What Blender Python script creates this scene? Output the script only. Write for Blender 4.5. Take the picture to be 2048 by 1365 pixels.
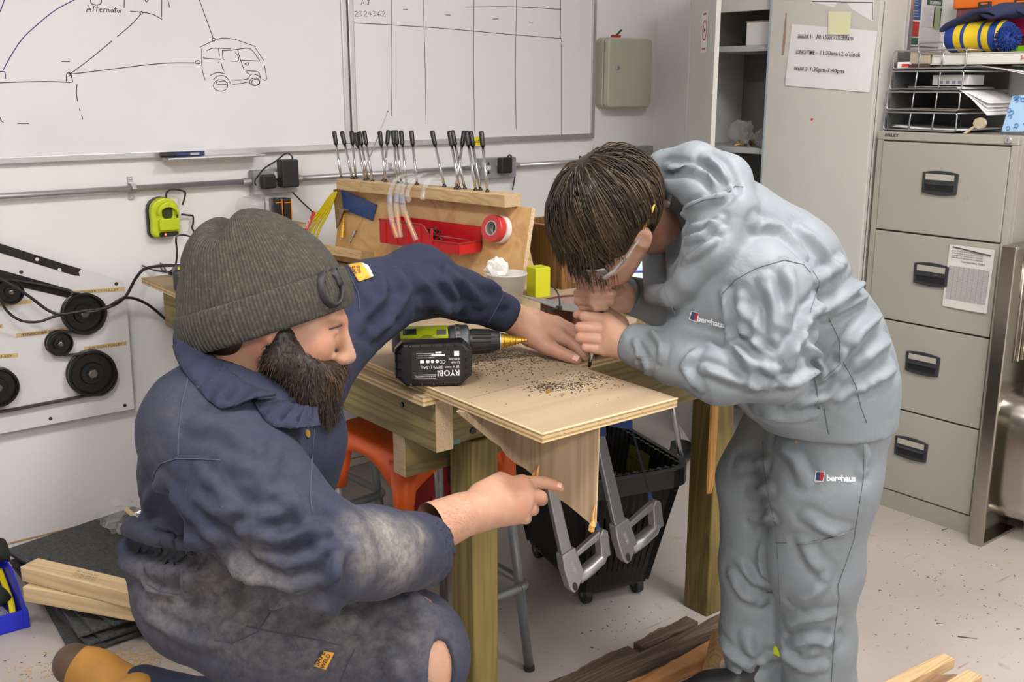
import bpy, bmesh, math, random
import numpy as np
from mathutils import Vector, Matrix
from mathutils.bvhtree import BVHTree
for _o in list(bpy.data.objects): bpy.data.objects.remove(_o)
S = bpy.context.scene
COL = S.collection
R = math.radians
PI = math.pi
rng = random.Random(7)
# ------------------------------------------------------------ camera
FPX, PITCH, AZ, CAMH = 2090.0, R(13.804), R(38.534), 1.474
_fh = Vector((math.sin(AZ), math.cos(AZ), 0))
CR = Vector((math.cos(AZ), -math.sin(AZ), 0))
CF = (_fh * math.cos(PITCH) + Vector((0, 0, -math.sin(PITCH)))).normalized()
CU = CR.cross(CF)
CC = Vector((0, 0, CAMH))
cd = bpy.data.cameras.new('camera'); cam = bpy.data.objects.new('camera', cd); COL.objects.link(cam)
cd.sensor_width = 36; cd.lens = 36 * FPX / 2048; cd.clip_start = .05; cd.clip_end = 60
cam.matrix_world = Matrix(((CR.x, CU.x, -CF.x, CC.x), (CR.y, CU.y, -CF.y, CC.y), (CR.z, CU.z, -CF.z, CC.z), (0, 0, 0, 1)))
S.camera = cam
# ------------------------------------------------------------ world, exposure
w = bpy.data.worlds.new('world'); S.world = w; w.use_nodes = True
w.node_tree.nodes['Background'].inputs[0].default_value = (.9, .95, 1, 1)
w.node_tree.nodes['Background'].inputs[1].default_value = .25
S.view_settings.view_transform = 'Standard'; S.view_settings.look = 'None'
S.view_settings.exposure = 0.0; S.view_settings.gamma = 1
S.view_settings.use_curve_mapping = False
LAMP = 50      # strength of the ceiling panels' diffusers
# ------------------------------------------------------------ measuring the place (surveyed points)
def ray(x, y): return CF + CR * ((x - 1024) / FPX) - CU * ((y - 682.5) / FPX)
def PZ(x, y, z): d = ray(x, y); return CC + d * ((z - CAMH) / d.z)
def PY(x, y, Y): d = ray(x, y); return CC + d * (Y / d.y)
def PX(x, y, X): d = ray(x, y); return CC + d * (X / d.x)
def Q(x, y, d): return CC + ray(x, y) * d
def cv(a, b, c): return CR * a + CU * b + CF * c
# ------------------------------------------------------------ materials
def lin(c):
    if isinstance(c, str):
        c = c.lstrip('#'); c = [int(c[i:i + 2], 16) / 255 for i in (0, 2, 4)]
        c = [x / 12.92 if x <= .04045 else ((x + .055) / 1.055) ** 2.4 for x in c]
    return (c[0], c[1], c[2], 1)
_M = {}
class NT:
    def __init__(s, m):
        s.t = m.node_tree; s.n = s.t.nodes; s.b = s.n['Principled BSDF']
    def new(s, typ, **kw):
        n = s.n.new(typ)
        for k, v in kw.items(): setattr(n, k, v)
        return n
    def l(s, a, b): s.t.links.new(a, b)
    def coord(s, scale=(1, 1, 1), rot=(0, 0, 0), out='Object'):
        tc = s.new('ShaderNodeTexCoord'); mp = s.new('ShaderNodeMapping')
        mp.inputs['Scale'].default_value = scale; mp.inputs['Rotation'].default_value = rot
        s.l(tc.outputs[out], mp.inputs['Vector']); return mp.outputs[0]
    def noise(s, vec, scale, detail=4, rough=.55, dist=0):
        n = s.new('ShaderNodeTexNoise'); n.inputs['Scale'].default_value = scale
        n.inputs['Detail'].default_value = detail; n.inputs['Roughness'].default_value = rough; n.inputs['Distortion'].default_value = dist
        s.l(vec, n.inputs['Vector']); return n.outputs['Fac']
    def ramp(s, fac, stops):
        r = s.new('ShaderNodeValToRGB'); e = r.color_ramp.elements
        while len(e) > 2: e.remove(e[-1])
        while len(e) < len(stops): e.new(.5)
        for i, (p, c) in enumerate(stops):
            e[i].position = p; e[i].color = lin(c) if not isinstance(c, (int, float)) else (c, c, c, 1)
        s.l(fac, r.inputs[0]); return r.outputs[0]
    def mix(s, fac, a, b, mode='MIX'):
        m = s.new('ShaderNodeMix', data_type='RGBA', blend_type=mode)
        for v, i in ((fac, 0), (a, 6), (b, 7)):
            if hasattr(v, 'is_output'): s.l(v, m.inputs[i])
            elif i == 0: m.inputs[0].default_value = v
            else: m.inputs[i].default_value = lin(v)
        return m.outputs[2]
    def math(s, op, a, b=0.0):
        m = s.new('ShaderNodeMath', operation=op)
        for v, i in ((a, 0), (b, 1)):
            if hasattr(v, 'is_output'): s.l(v, m.inputs[i])
            else: m.inputs[i].default_value = v
        return m.outputs[0]
    def bump(s, h, strength=.3, dist=.002):
        b = s.new('ShaderNodeBump'); b.inputs['Strength'].default_value = strength; b.inputs['Distance'].default_value = dist
        s.l(h, b.inputs['Height']); s.l(b.outputs[0], s.b.inputs['Normal'])
    def base(s, c): s.l(c, s.b.inputs['Base Color'])
def mat(name, col='888888', rough=.5, metal=0, noise=0, nscale=30, bump=0, bscale=200, bdist=.001, spec=None, trans=0, alpha=1, ior=None, emit=None, estr=0, coat=0, sheen=0, sss=0, nstretch=(1, 1, 1)):
    if name in _M: return _M[name]
    m = bpy.data.materials.new(name); m.use_nodes = True; _M[name] = m
    t = NT(m); b = t.b
    b.inputs['Base Color'].default_value = lin(col); b.inputs['Roughness'].default_value = rough; b.inputs['Metallic'].default_value = metal
    if spec is not None: b.inputs['Specular IOR Level'].default_value = spec
    if trans: b.inputs['Transmission Weight'].default_value = trans
    if ior: b.inputs['IOR'].default_value = ior
    if alpha < 1: b.inputs['Alpha'].default_value = alpha
    if coat: b.inputs['Coat Weight'].default_value = coat
    if sheen: b.inputs['Sheen Weight'].default_value = sheen
    if sss:
        b.inputs['Subsurface Weight'].default_value = sss; b.inputs['Subsurface Radius'].default_value = (.012, .004, .002)
        b.inputs['Subsurface Scale'].default_value = .6
    if emit: b.inputs['Emission Color'].default_value = lin(emit); b.inputs['Emission Strength'].default_value = estr
    if noise:
        v = t.coord(nstretch); f = t.noise(v, nscale)
        c = lin(col); k0, k1 = 1 - noise, 1 + noise
        t.base(t.ramp(f, [(.25, tuple(x * k0 for x in c[:3])), (.75, tuple(min(1, x * k1) for x in c[:3]))]))
    if bump:
        v = t.coord(); t.bump(t.noise(v, bscale, 3), bump, bdist)
    return m
def wood(name, a, b, c=None, axis=0, scale=1.0, rough=.6, ring=14, bump=.25, dark=None):
    """long-grained timber; axis = local direction of the grain"""
    if name in _M: return _M[name]
    m = bpy.data.materials.new(name); m.use_nodes = True; _M[name] = m; t = NT(m)
    st = [9 * scale] * 3; st[axis] = .55 * scale
    v = t.coord(tuple(st))
    n1 = t.noise(v, 1.3, 3, .5, .6)
    rings = t.math('FRACT', t.math('MULTIPLY', n1, ring))
    rings = t.math('ABSOLUTE', t.math('SUBTRACT', rings, .5))
    n2 = t.noise(v, 14, 5, .65)
    col = t.ramp(t.math('ADD', t.math('MULTIPLY', rings, 1.1), t.math('MULTIPLY', n2, .45)), [(.2, a), (.55, b), (.85, c or b)])
    v2 = t.coord((2, 2, 2)); blot = t.noise(v2, 1.5, 3)
    col = t.mix(t.math('MULTIPLY', blot, .35), col, dark or a)
    t.base(col); t.b.inputs['Roughness'].default_value = rough
    t.bump(n2, bump, .0012)
    return m
def ply_edge(name, cols=('c49a5c', '8a6335'), axis=2, n=55):
    if name in _M: return _M[name]
    m = bpy.data.materials.new(name); m.use_nodes = True; _M[name] = m; t = NT(m)
    sc = [0, 0, 0]; sc[axis] = 1
    tc = t.new('ShaderNodeTexCoord'); sp = t.new('ShaderNodeSeparateXYZ'); t.l(tc.outputs['Object'], sp.inputs[0])
    f = t.math('FRACT', t.math('MULTIPLY', sp.outputs[axis], n * 2))
    v = t.coord((20, 20, 20)); nn = t.noise(v, 8, 4)
    col = t.ramp(t.math('ADD', f, t.math('MULTIPLY', t.math('SUBTRACT', nn, .5), .5)), [(.35, cols[0]), (.5, cols[1]), (.8, cols[1]), (.9, cols[0])])
    t.base(col); t.b.inputs['Roughness'].default_value = .7
    return m
# ------------------------------------------------------------ mesh builder
def frame(z, x=None):
    """rotation matrix whose local z is along z (and x near x)"""
    z = Vector(z).normalized()
    x = Vector(x) if x is not None else (Vector((1, 0, 0)) if abs(z.x) < .9 else Vector((0, 1, 0)))
    y = z.cross(x).normalized(); x = y.cross(z).normalized()
    return Matrix((x, y, z)).transposed()
class MB:
    def __init__(s): s.v = []; s.f = []; s.mi = []; s.cur = 0
    def add(s, vs, fs):
        o = len(s.v); s.v += [tuple(p) for p in vs]; s.f += [tuple(i + o for i in f) for f in fs]; s.mi += [s.cur] * len(fs); return s
    def box(s, c, size, rot=None, taper=None):
        c = Vector(c); hx, hy, hz = [x / 2 for x in size]
        p = []
        for z in (-1, 1):
            k = taper if (taper and z == 1) else 1
            p += [Vector((sx * hx * k, sy * hy * k, z * hz)) for sx, sy in ((-1, -1), (1, -1), (1, 1), (-1, 1))]
        if rot is not None: p = [rot @ q for q in p]
        return s.add([c + q for q in p], [(3, 2, 1, 0), (4, 5, 6, 7), (0, 1, 5, 4), (1, 2, 6, 5), (2, 3, 7, 6), (3, 0, 4, 7)])
    def span(s, a, b):
        a, b = Vector(a), Vector(b); return s.box((a + b) / 2, [abs(x) for x in (b - a)])
    def hexa(s, p): return s.add(p, [(3, 2, 1, 0), (4, 5, 6, 7), (0, 1, 5, 4), (1, 2, 6, 5), (2, 3, 7, 6), (3, 0, 4, 7)])
    def tube(s, pts, r, seg=8, cap=True, flat=1.0, up=None):
        pts = [Vector(p) for p in pts]; n = len(pts)
        rs = list(r) if hasattr(r, '__len__') else [r] * n
        V = []; prev = None
        for i, p in enumerate(pts):
            d = (pts[min(i + 1, n - 1)] - pts[max(i - 1, 0)])
            if d.length < 1e-9: d = Vector((0, 0, 1))
            d.normalize()
            if prev is None: x = Vector(up) if up is not None else (Vector((0, 0, 1)) if abs(d.z) < .9 else Vector((1, 0, 0)))
            else: x = prev
            y = d.cross(x)
            if y.length < 1e-6: y = d.cross(Vector((.3, .8, .5)))
            y.normalize(); x = y.cross(d).normalized(); prev = x
            for k in range(seg):
                a = 2 * PI * k / seg; V.append(p + x * (math.cos(a) * rs[i] * flat) + y * (math.sin(a) * rs[i]))
        F = [(i * seg + k, i * seg + (k + 1) % seg, (i + 1) * seg + (k + 1) % seg, (i + 1) * seg + k) for i in range(n - 1) for k in range(seg)]
        if cap: F += [tuple(reversed(range(seg))), tuple((n - 1) * seg + k for k in range(seg))]
        return s.add(V, F)
    def cyl(s, a, b, r, r2=None, seg=20): return s.tube([a, b], [r, r if r2 is None else r2], seg)
    def lathe(s, prof, o=(0, 0, 0), rot=None, seg=24, sx=1, sy=1):
        """prof: list of (r, z)"""
        o = Vector(o); V = []; n = len(prof)
        for r_, z in prof:
            for k in range(seg):
                a = 2 * PI * k / seg; p = Vector((r_ * math.cos(a) * sx, r_ * math.sin(a) * sy, z))
                V.append(o + (rot @ p if rot is not None else p))
        F = [(i * seg + k, i * seg + (k + 1) % seg, (i + 1) * seg + (k + 1) % seg, (i + 1) * seg + k) for i in range(n - 1) for k in range(seg)]
        if prof[0][0] > 1e-6: F.append(tuple(reversed(range(seg))))
        if prof[-1][0] > 1e-6: F.append(tuple((n - 1) * seg + k for k in range(seg)))
        return s.add(V, F)
    def prism(s, poly, t, o=(0, 0, 0), rot=None):
        """2-D outline (counter-clockwise) extruded 0..t along local z"""
        o = Vector(o); n = len(poly); V = []
        for z in (0, t):
            for x, y in poly:
                p = Vector((x, y, z)); V.append(o + (rot @ p if rot is not None else p))
        return s.add(V, [tuple(reversed(range(n))), tuple(range(n, 2 * n))] + [(i, (i + 1) % n, n + (i + 1) % n, n + i) for i in range(n)])
    def ribbon(s, pts, w, o=(0, 0, 0), rot=None):
        """flat ink stroke in the local xy plane"""
        o = Vector(o); pts = [Vector((p[0], p[1], 0)) for p in pts]; V = []; n = len(pts)
        for i, p in enumerate(pts):
            d = pts[min(i + 1, n - 1)] - pts[max(i - 1, 0)]
            d = d.normalized() if d.length > 1e-9 else Vector((1, 0, 0)); q = Vector((-d.y, d.x, 0)) * w / 2
            for e in (p + q, p - q): V.append(o + (rot @ e if rot is not None else e))
        return s.add(V, [(2 * i + 1, 2 * i + 3, 2 * i + 2, 2 * i) for i in range(n - 1)])
    def grid(s, P):
        n, m = len(P), len(P[0])
        return s.add([p for row in P for p in row], [(i * m + j, i * m + j + 1, (i + 1) * m + j + 1, (i + 1) * m + j) for i in range(n - 1) for j in range(m - 1)])
    def ball(s, c, r, seg=12, rot=None):
        rr = r if hasattr(r, '__len__') else (r, r, r); V = []; n = seg // 2 + 1
        c = Vector(c)
        for i in range(n):
            th = PI * i / (n - 1)
            for k in range(seg):
                a = 2 * PI * k / seg; p = Vector((rr[0] * math.sin(th) * math.cos(a), rr[1] * math.sin(th) * math.sin(a), rr[2] * math.cos(th)))
                V.append(c + (rot @ p if rot is not None else p))
        return s.add(V, [(i * seg + k, (i + 1) * seg + k, (i + 1) * seg + (k + 1) % seg, i * seg + (k + 1) % seg) for i in range(n - 1) for k in range(seg)])
    def build(s, name, m, parent=None, world=True, smooth=False, bev=0, bseg=2, sub=0, solid=0):
        """ONE mesh object; geometry given in world space unless world=False (then in the parent's space)"""
        me = bpy.data.meshes.new(name); vs = s.v
        if parent is not None and world:
            inv = WM(parent).inverted(); vs = [inv @ Vector(p) for p in vs]
        me.from_pydata([tuple(p) for p in vs], [], s.f)
        ms = m if isinstance(m, (list, tuple)) else [m]
        for x in ms: me.materials.append(x)
        if len(ms) > 1: me.polygons.foreach_set('material_index', s.mi)
        if smooth: me.polygons.foreach_set('use_smooth', [True] * len(me.polygons))
        me.validate(); me.update()
        o = bpy.data.objects.new(name, me); COL.objects.link(o)
        if parent is not None: o.parent = parent
        if solid:
            md = o.modifiers.new('s', 'SOLIDIFY'); md.thickness = solid; md.offset = 0
        if bev:
            md = o.modifiers.new('b', 'BEVEL'); md.width = bev; md.segments = bseg; md.limit_method = 'ANGLE'; md.angle_limit = R(35)
            md.harden_normals = False
        if sub:
            md = o.modifiers.new('u', 'SUBSURF'); md.levels = sub; md.render_levels = sub
        if smooth and bev:
            pass
        return o
def WM(o):
    m = o.matrix_basis.copy()
    return WM(o.parent) @ o.matrix_parent_inverse @ m if o.parent else m
def tag(o, label=None, cat=None, group=None, kind=None):
    if label: o['label'] = label
    if cat: o['category'] = cat
    if group: o['group'] = group
    if kind: o['kind'] = kind
    return o
def thing(name, label, cat, loc=(0, 0, 0), rot=None, group=None):
    o = bpy.data.objects.new(name, None); COL.objects.link(o); o.empty_display_size = .05
    M = Matrix.Translation(Vector(loc))
    if rot is not None: M = M @ (rot.to_4x4() if not isinstance(rot, (int, float)) else Matrix.Rotation(rot, 4, 'Z'))
    o.matrix_basis = M
    return tag(o, label, cat, group)
def copy_tree(o, parent=None):
    c = o.copy(); COL.objects.link(c)
    if parent is not None: c.parent = parent
    for ch in [x for x in bpy.data.objects if x.parent == o]: copy_tree(ch, c)
    return c
def text(s, size, M, m, parent=None, name='lettering', align='LEFT', sx=1.0, fit=None, ext=.0002, bold=0.0, shear=0.0, space=1.0):
    cu = bpy.data.curves.new('t', 'FONT'); cu.body = s; cu.size = size; cu.align_x = align; cu.extrude = ext; cu.offset = bold * size; cu.shear = shear
    cu.space_character = space; cu.resolution_u = 2
    ob = bpy.data.objects.new('t', cu); COL.objects.link(ob)
    dg = bpy.context.evaluated_depsgraph_get(); me = bpy.data.meshes.new_from_object(ob.evaluated_get(dg))
    bpy.data.objects.remove(ob); bpy.data.curves.remove(cu)
    M = M if len(M) == 4 else M.to_4x4()
    if fit: xs = [v.co.x for v in me.vertices]; sx = fit / max(1e-6, max(xs) - min(xs))
    M = M @ Matrix.Diagonal((sx, 1, 1, 1))
    if parent is not None: M = WM(parent).inverted() @ M
    me.transform(M); me.materials.clear(); me.materials.append(m)
    o = bpy.data.objects.new(name, me); COL.objects.link(o)
    if parent is not None: o.parent = parent
    return o
def TM(o, x, y):
    """placement: origin o, local x, local y; local z = x cross y"""
    x = Vector(x).normalized(); z = x.cross(Vector(y)).normalized(); y = z.cross(x)
    M = Matrix((x, y, z)).transposed().to_4x4(); M.translation = Vector(o); return M
def smoothpts(pts, n=8, closed=False):
    """Catmull-Rom through points"""
    P = [Vector(p) for p in pts]; L = len(P); out = []
    g = (lambda i: P[i % L]) if closed else (lambda i: P[max(0, min(L - 1, i))])
    for i in range(L if closed else L - 1):
        a, b, c, d = g(i - 1), g(i), g(i + 1), g(i + 2)
        for k in range(n):
            t = k / n; out.append(.5 * ((2 * b) + (c - a) * t + (2 * a - 5 * b + 4 * c - d) * t * t + (3 * b - a - 3 * c + d) * t ** 3))
    if not closed: out.append(P[-1])
    return out
def rrect(w, h, r, n=5, cx=0, cy=0):
    out = []
    for sx, sy, a0 in ((1, -1, -90), (1, 1, 0), (-1, 1, 90), (-1, -1, 180)):
        for k in range(n + 1):
            a = R(a0 + 90 * k / n); out.append((cx + sx * (w / 2 - r) + r * math.cos(a), cy + sy * (h / 2 - r) + r * math.sin(a)))
    return out
X3, Y3, Z3 = Vector((1, 0, 0)), Vector((0, 1, 0)), Vector((0, 0, 1))
# ============================================================ ROOM
WY, WX, CEIL = 3.46, 3.60, 2.75
M_wall = mat('wall_paint', (.80, .79, .785), .55, noise=.03, nscale=2, bump=.15, bscale=60, bdist=.0006)
def floor_mat():
    m = bpy.data.materials.new('floor_paint'); m.use_nodes = True; t = NT(m)
    v = t.coord(); n = t.noise(v, 1.6, 5)
    c = t.ramp(n, [(.3, (.38, .34, .315)), (.7, (.47, .425, .395))])
    st = t.noise(t.coord((1, 1, 1)), 7, 4, .6)
    c = t.mix(t.ramp(st, [(.66, 0.0), (.71, .55)]), c, (.30, .235, .15))
    vs = t.coord((3, 60, 1), (0, 0, .9)); sc = t.noise(vs, 1.5, 3)
    c = t.mix(t.ramp(sc, [(.67, 0.0), (.71, .45)]), c, (.16, .12, .09))
    sp = t.noise(v, 55, 2); c = t.mix(t.ramp(sp, [(.69, 0.0), (.73, .6)]), c, (.15, .11, .08))
    t.base(c); t.b.inputs['Roughness'].default_value = .42
    t.bump(t.noise(v, 25, 4), .12, .001); return m
M_floor = floor_mat()
M_skirt = mat('skirting_paint', (.74, .71, .69), .45)
def struct(name, mb, m, **k): o = mb.build(name, m, **k); o['kind'] = 'structure'; return o
X0, Y0 = -2.6, -2.6
struct('floor', MB().span((X0, Y0, -.05), (WX, WY, 0)), M_floor)
struct('ceiling', MB().span((X0, Y0, CEIL), (WX, WY, CEIL + .05)), mat('ceiling_paint', (.82, .82, .82), .7))
struct('wall_back', MB().span((X0 - .1, WY, -.05), (WX + .1, WY + .1, CEIL + .05)), M_wall)
struct('wall_right', MB().span((WX, Y0 - .1, -.05), (WX + .1, WY, CEIL + .05)), M_wall)
struct('wall_left', MB().span((X0 - .1, Y0 - .1, -.05), (X0, WY, CEIL + .05)), M_wall)
struct('wall_front', MB().span((X0, Y0 - .1, -.05), (WX, Y0, CEIL + .05)), M_wall)
struct('baseboard_back', MB().span((X0, WY - .006, 0), (WX, WY, .030)), M_skirt, bev=.002)
struct('trim_1', MB().span((X0, WY - .0075, .030), (WX, WY, .0335)), mat('old_sealant', (.42, .26, .13), .7))
# ---- ceiling light panels
M_diff = mat('light_diffuser', 'ffffff', .5, emit='fcf8f4', estr=LAMP)
M_alu = mat('brushed_aluminium', (.62, .62, .63), .35, .85)
M_white = mat('white_plastic', (.8, .8, .79), .4)
for lx, ly in ((1.95, .80), (-.15, .80), (1.95, -1.45), (-.15, -1.45)):
    t = thing('ceiling_light', 'white square LED panel light set in the ceiling', 'ceiling light', (lx, ly, CEIL), group='LED panels in the ceiling')
    f = MB()
    for s_ in (-1, 1):
        f.box((lx + s_ * .305, ly, CEIL - .012), (.02, .63, .024)); f.box((lx, ly + s_ * .305, CEIL - .012), (.59, .02, .024))
    f.build('frame', M_alu, t); MB().box((lx, ly, CEIL - .010), (.588, .588, .01)).build('diffuser', M_diff, t)
# ---- whiteboards
M_wb = mat('whiteboard_enamel', (.77, .775, .79), .22, noise=.015, nscale=3, coat=.3)
M_ink = mat('black_marker_ink', (.02, .02, .022), .5)
M_blue = mat('blue_marker_ink', (.03, .035, .22), .5)
WBY = WY - .018
def whiteboard(x0, x1, z0, z1, label):
    t = thing('whiteboard', label, 'whiteboard', ((x0 + x1) / 2, WY, z0))
    MB().span((x0 + .012, WBY, z0 + .012), (x1 - .012, WY, z1 - .012)).build('panel', M_wb, t)
    for a, b in (((x0, z0), (x1, z0 + .022)), ((x0, z1 - .022), (x1, z1)), ((x0, z0 + .022), (x0 + .022, z1 - .022)), ((x1 - .022, z0 + .022), (x1, z1 - .022))):
        MB().span((a[0], WBY - .008, a[1]), (b[0], WY, b[1])).build('frame_rail', M_alu, t, bev=.003)
    return t
wb1 = whiteboard(-.45, 1.978, 1.240, 2.42, 'long whiteboard with a car sketch and the handwritten word Alternator')
wb2 = whiteboard(1.984, 3.200, 1.244, 2.42, 'whiteboard ruled into a hand-drawn table beside the key cabinet')
MB().box((1.435, WBY - .035, 1.238), (.34, .07, .006)).build('pen_tray', M_alu, wb1, bev=.002)
def inkpts(z, pts, k=2.904, ox=0, oy=0):
    """points on the board's writing surface"""
    out = []
    for x, y in pts:
        p = PY(ox + x / k, oy + y / k, WBY); out.append((p.x, p.z))
    return out
WROT = Matrix((X3, Z3, -Y3)).transposed()
def ink(strokes, m, parent, w=.0032, name='ink_drawing', k=2.904, smooth=True):
    mb = MB()
    for s_ in strokes:
        p = inkpts(0, s_, k)
        if smooth and len(p) > 2: p = [(q.x, q.y) for q in smoothpts([(a, b, 0) for a, b in p], 5)]
        mb.ribbon(p, w, (0, WBY - .0006, 0), WROT)
    return mb.build(name, m, parent)
def circ(cx, cy, rx, ry, a0=0, n=14): return [(cx + rx * math.cos(a0 + 2 * PI * i / n), cy + ry * math.sin(a0 + 2 * PI * i / n)) for i in range(n + 1)]
ink([[(18, 408), (60, 330), (130, 225), (220, 140), (320, 60), (430, 0), (560, -60)], [(0, 70), (25, 0), (40, -60)], [(-20, 418), (25, 418), (32, 458)]], M_blue, wb1, .003)
ink([[(-60, 484), (130, 476), (300, 474), (415, 480)], [(385, 475), (387, 430), (410, 428), (422, 478)], [(405, 432), (520, 345), (650, 238)], [(680, 213), (760, 145), (820, 80)],
     circ(822, 75, 8, 8), circ(405, 432, 6, 6), [(755, 66), (830, 72), (890, 85), (942, 113)], [(940, -60), (938, 100)], [(405, 432), (600, 408), (870, 375), (1000, 366), (1130, 366)],
     [(355, 357), (405, 358)], [(100, 717), (168, 718)], [(447, 490), (444, 540), (450, 590)], [(460, 630), (466, 645)], [(474, 668), (480, 695)], [(-10, 660), (6, 700), (20, 712)],
     [(528, -40), (530, 20), (585, 22), (588, -40)], [(722, -40), (720, 45)], [(835, -20), (850, 12), (870, -20)], [(975, 0), (985, 45)],
     [(1140, -60), (1158, 0), (1238, 222)], circ(1240, 230, 9, 9), circ(1148, 362, 15, 9)], M_ink, wb1, .0026)
ink([[(502, 70), (515, 32), (528, 70)], [(505, 55), (530, 52)], [(545, 35), (540, 68)], [(565, 32), (560, 70)], [(552, 48), (575, 46)], [(580, 60), (592, 55), (588, 48), (578, 55), (582, 70), (594, 68)],
     [(602, 72), (603, 52), (614, 52)], [(618, 72), (620, 55), (632, 55), (634, 72)], [(655, 55), (643, 60), (645, 72), (656, 68), (657, 55), (660, 74)], [(670, 40), (668, 74)], [(662, 52), (680, 50)],
     [(684, 58), (680, 68), (688, 74), (694, 64), (686, 57)], [(698, 75), (700, 58), (710, 58)]], M_ink, wb1, .0026, 'handwriting', smooth=False)
ink([[(1160, 275), (1240, 237), (1290, 222), (1360, 228), (1420, 248), (1485, 272)], [(1482, 278), (1510, 320), (1532, 352)], [(1172, 280), (1172, 380), (1180, 430), (1192, 466)], [(1200, 295), (1240, 280), (1340, 284)],
     [(1185, 330), (1188, 338), (1285, 345)], [(1268, 280), (1275, 325)], [(1290, 292), (1295, 340), (1304, 346)], [(1288, 295), (1340, 292), (1390, 285), (1455, 285), (1510, 355)], [(1380, 288), (1395, 345), (1418, 408)],
     [(1335, 355), (1380, 355), (1384, 330), (1365, 305)], [(1395, 350), (1510, 355)], [(1535, 378), (1548, 460), (1522, 462)], [(1420, 370), (1445, 365), (1438, 378), (1422, 372)], [(1285, 370), (1292, 395), (1302, 413)],
     [(1275, 360), (1265, 365)], [(1218, 440), (1260, 422), (1305, 428)], [(1238, 465), (1265, 442), (1310, 445), (1338, 485)], circ(1281, 497, 42, 33), circ(1288, 483, 33, 10), [(1340, 465), (1400, 465), (1440, 458)],
     [(1350, 490), (1400, 485), (1450, 475)], circ(1480, 476, 30, 22), circ(1484, 478, 22, 17), [(1440, 460), (1460, 432), (1500, 440), (1515, 462)], [(1428, 415), (1450, 412), (1500, 420), (1512, 455)], [(1428, 418), (1450, 432)]], M_ink, wb1, .0023, 'car_sketch')
ink([[(708, 46), (800, 51), (900, 58), (1010, 68), (1122, 77)], [(930, 14), (1010, 13), (1060, 15), (1122, 19)], [(782, -20), (784, 120), (783, 232)], [(846, -20), (850, 130), (852, 250)], [(948, -20), (947, 130), (949, 262)], [(1033, -20), (1031, 130), (1032, 258)], [(1121, -20), (1121, 68)], [(1120, 70), (1124, 88)], [(1122, 88), (1122, 275)],
     [(806, 19), (815, 19)], [(891, 30), (901, 30)], [(985, 38), (997, 38)], [(1057, 44), (1066, 44)]], M_ink, wb2, .0024, 'ruled_table', k=1)
def num(chars, x, y, w, h, parent):
    D = {'2': [[(0, .2), (.5, 0), (.9, .3), (0, 1), (1, 1)]], '3': [[(0, .05), (.8, .1), (.3, .45), (.9, .7), (.1, 1)]], '4': [[(.6, 0), (0, .6), (1, .6)], [(.6, .3), (.6, 1)]], '6': [[(.7, 0), (.1, .6), (.5, 1), (.9, .75), (.2, .65)]],
         'A': [[(0, 1), (.4, 0), (.8, 1)], [(.1, .6), (.7, .55)]], 'J': [[(.7, 0), (.6, .9), (.1, .8)], [(.2, 0), (1, 0)]]}
    st = []
    for i, c in enumerate(chars):
        for s_ in D[c]: st.append([(x + i * w * 1.3 + a * w, y + b * h) for a, b in s_])
    ink(st, M_ink, parent, .0022, 'handwriting', k=1, smooth=False)
num('2324362', 709, 22, 7, 11, wb2); num('AJ', 722, 0, 8, 10, wb2)
for px_, ln in ((1130, 0),): pass
# ---- marker pen on the tray
def marker_pen():
    a = PY(320, 309, WBY - .03); b = PY(408, 306, WBY - .03); a.z = b.z = 1.2505; y = WBY - .03
    t = thing('marker_pen', 'black and blue whiteboard marker lying on the pen tray', 'marker', ((a.x + b.x) / 2, y, 1.2415))
    MB().cyl((a.x, y, 1.2505), (a.x + (b.x - a.x) * .33, y, 1.2505), .009).build('cap', mat('pen_cap', (.012, .012, .013), .35), t, smooth=False, bev=.001)
    MB().cyl((a.x + (b.x - a.x) * .33, y, 1.2505), (b.x, y, 1.2505), .0082).build('barrel', mat('pen_barrel', (.02, .03, .10), .35), t, bev=.001)
    MB().box((b.x - .035, y - .0082, 1.2505), (.03, .0008, .008)).build('printed_label', mat('pen_print', (.45, .42, .5), .5), t)
marker_pen()
# ---- key cabinet
M_key = mat('khaki_enamel', (.44, .43, .335), .38, bump=.1, bscale=300, bdist=.0004)
def key_cabinet():
    x0, x1, z0, z1 = 3.222, 3.492, 1.374, 1.672; D = .082
    t = thing('key_cabinet', 'khaki metal key cabinet fixed to the wall by the whiteboard', 'key cabinet', ((x0 + x1) / 2, WY, z0))
    pr = rrect(x1 - x0, z1 - z0, .022, 5, (x0 + x1) / 2, (z0 + z1) / 2)
    MB().prism(pr, .045, (0, WY, 0), WROT).build('body', M_key, t, bev=.003)
    MB().prism(rrect(x1 - x0 - .002, z1 - z0 - .002, .022, 5, (x0 + x1) / 2, (z0 + z1) / 2), D - .047, (0, WY - .047, 0), WROT).build('door', M_key, t, bev=.008, bseg=3)
    l = MB().cyl((x0 + .052, WY - D + .001, 1.545), (x0 + .052, WY - D - .006, 1.545), .0115).build('lock', M_alu, t, bev=.0015)
    MB().box((x0 + .052, WY - D - .0064, 1.545), (.0016, .001, .008)).build('keyhole', M_ink, l)
    k = thing('penknife', 'small red and black folded penknife on top of the key cabinet', 'penknife', (x0 + .07, WY - .04, z1))
    MB().box((x0 + .075, WY - .045, z1 + .006), (.05, .016, .011)).build('handle', mat('red_plastic', (.45, .02, .02), .35), k, bev=.004)
    MB().box((x0 + .088, WY - .045, z1 + .018), (.045, .006, .006), Matrix.Rotation(R(-38), 3, 'Y')).build('blade', mat('black_plastic', (.015, .015, .016), .4), k)
key_cabinet()
M_blackp = mat('black_plastic')
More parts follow.
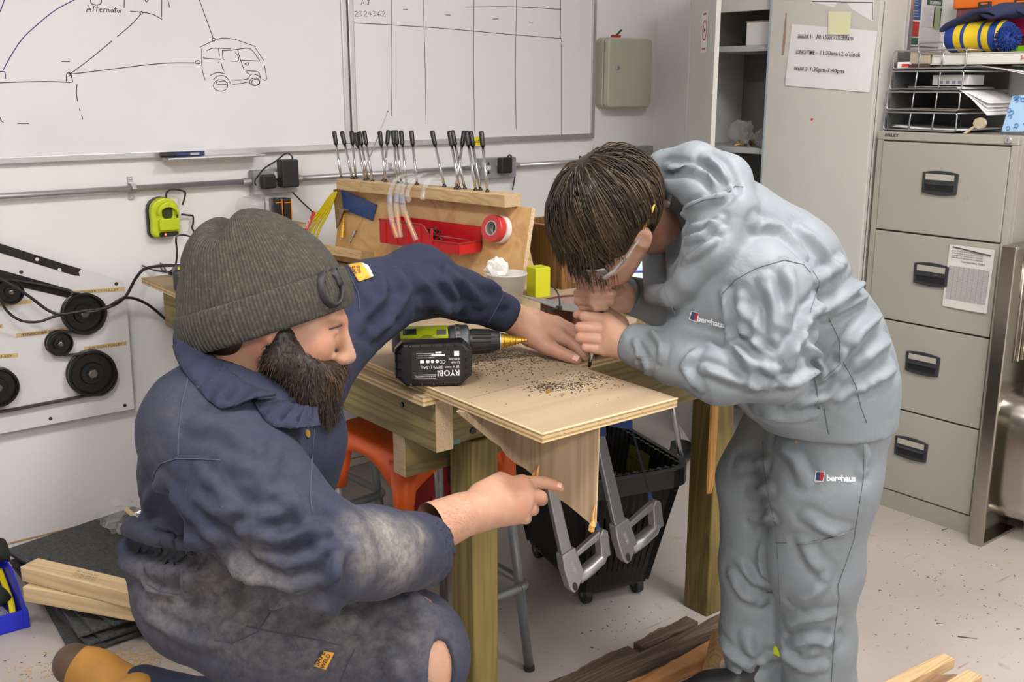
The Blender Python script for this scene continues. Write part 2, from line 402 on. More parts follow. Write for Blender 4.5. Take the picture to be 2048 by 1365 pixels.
# ---- conduit run and sockets
M_galv = mat('galvanised_steel', (.52, .53, .55), .38, .8, noise=.08, nscale=40)
M_sock = mat('grey_metal_enamel', (.30, .31, .33), .4, .3)
CZ = 1.146
def conduit(x0, x1, label):
    t = thing('conduit', label, 'conduit', ((x0 + x1) / 2, WY, CZ))
    MB().cyl((x0, WY - .03, CZ), (x1, WY - .03, CZ), .0105, seg=16).build('pipe', M_galv, t, smooth=True)
    return t
def coupler(t, x, w=.022):
    MB().cyl((x - w / 2, WY - .03, CZ), (x + w / 2, WY - .03, CZ), .0135, seg=16).build('coupler', M_galv, t, bev=.001)
def saddle(t, x):
    mb = MB(); mb.box((x, WY - .004, CZ), (.016, .008, .075)); mb.tube([(x, WY - .01, CZ + .017), (x, WY - .035, CZ + .014), (x, WY - .044, CZ), (x, WY - .035, CZ - .014), (x, WY - .01, CZ - .017)], .008, 6, flat=.25)
    s_ = mb.build('saddle', M_alu, t)
    for dz in (-.03, .03): MB().ball((x, WY - .009, CZ + dz), (.005, .003, .005), 8).build('screw', M_alu, s_, smooth=True)
sb1 = PY(503, 350, WY - .03).x; sb1b = PY(590, 350, WY - .03).x
sb2 = PY(958, 330, WY - .03).x; sb2b = PY(1028, 330, WY - .03).x
c1 = conduit(-.5, sb1, 'galvanised conduit pipe running along the wall under the car sketch'); saddle(c1, PY(260, 372, WY).x); coupler(c1, sb1 - .02, .03)
c2 = conduit(sb1b, sb2, 'galvanised conduit pipe between the two wall sockets'); saddle(c2, PY(780, 345, WY).x); coupler(c2, sb1b + .012, .024); coupler(c2, sb2 - .012, .024)
sb3 = PY(1268, 315, WY - .03).x
c3 = conduit(sb2b, sb3, 'galvanised conduit pipe leading into the corner behind the bent youth'); coupler(c3, sb2b + .012, .024)
def socket(x0, x1, label, zc):
    t = thing('wall_socket', label, 'socket', ((x0 + x1) / 2, WY, zc - .04))
    MB().span((x0, WY - .042, zc - .042), (x1, WY, zc + .042)).build('back_box', M_sock, t, bev=.006)
    MB().span((x0 + .002, WY - .047, zc - .040), (x1 - .002, WY - .042, zc + .040)).build('faceplate', mat('socket_face', (.36, .37, .39), .35, .5), t, bev=.002)
    return t
s1 = socket(sb1, sb1b, 'grey double wall socket crowded with two black plugs', CZ - .005)
s2 = socket(sb2, sb2b, 'grey double wall socket with one bare outlet', CZ - .005)
M_swt = mat('switch_white', (.72, .72, .7), .4)
for t_, xs in ((s1, (.50, .58)), (s2, (.46, .54))):
    a, b = (sb1, sb1b) if t_ is s1 else (sb2, sb2b)
    for k in xs: MB().box((a + (b - a) * k, WY - .049, CZ + .018), (.011, .005, .024)).build('switch', M_swt, t_, bev=.001)
x = sb2 + .035
MB().box((x, WY - .0475, CZ - .002), (.022, .002, .014)).build('outlet', mat('socket_white', (.7, .68, .62), .4), s2)
for dx, dz in ((0, .018), (.0, -.018)): MB().box((x + dx, WY - .0478, CZ - .002 + dz), (.008, .002, .011)).build('pin_hole', M_blackp, s2)
def plug(name, label, cat, x0, x1, z0, z1, d, cable=None, y0=.047):
    t = thing(name, label, cat, ((x0 + x1) / 2, WY - y0, z0))
    MB().span((x0, WY - y0 - d, z0), (x1, WY - y0 - .0005, z1)).build('body', M_blackp, t, bev=.006)
    if cable: MB().tube(smoothpts(cable, 6), .0028, 6).build('cable', M_blackp, t, smooth=True)
    return t
def W(x, y, off): return PY(x, y, WY - off)
a = W(560, 320, .08); b = W(597, 374, .08)
plug('power_adapter', 'tall black power adapter plugged into the wall socket', 'adapter', a.x, b.x, b.z, a.z, .045, [W(585, 322, .07), W(583, 312, .07), W(572, 307, .06), W(552, 322, .07), W(530, 336, .08), W(518, 350, .1), W(510, 362, .06), W(514, 375, .04), W(528, 395, .02), W(530, 420, .02)])
a = W(524, 350, .07); b = W(552, 377, .07)
plug('mains_plug', 'small black mains plug with a lead running down behind the rack', 'plug', a.x, b.x, b.z, a.z, .03, [W(545, 356, .06), W(560, 362, .05), W(580, 380, .04), W(605, 405, .03), W(625, 425, .03), W(632, 445, .03)])
a = W(1000, 316, .07); b = W(1022, 346, .07)
plug('charger_plug', 'black charger plug in the socket by the row of metal rods', 'plug', a.x, b.x, b.z, a.z, .035, [W(1014, 316, .06), W(1020, 310, .05), W(1028, 325, .03), W(1030, 350, .02), W(1025, 380, .02)])
t = thing('junction_box', 'small grey junction box at the end of the conduit', 'junction box', (sb3 + .06, WY, CZ - .04))
MB().span((sb3, WY - .045, CZ - .04), (sb3 + .11, WY, CZ + .055)).build('box', M_sock, t, bev=.004)
MB().ball((sb3 + .09, WY - .046, CZ + .04), .004, 8).build('screw', M_alu, t)
# yellow tag hanging on the second whiteboard's rail
yt = thing('yellow_sticker', 'yellow sticker with handwriting on the whiteboard frame', 'sticker', PY(957, 282, WBY - .01))
p = PY(957, 283, WBY - .012)
MB().box((p.x, WBY - .0095, p.z), (.045, .001, .036)).build('paper', mat('yellow_vinyl', (.85, .66, .02), .5), yt)
text('odhu', .02, TM((p.x - .018, WBY - .0102, p.z - .006), X3, Z3), M_ink, yt, 'handwriting')
# ---- battery charger on the wall
M_lime = mat('lime_plastic', (.52, .62, .012), .38, noise=.05, nscale=50)
M_dgrey = mat('dark_grey_plastic', (.03, .031, .033), .42)
def wall_charger():
    a = W(302, 398, .05); b = W(363, 472, .05); x0, x1, z0, z1 = a.x, b.x, b.z, a.z; w_, h_ = x1 - x0, z1 - z0; cx, cz = (x0 + x1) / 2, (z0 + z1) / 2
    t = thing('battery_charger', 'lime green battery charger with a red light on the wall', 'charger', (cx, WY, z0))
    def outline(k, e=0):
        o = [(-w_ / 2 * k + .008, -h_ / 2 * k), (w_ / 2 * k - .008, -h_ / 2 * k), (w_ / 2 * k, -h_ / 2 * k + .012), (w_ / 2 * k, h_ * .18 * k)]
        for i in range(9):
            an = PI * i / 8; o.append((w_ / 2 * k * math.cos(an), h_ * .18 * k + h_ * .32 * k * math.sin(an)))
        return o + [(-w_ / 2 * k, -h_ / 2 * k + .012)]
    MB().prism(outline(1.03), .014, (cx - .004, WY, cz), WROT).build('back_plate', M_dgrey, t, bev=.003)
    MB().prism(outline(1), .030, (cx, WY - .014, cz), WROT).build('housing', M_lime, t, bev=.006, bseg=3)
    # hood over the battery well
    hood = [(w_ * .40 * math.cos(PI * i / 10), h_ * .10 + h_ * .30 * math.sin(PI * i / 10)) for i in range(11)]
    hood += [(w_ * .31 * math.cos(PI * i / 10), h_ * .06 + h_ * .20 * math.sin(PI * i / 10)) for i in range(10, -1, -1)]
    MB().prism(hood, .016, (cx + .006, WY - .044, cz), WROT).build('hood', M_lime, t, bev=.003)
    MB().prism(rrect(w_ * .38, h_ * .30, .012), .002, (cx + .006, WY - .0442, cz + h_ * .12), WROT).build('battery_well', mat('charger_well', (.03, .04, .004), .7), t)
    MB().prism(rrect(w_ * .74, h_ * .30, .006), .012, (cx + .008, WY - .044, cz - h_ * .18), WROT).build('front_step', M_lime, t, bev=.003)
    p_ = MB().prism(rrect(w_ * .70, .015, .005), .003, (cx + .006, WY - .0445, cz - h_ * .43), WROT).build('indicator_panel', M_blackp, t)
    MB().ball((cx - .006, WY - .048, cz - h_ * .43), (.0035, .002, .0035), 10).build('red_light', mat('red_led', (.9, .02, .01), .3, emit=(1, .03, .01), estr=14), p_)
    MB().box((cx + w_ * .42, WY - .0455, cz - .005), (.005, .003, .024)).build('contact_slot', M_blackp, t)
    MB().tube(smoothpts([W(333, 398, .03), W(333, 386, .035), W(345, 379, .04), W(368, 383, .04), W(370, 392, .035), W(365, 410, .03)], 6), .0032, 6).build('power_lead', M_blackp, t, smooth=True)
    MB().tube(smoothpts([W(363, 429, .03), W(378, 431, .025), W(386, 433, .02), W(386, 448, .02), W(384, 456, .02), W(394, 470, .02), W(404, 462, .02), W(420, 448, .02)], 6), .0032, 6).build('lead', M_blackp, t, smooth=True)
wall_charger()
# ---- drive-belt demonstration board
def pulley_board():
    k = 2.967
    def P(x, y, off): return PY(x / k, 440 + y / k, WY - off)
    ol = [P(-450, -10, .05), P(0, 130, .05), P(735, 365, .05), P(755, 520, .05), P(798, 1122, .05), P(300, 1215, .05), P(0, 1272, .05), P(-450, 1352, .05)]
    t = thing('pulley_board', 'white demonstration board with black pulleys and drive belt leaning at the wall', 'demo board', (.7, WY, ol[4].z))
    poly = [(p.x, p.z) for p in ol]; poly = poly[::-1]
    MB().prism(poly, .010, (0, WY - .040, 0), WROT).build('panel', mat('white_laminate', (.70, .69, .70), .3, noise=.03, nscale=4), t, bev=.001)
    for q in ((300, 1180), (690, 380), (741, 1102)):
        p = P(*q, .05); MB().cyl((p.x, WY - .0495, p.z), (p.x, WY - .0512, p.z), .006, seg=10).build('screw_hole', mat('rusty_hole', (.05, .025, .012), .7), t)
    for poly in ([(-440, 10), (0, 140), (380, 262), (482, 292), (465, 312), (475, 333), (440, 330), (0, 195), (-440, 66)], [(-440, 172), (0, 295), (425, 415), (412, 465), (0, 370), (-440, 250)]):
        pp = [(P(*q, .05).x, P(*q, .05).z) for q in poly][::-1]
        MB().prism(pp, .0015, (0, WY - .0502, 0), WROT).build('black_strip', mat('black_film', (.010, .010, .010), .4), t)
    for q in ((219, 234), (352, 296), (125, 310)):
        p = P(*q, .05); MB().cyl((p.x, WY - .0515, p.z), (p.x, WY - .0525, p.z), .0058, seg=10).build('washer', mat('washer_white', (.7, .7, .7), .4) if q[0] != 125 else mat('rusty_hole'), t)
    M_pul = mat('pulley_black', (.014, .014, .014), .28, .2); M_bolt = mat('bolt_steel', (.25, .22, .2), .4, .8)
    rotY = Matrix((X3, Z3, -Y3)).transposed()
    for (cx, cy), r_, deep in (((505, 558), .066, .035), ((360, 738), .040, .035), ((553, 915), .076, .035), ((-10, 1000), .062, .035), ((68, 430), .038, .035)):
        c = P(cx, cy, .085); w_ = .030
        pr = [(r_ * .2, 0), (r_, 0), (r_, .004), (r_ * .93, .006), (r_ * .93, .022), (r_, .024), (r_, w_), (r_ * .9, w_), (r_ * .82, w_ - .012), (r_ * .5, w_ - .012), (r_ * .45, w_ - .004), (r_ * .26, w_ - .004), (r_ * .24, w_), (0, w_)]
        pl = MB().lathe(pr, (c.x, WY - .052, c.z), rotY, 40).build('pulley', M_pul, t, smooth=False)
        MB().lathe([(r_ * .2, 0), (r_ * .2, .006), (r_ * .12, .007), (r_ * .12, .013), (0, .013)], (c.x, WY - .052 - w_, c.z), rotY, 6).build('hub_bolt', M_bolt, pl)
    path = [(-440, 254), (0, 352), (110, 362), (300, 395), (480, 440), (560, 450), (615, 495), (628, 560), (600, 630), (540, 672), (470, 676), (380, 662), (320, 685), (284, 740), (310, 790), (380, 803), (470, 798), (560, 790), (640, 815), (690, 900), (672, 985), (610, 1035), (520, 1045), (300, 1085), (0, 1140), (-400, 1200)]
    pts = smoothpts([P(x_, y_, .07) for x_, y_ in path], 6)
    g = [[(p.x, WY - .056, p.z) for p in pts], [(p.x, WY - .078, p.z) for p in pts]]
    MB().grid(g).build('drive_belt', mat('belt_rubber', (.025, .024, .022), .55), t, solid=.004, smooth=True)
    M_tape = mat('masking_tape', (.62, .44, .20), .6)
    def label(a, b, s_, sz):
        pa, pb = P(*a, .05), P(*b, .05); d = (pb - pa); d.y = 0; n = Vector((-d.z, 0, d.x)).normalized(); mid = (pa + pb) / 2
        M = TM((mid.x, WY - .0505, mid.z), d, n)
        l = MB().prism([(-d.length / 2, -.0065), (d.length / 2, -.0065), (d.length / 2, .0065), (-d.length / 2, .0065)], .0006, M.translation, M.to_3x3()).build('tape_label', M_tape, t)
        M2 = TM(Vector((mid.x, WY - .0513, mid.z)) - n * .0040, d, n)
        text(s_, sz, M2, M_ink, l, 'label_text', 'CENTER', sx=1.35)
    label((440, 432), (738, 410), 'POWER ST PULLEY', .0105); label((95, 688), (412, 650), 'TENSIONER PULLEY', .0105); label((497, 765), (752, 732), 'AIR CON PULLEY', .0105)
    label((-150, 520), (190, 482), 'IDLER PULLEY', .0105); label((-260, 830), (107, 803), 'CRANKSHAFT PULLEY', .0105); label((-300, 645), (16, 630), 'ALTERNATOR PULLEY', .0105)
    for s_ in (230, 700):
        p = P(s_, 1150, .03); MB().box((p.x, WY - .02, p.z + .04), (.05, .0385, .03)).build('spacer', mat('spacer_wood', (.35, .2, .1), .7), t)
pulley_board()
# ---- trailing cables at the left
k = 2.967
def PB(x, y, off): return PY(x / k, 440 + y / k, WY - off)
t = thing('extension_lead', 'pair of black twisted cables hanging across the pulley board', 'cable', PZ(400, 535, .885))
st1 = [Vector((1.345, 3.15, .897)), PB(1060, 272, .27), PB(880, 285, .2), PB(810, 340, .16), PB(740, 460, .12), PB(640, 520, .12), PB(500, 540, .125), PB(370, 560, .125), PB(290, 540, .12), PB(180, 460, .115), PB(90, 400, .115), PB(-60, 320, .115)]
st2 = [PB(745, 455, .125), PB(690, 485, .132), PB(640, 515, .115), PB(560, 545, .132), PB(450, 548, .115), PB(330, 572, .125), PB(230, 605, .12), PB(130, 600, .12), PB(50, 550, .12), PB(0, 470, .12), PB(-60, 330, .12)]
MB().tube(smoothpts(st1, 6), .0048, 7).build('thick_cable', M_blackp, t, smooth=True)
MB().tube(smoothpts(st2, 6), .0042, 7).build('thin_cable', M_blackp, t, smooth=True)
MB().tube(smoothpts([PB(735, 462, .12), PB(800, 468, .1), PB(880, 505, .08), PB(960, 570, .06), PB(1040, 650, .05), PB(1085, 760, .05), PB(1090, 1000, .05)], 6), .0048, 7).build('drop_cable', M_blackp, t, smooth=True)
MB().tube([(1.335, 3.155, .897), (1.385, 3.135, .899)], [.008, .013], 10).build('connector', M_blackp, t)
# ============================================================ WORKBENCH
TZ, BZ = .880, .898
W_pine = wood('pine_timber', (.50, .33, .16), (.66, .47, .25), (.72, .53, .30), axis=1, dark=(.42, .27, .12))
W_pinex = wood('pine_timber_x', (.50, .33, .16), (.66, .47, .25), (.72, .53, .30), axis=0, dark=(.42, .27, .12))
W_pinez = wood('pine_timber_z', (.50, .33, .16), (.66, .47, .25), (.72, .53, .30), axis=2, dark=(.42, .27, .12))
W_grn_z = wood('treated_timber_z', (.115, .088, .022), (.22, .16, .042), (.27, .20, .06), axis=2, dark=(.11, .085, .02), ring=10)
W_grn_y = wood('treated_timber_y', (.13, .10, .035), (.24, .18, .065), (.29, .225, .085), axis=1, dark=(.12, .09, .03), ring=10)
W_grn_x = wood('treated_timber_x', (.13, .10, .035), (.24, .18, .065), (.29, .225, .085), axis=0, dark=(.12, .09, .03), ring=10)
W_ply = wood('plywood_face', (.345, .255, .16), (.385, .29, .185), (.415, .312, .202), axis=0, scale=.45, ring=5, bump=.05, dark=(.25, .185, .12))
W_plyb = wood('plywood_bright', (.56, .35, .165), (.68, .45, .23), (.74, .51, .27), axis=1, scale=.5, ring=7, bump=.08, dark=(.48, .29, .12))
M_edge = ply_edge('plywood_edge', ((.62, .47, .26), (.36, .23, .10)))
W_end = wood('end_grain', (.42, .30, .17), (.55, .41, .26), (.60, .46, .30), axis=1, scale=3, ring=22)
def board(name, quad, z0, z1, parent=None, mt=W_ply, me=M_edge, bev=.0015):
    """plywood sheet: quad corners counter-clockwise from above"""
    mb = MB(); V = [(x, y, z0) for x, y in quad] + [(x, y, z1) for x, y in quad]
    mb.cur = 0; mb.add(V, [(4, 5, 6, 7), (3, 2, 1, 0)]); mb.cur = 1; mb.add(V, [(0, 1, 5, 4), (1, 2, 6, 5), (2, 3, 7, 6), (3, 0, 4, 7)])
    return mb.build(name, [mt, me], parent)
def bench():
    t = thing('workbench', 'rough timber workbench with a plywood top and square posts', 'workbench', (1.65, 2.45, 0))
    board('plywood_top', [(1.080, 1.634), (2.26, 1.655), (2.26, 3.30), (1.112, 3.278)], TZ - .018, TZ, t)
    mb = MB(); mb.span((1.112, 1.640, .757), (1.154, 3.10, .862)); side = mb.build('side_rail', W_grn_y, t, bev=.003)
    MB().span((1.1125, 1.6392, .758), (1.1535, 1.6402, .861)).build('end_grain', W_end, side)
    for yy, zz in ((1.76, .83), (2.9, .82)):
        MB().cyl((1.1125, yy, zz), (1.1085, yy, zz), .006, seg=10).build('bolt', mat('bolt_dark', (.03, .045, .05), .4, .6), side)
    e = MB().span((1.154, 1.660, .757), (2.20, 1.703, .862)).build('end_rail', W_grn_x, t, bev=.003)
    MB().span((1.164, 1.6585, .757), (1.186, 1.661, .768)).build('blue_paint_dab', mat('teal_paint', (.10, .26, .22), .5), e, bev=.003)
    p = PY(945, 862, 1.66); MB().cyl((p.x, 1.6605, p.z), (p.x, 1.656, p.z), .007, seg=10).build('bolt', mat('bolt_dark'), e)
    MB().span((1.16, 3.16, .757), (2.20, 3.20, .862)).build('back_rail', W_grn_x, t, bev=.003)
    MB().span((2.17, 1.703, .757), (2.21, 3.16, .862)).build('far_rail', W_grn_y, t, bev=.003)
    # cross bearer whose sawn end shows left of the post
    b = PZ(812, 957, .662); mb = MB().span((b.x, b.y, .662), (2.17, b.y + .047, .757)); cb = mb.build('cross_bearer', W_grn_x, t, bev=.003)
    MB().span((b.x - .0008, b.y + .001, .663), (b.x + .0002, b.y + .046, .756)).build('end_grain', W_end, cb)
    MB().span((1.206, 1.650, 0), (1.276, 1.728, .757)).build('leg', W_grn_z, t, bev=.004)
    MB().span((2.116, 1.768, 0), (2.190, 1.856, .757)).build('leg', W_grn_z, t, bev=.004)
    MB().span((1.175, 3.06, 0), (1.245, 3.15, .757)).build('leg', W_grn_z, t, bev=.004)
    MB().span((2.116, 3.06, 0), (2.190, 3.15, .757)).build('leg', W_grn_z, t, bev=.004)
    # bark-edged batten screwed to the far post
    a = PY(1425, 800, 1.766); b = PY(1418, 985, 1.766)
    mb = MB(); mb.tube([(a.x, 1.760, .75), (a.x + .002, 1.760, .6), (b.x - .004, 1.760, b.z + .03), (b.x - .006, 1.761, b.z)], [.016, .0165, .015, .009], 8, flat=.45, up=(0, 1, 0))
    mb.build('batten', wood('orange_batten', (.33, .15, .03), (.50, .25, .06), (.55, .30, .09), axis=2, dark=(.16, .07, .02)), t)
bench()
# ---- plywood shelf being worked on
def shelf():
    q = [(1.090, 1.286), (1.424, 1.286), (1.450, 2.10), (1.108, 2.10)]
    t = thing('plywood_board', 'dusty plywood board overhanging the bench with a drilled edge', 'plywood board', (1.26, 1.65, TZ))
    board('sheet', q, TZ + .0003, BZ, t, mt=W_ply)
    a, b = PZ(1141, 743, BZ), PZ(933, 799, BZ)
    MB().ribbon([(a.x, a.y), (b.x, b.y)], .0012, (0, 0, BZ + .0004)).build('pencil_line', mat('pencil', (.10, .09, .08), .6), t)
    # worn pale arris
    mb = MB()
    for (x0, y0), (x1, y1) in ((q[0], q[1]), (q[3], q[0])):
        mb.tube([(x0, y0, BZ - .0012), (x1, y1, BZ - .0012)], .0021, 6)
    mb.build('worn_edge', mat('raw_wood_edge', (.62, .48, .27), .7), t)
    p = PZ(731, 727, BZ - .008)
    MB().box((p.x - .001, p.y, p.z), (.002, .004, .010)).build('staple', M_alu, t)
shelf()
def tri_board():
    P0 = Vector((1.083, 1.528, 0)); P1 = Vector((1.240, 1.300, 0)); e = (P1 - P0).normalized(); W_ = (P1 - P0).length; nb = Vector((-e.y, e.x, 0))   # nb: away from the room
    t = thing('triangular_board', 'triangular plywood offcut with a splintered edge held under the board', 'plywood offcut', P1 + Z3 * .69)
    def on(x_, y_, o=0):
        d = ray(x_, y_); n_ = Vector((nb.x, nb.y, 0)); k_ = (P0 - nb * o - CC).dot(n_) / d.dot(n_); return CC + d * k_
    cpt = on(1190, 1056); r_ = random.Random(3); A, B, C = (0.0, TZ - .0015), (W_ - .004, TZ - .0015), ((cpt - P0).dot(e), cpt.z)
    hyp = []
    for i in range(1, 16):
        k = i / 16; j = r_.uniform(-.0030, .0030) if 3 < i < 12 else 0
        hyp.append((C[0] + (A[0] - C[0]) * k + j, C[1] + (A[1] - C[1]) * k + j))
    poly = [A] + hyp[::-1] + [C, B]
    mb = MB(); n = len(poly); V = [P0 + e * x + Z3 * z for x, z in poly] + [P0 + e * x + Z3 * z + nb * .013 for x, z in poly]
    mb.cur = 0; mb.add(V, [tuple(range(n)), tuple(reversed(range(n, 2 * n)))]); mb.cur = 1
    mb.add(V, [((i + 1) % n, i, n + i, n + (i + 1) % n) for i in range(n)])
    W_t = wood('offcut_face', (.30, .205, .115), (.40, .29, .18), (.44, .325, .21), axis=2, scale=1.2, ring=9, bump=.3, dark=(.24, .16, .09))
    mb.build('sheet', [W_t, mat('offcut_edge', (.58, .44, .25), .75, noise=.35, nscale=160)], t)
    M_spl = wood('splinter', (.55, .25, .05), (.68, .38, .12), axis=2, rough=.6)
    for (px_, py_, l, w_) in ((1075, 942, .026, .0035), (1185, 1050, .024, .006), (1187, 1028, .04, .0025), (1068, 948, .016, .003)):
        p = on(px_, py_, .002)
        MB().tube([p - e * .002 - Z3 * l / 2, p - nb * .002, p + e * .003 + Z3 * l / 2], [w_, w_, .0006], 5).build('splinter', M_spl, t)
tri_board()
# ---- filings, bolt
def filings():
    mb = MB(); r_ = random.Random(11)
    for (cx, cy, sx, sy, n) in ((1000, 722, 62, 17, 700), (1060, 712, 40, 10, 260), (1090, 776, 17, 6, 230), (1150, 772, 26, 7, 200), (1190, 752, 22, 9, 200), (1120, 760, 90, 22, 120)):
        for _ in range(n):
            x, y = r_.gauss(cx, sx), r_.gauss(cy, sy)
            p = PZ(x, y, BZ)
            if not (1.10 < p.x < 1.42 and 1.30 < p.y < 2.05): continue
            s_ = r_.uniform(.0008, .0020); a = r_.uniform(0, PI)
            mb.box((p.x, p.y, BZ + s_ * .3), (s_ * 2.2, s_ * .6, s_ * .5), Matrix.Rotation(a, 3, 'Z') @ Matrix.Rotation(r_.uniform(-.4, .4), 3, 'X'))
    o = mb.build('metal_filings', mat('iron_filings', (.045, .04, .035), .5, .4))
    tag(o, 'scattered dark metal filings on the plywood board', 'filings', kind='stuff')
filings()
p = PZ(1098, 784, BZ)
t = thing('brass_bolt', 'tiny brass bolt lying among the filings', 'bolt', p)
MB().cyl((p.x - .006, p.y - .005, BZ + .003), (p.x + .009, p.y + .004, BZ + .003), .0022, seg=8).build('shank', mat('brass', (.55, .36, .09), .35, .9), t)
MB().cyl((p.x - .009, p.y - .007, BZ + .0035), (p.x - .006, p.y - .005, BZ + .0035), .0042, seg=6).build('head', mat('brass'), t)
# ---- cordless drill lying on its side
def drill():
    z = .943
    a, b = PZ(787, 688, z), PZ(1002, 682, z); A = (b - a).normalized(); L = (b - a).length
    N = Z3.copy(); H = N.cross(A).normalized()
    if H.dot(CF) > 0: H = -H
    t = thing('cordless_drill', 'lime and black cordless drill lying on the board, battery label upside down', 'drill', (a + b) / 2 - Z3 * (z - BZ))
    rot = frame(A, N)      # local z along the barrel, local x up
    m_body = M_dgrey
    r0 = .034
    MB().lathe([(0, -.004), (.016, -.003), (.027, .006), (.033, .022), (r0, .05), (r0, L * .52), (.031, L * .56)], a, rot, 24).build('motor_housing', m_body, t, smooth=True)
    # lime shells
    def shell(ang0, ang1, z0, z1, r_, name, m, n=8, th=.0022):
        g = []
        for i in range(2):
            zz = z0 if i == 0 else z1; row = []
            for k_ in range(n + 1):
                an = ang0 + (ang1 - ang0) * k_ / n; row.append(a + rot @ Vector((r_ * math.cos(an), r_ * math.sin(an), zz)))
            g.append(row)
        return MB().grid(g).build(name, m, t, solid=th, smooth=True)
    sgn = 1 if (rot @ Vector((0, 1, 0))).dot(H) > 0 else -1
    shell(sgn * R(-25), sgn * R(62), .014, L * .50, r0 + .001, 'upper_shell', M_lime)
    shell(sgn * R(88), sgn * R(112), .028, L * .50, r0 + .001, 'side_shell', M_lime)
    shell(sgn * R(22), sgn * R(48), .020, .048, r0 + .0022, 'air_vent', M_dgrey)
    MB().lathe([(.033, L * .50), (.036, L * .52), (.036, L * .60), (.0365, L * .61), (.0365, L * .68), (.033, L * .695), (.029, L * .70)], a, rot, 28).build('gear_housing', mat('silver_grey_plastic', (.10, .105, .11), .35, .3), t, smooth=False, bev=.0008)
    cl = MB().lathe([(.0366, L * .565), (.0378, L * .57), (.0378, L * .605), (.0366, L * .61)], a, rot, 28).build('torque_ring', mat('silver_ring', (.33, .33, .34), .35, .5), t)
    for i, s_ in enumerate(('14', '16', '18')):
        an = sgn * R(18 + 24 * i); o = a + rot @ Vector((.0383 * math.cos(an), .0383 * math.sin(an), L * .578))
        nrm = rot @ Vector((math.cos(an), math.sin(an), 0)); text(s_, .010, TM(o, -A.cross(nrm), A), M_ink, cl, 'torque_number')
    # selector window
    p = a + rot @ Vector((r0 * math.cos(sgn * R(40)), r0 * math.sin(sgn * R(40)), L * .44)); nn = (rot @ Vector((math.cos(sgn * R(40)), math.sin(sgn * R(40)), 0)))
    MB().box(p + nn * .001, (.020, .014, .004), Matrix((A, nn.cross(A), nn)).transposed()).build('gear_switch', mat('silver_ring'), t, bev=.001)
    ch = MB(); n = 36; prof = [(.026, L * .70), (.0265, L * .72), (.0245, L * .90), (.022, L * .955), (.0195, L * .985)]
    ch.lathe(prof, a, rot, 36); chuck = ch.build('chuck', M_blackp, t, smooth=False)
    rb = MB()
    for k_ in range(18):
        an = 2 * PI * k_ / 18
        p0 = a + rot @ Vector((.0262 * math.cos(an), .0262 * math.sin(an), L * .725)); p1 = a + rot @ Vector((.0246 * math.cos(an), .0246 * math.sin(an), L * .90))
        rb.tube([p0, p1], .0016, 5)
    rb.build('grip_ribs', M_blackp, chuck)
    MB().lathe([(.0195, L * .985), (.0195, L * .995), (.010, L * 1.0), (.006, L * 1.01)], a, rot, 20).build('chuck_nose', M_alu, t)
    M_gold = mat('titanium_gold', (.72, .44, .06), .3, .95); M_gold2 = mat('titanium_gold_dark', (.25, .13, .02), .4, .8)
    pr = [(.006, L * .98)]; zz = L * 1.0; steps = 9; bl = PZ(1056, 682, z) - a; BL = bl.dot(A) - L
    for i in range(steps):
        rr = .0155 * (1 - i / (steps + .3)) + .001; pr += [(rr, zz), (rr, zz + BL / steps * .72)]; zz += BL / steps
    pr += [(0, L + BL)]
    bit = MB().lathe(pr, a, rot, 20).build('step_bit', M_gold, t)
    gl = MB(); z2 = L
    for i in range(steps):
        rr = .0155 * (1 - i / (steps + .3)) + .0012; gl.lathe([(rr, z2 + BL / steps * .72), (rr + .0002, z2 + BL / steps * .86), (rr * .9, z2 + BL / steps * .95)], a, rot, 20); z2 += BL / steps
    gl.build('step_grooves', M_gold2, bit)
    # battery: its base faces the camera
    bc = PZ(868, 774, BZ + .001); bw, bh = .152, .088
    cz = BZ + .0445; cen = Vector((bc.x, bc.y, cz)) + A * .0
    brot = Matrix((A, N, A.cross(N))).transposed()        # local z = away from / toward camera
    zs = 1 if (brot @ Z3).dot(H) > 0 else -1
    mb = MB(); oc = []
    for (w_, h_, zz, ck) in ((bw * .90, bh * .84, -.062, .020), (bw * .98, bh * .97, -.045, .022), (bw, bh, -.012, .022), (bw * .985, bh * .97, -.003, .022), (bw * .93, bh * .90, 0, .02)):
        pts = [(-w_ / 2 + ck, -h_ / 2), (w_ / 2 - ck, -h_ / 2), (w_ / 2, -h_ / 2 + ck), (w_ / 2, h_ / 2 - ck * .7), (w_ / 2 - ck * .7, h_ / 2), (-w_ / 2 + ck * .7, h_ / 2), (-w_ / 2, h_ / 2 - ck * .7), (-w_ / 2, -h_ / 2 + ck)]
        oc.append([cen + brot @ Vector((x_, y_, zz * zs)) for x_, y_ in pts])
    V = [p for r_ in oc for p in r_]; n = 8
    F = [(i * n + k_, i * n + (k_ + 1) % n, (i + 1) * n + (k_ + 1) % n, (i + 1) * n + k_) for i in range(4) for k_ in range(n)] + [tuple(reversed(range(n))), tuple(range(4 * n, 5 * n))]
    mb.add(V, F); bat = mb.build('battery', mat('glossy_black_plastic', (.008, .008, .009), .22), t, bev=.003)
    rb = MB()
    for i in range(4):
        yy = -.022 + i * .016
        for sx in (-1, 1): rb.tube([cen + brot @ Vector((sx * .062, yy, .0005 * zs)), cen + brot @ Vector((sx * .0735, yy, -.004 * zs))], .0028, 6)
    for i in range(5):
        for sy in (-1, 1): rb.ball(cen + brot @ Vector((-.045 + i * .022, sy * .0385, -.001 * zs)), .0036, 8)
    rb.build('grip_ribs', mat('glossy_black_plastic'), bat)
    out = brot @ Vector((0, 0, zs)); lx, ly = -A, -N
    if lx.cross(ly).dot(out) < 0: lx = -lx
    def LM(u, v, e=.0012): return TM(cen + A * .006 + lx * u + ly * v + out * e, lx, ly)
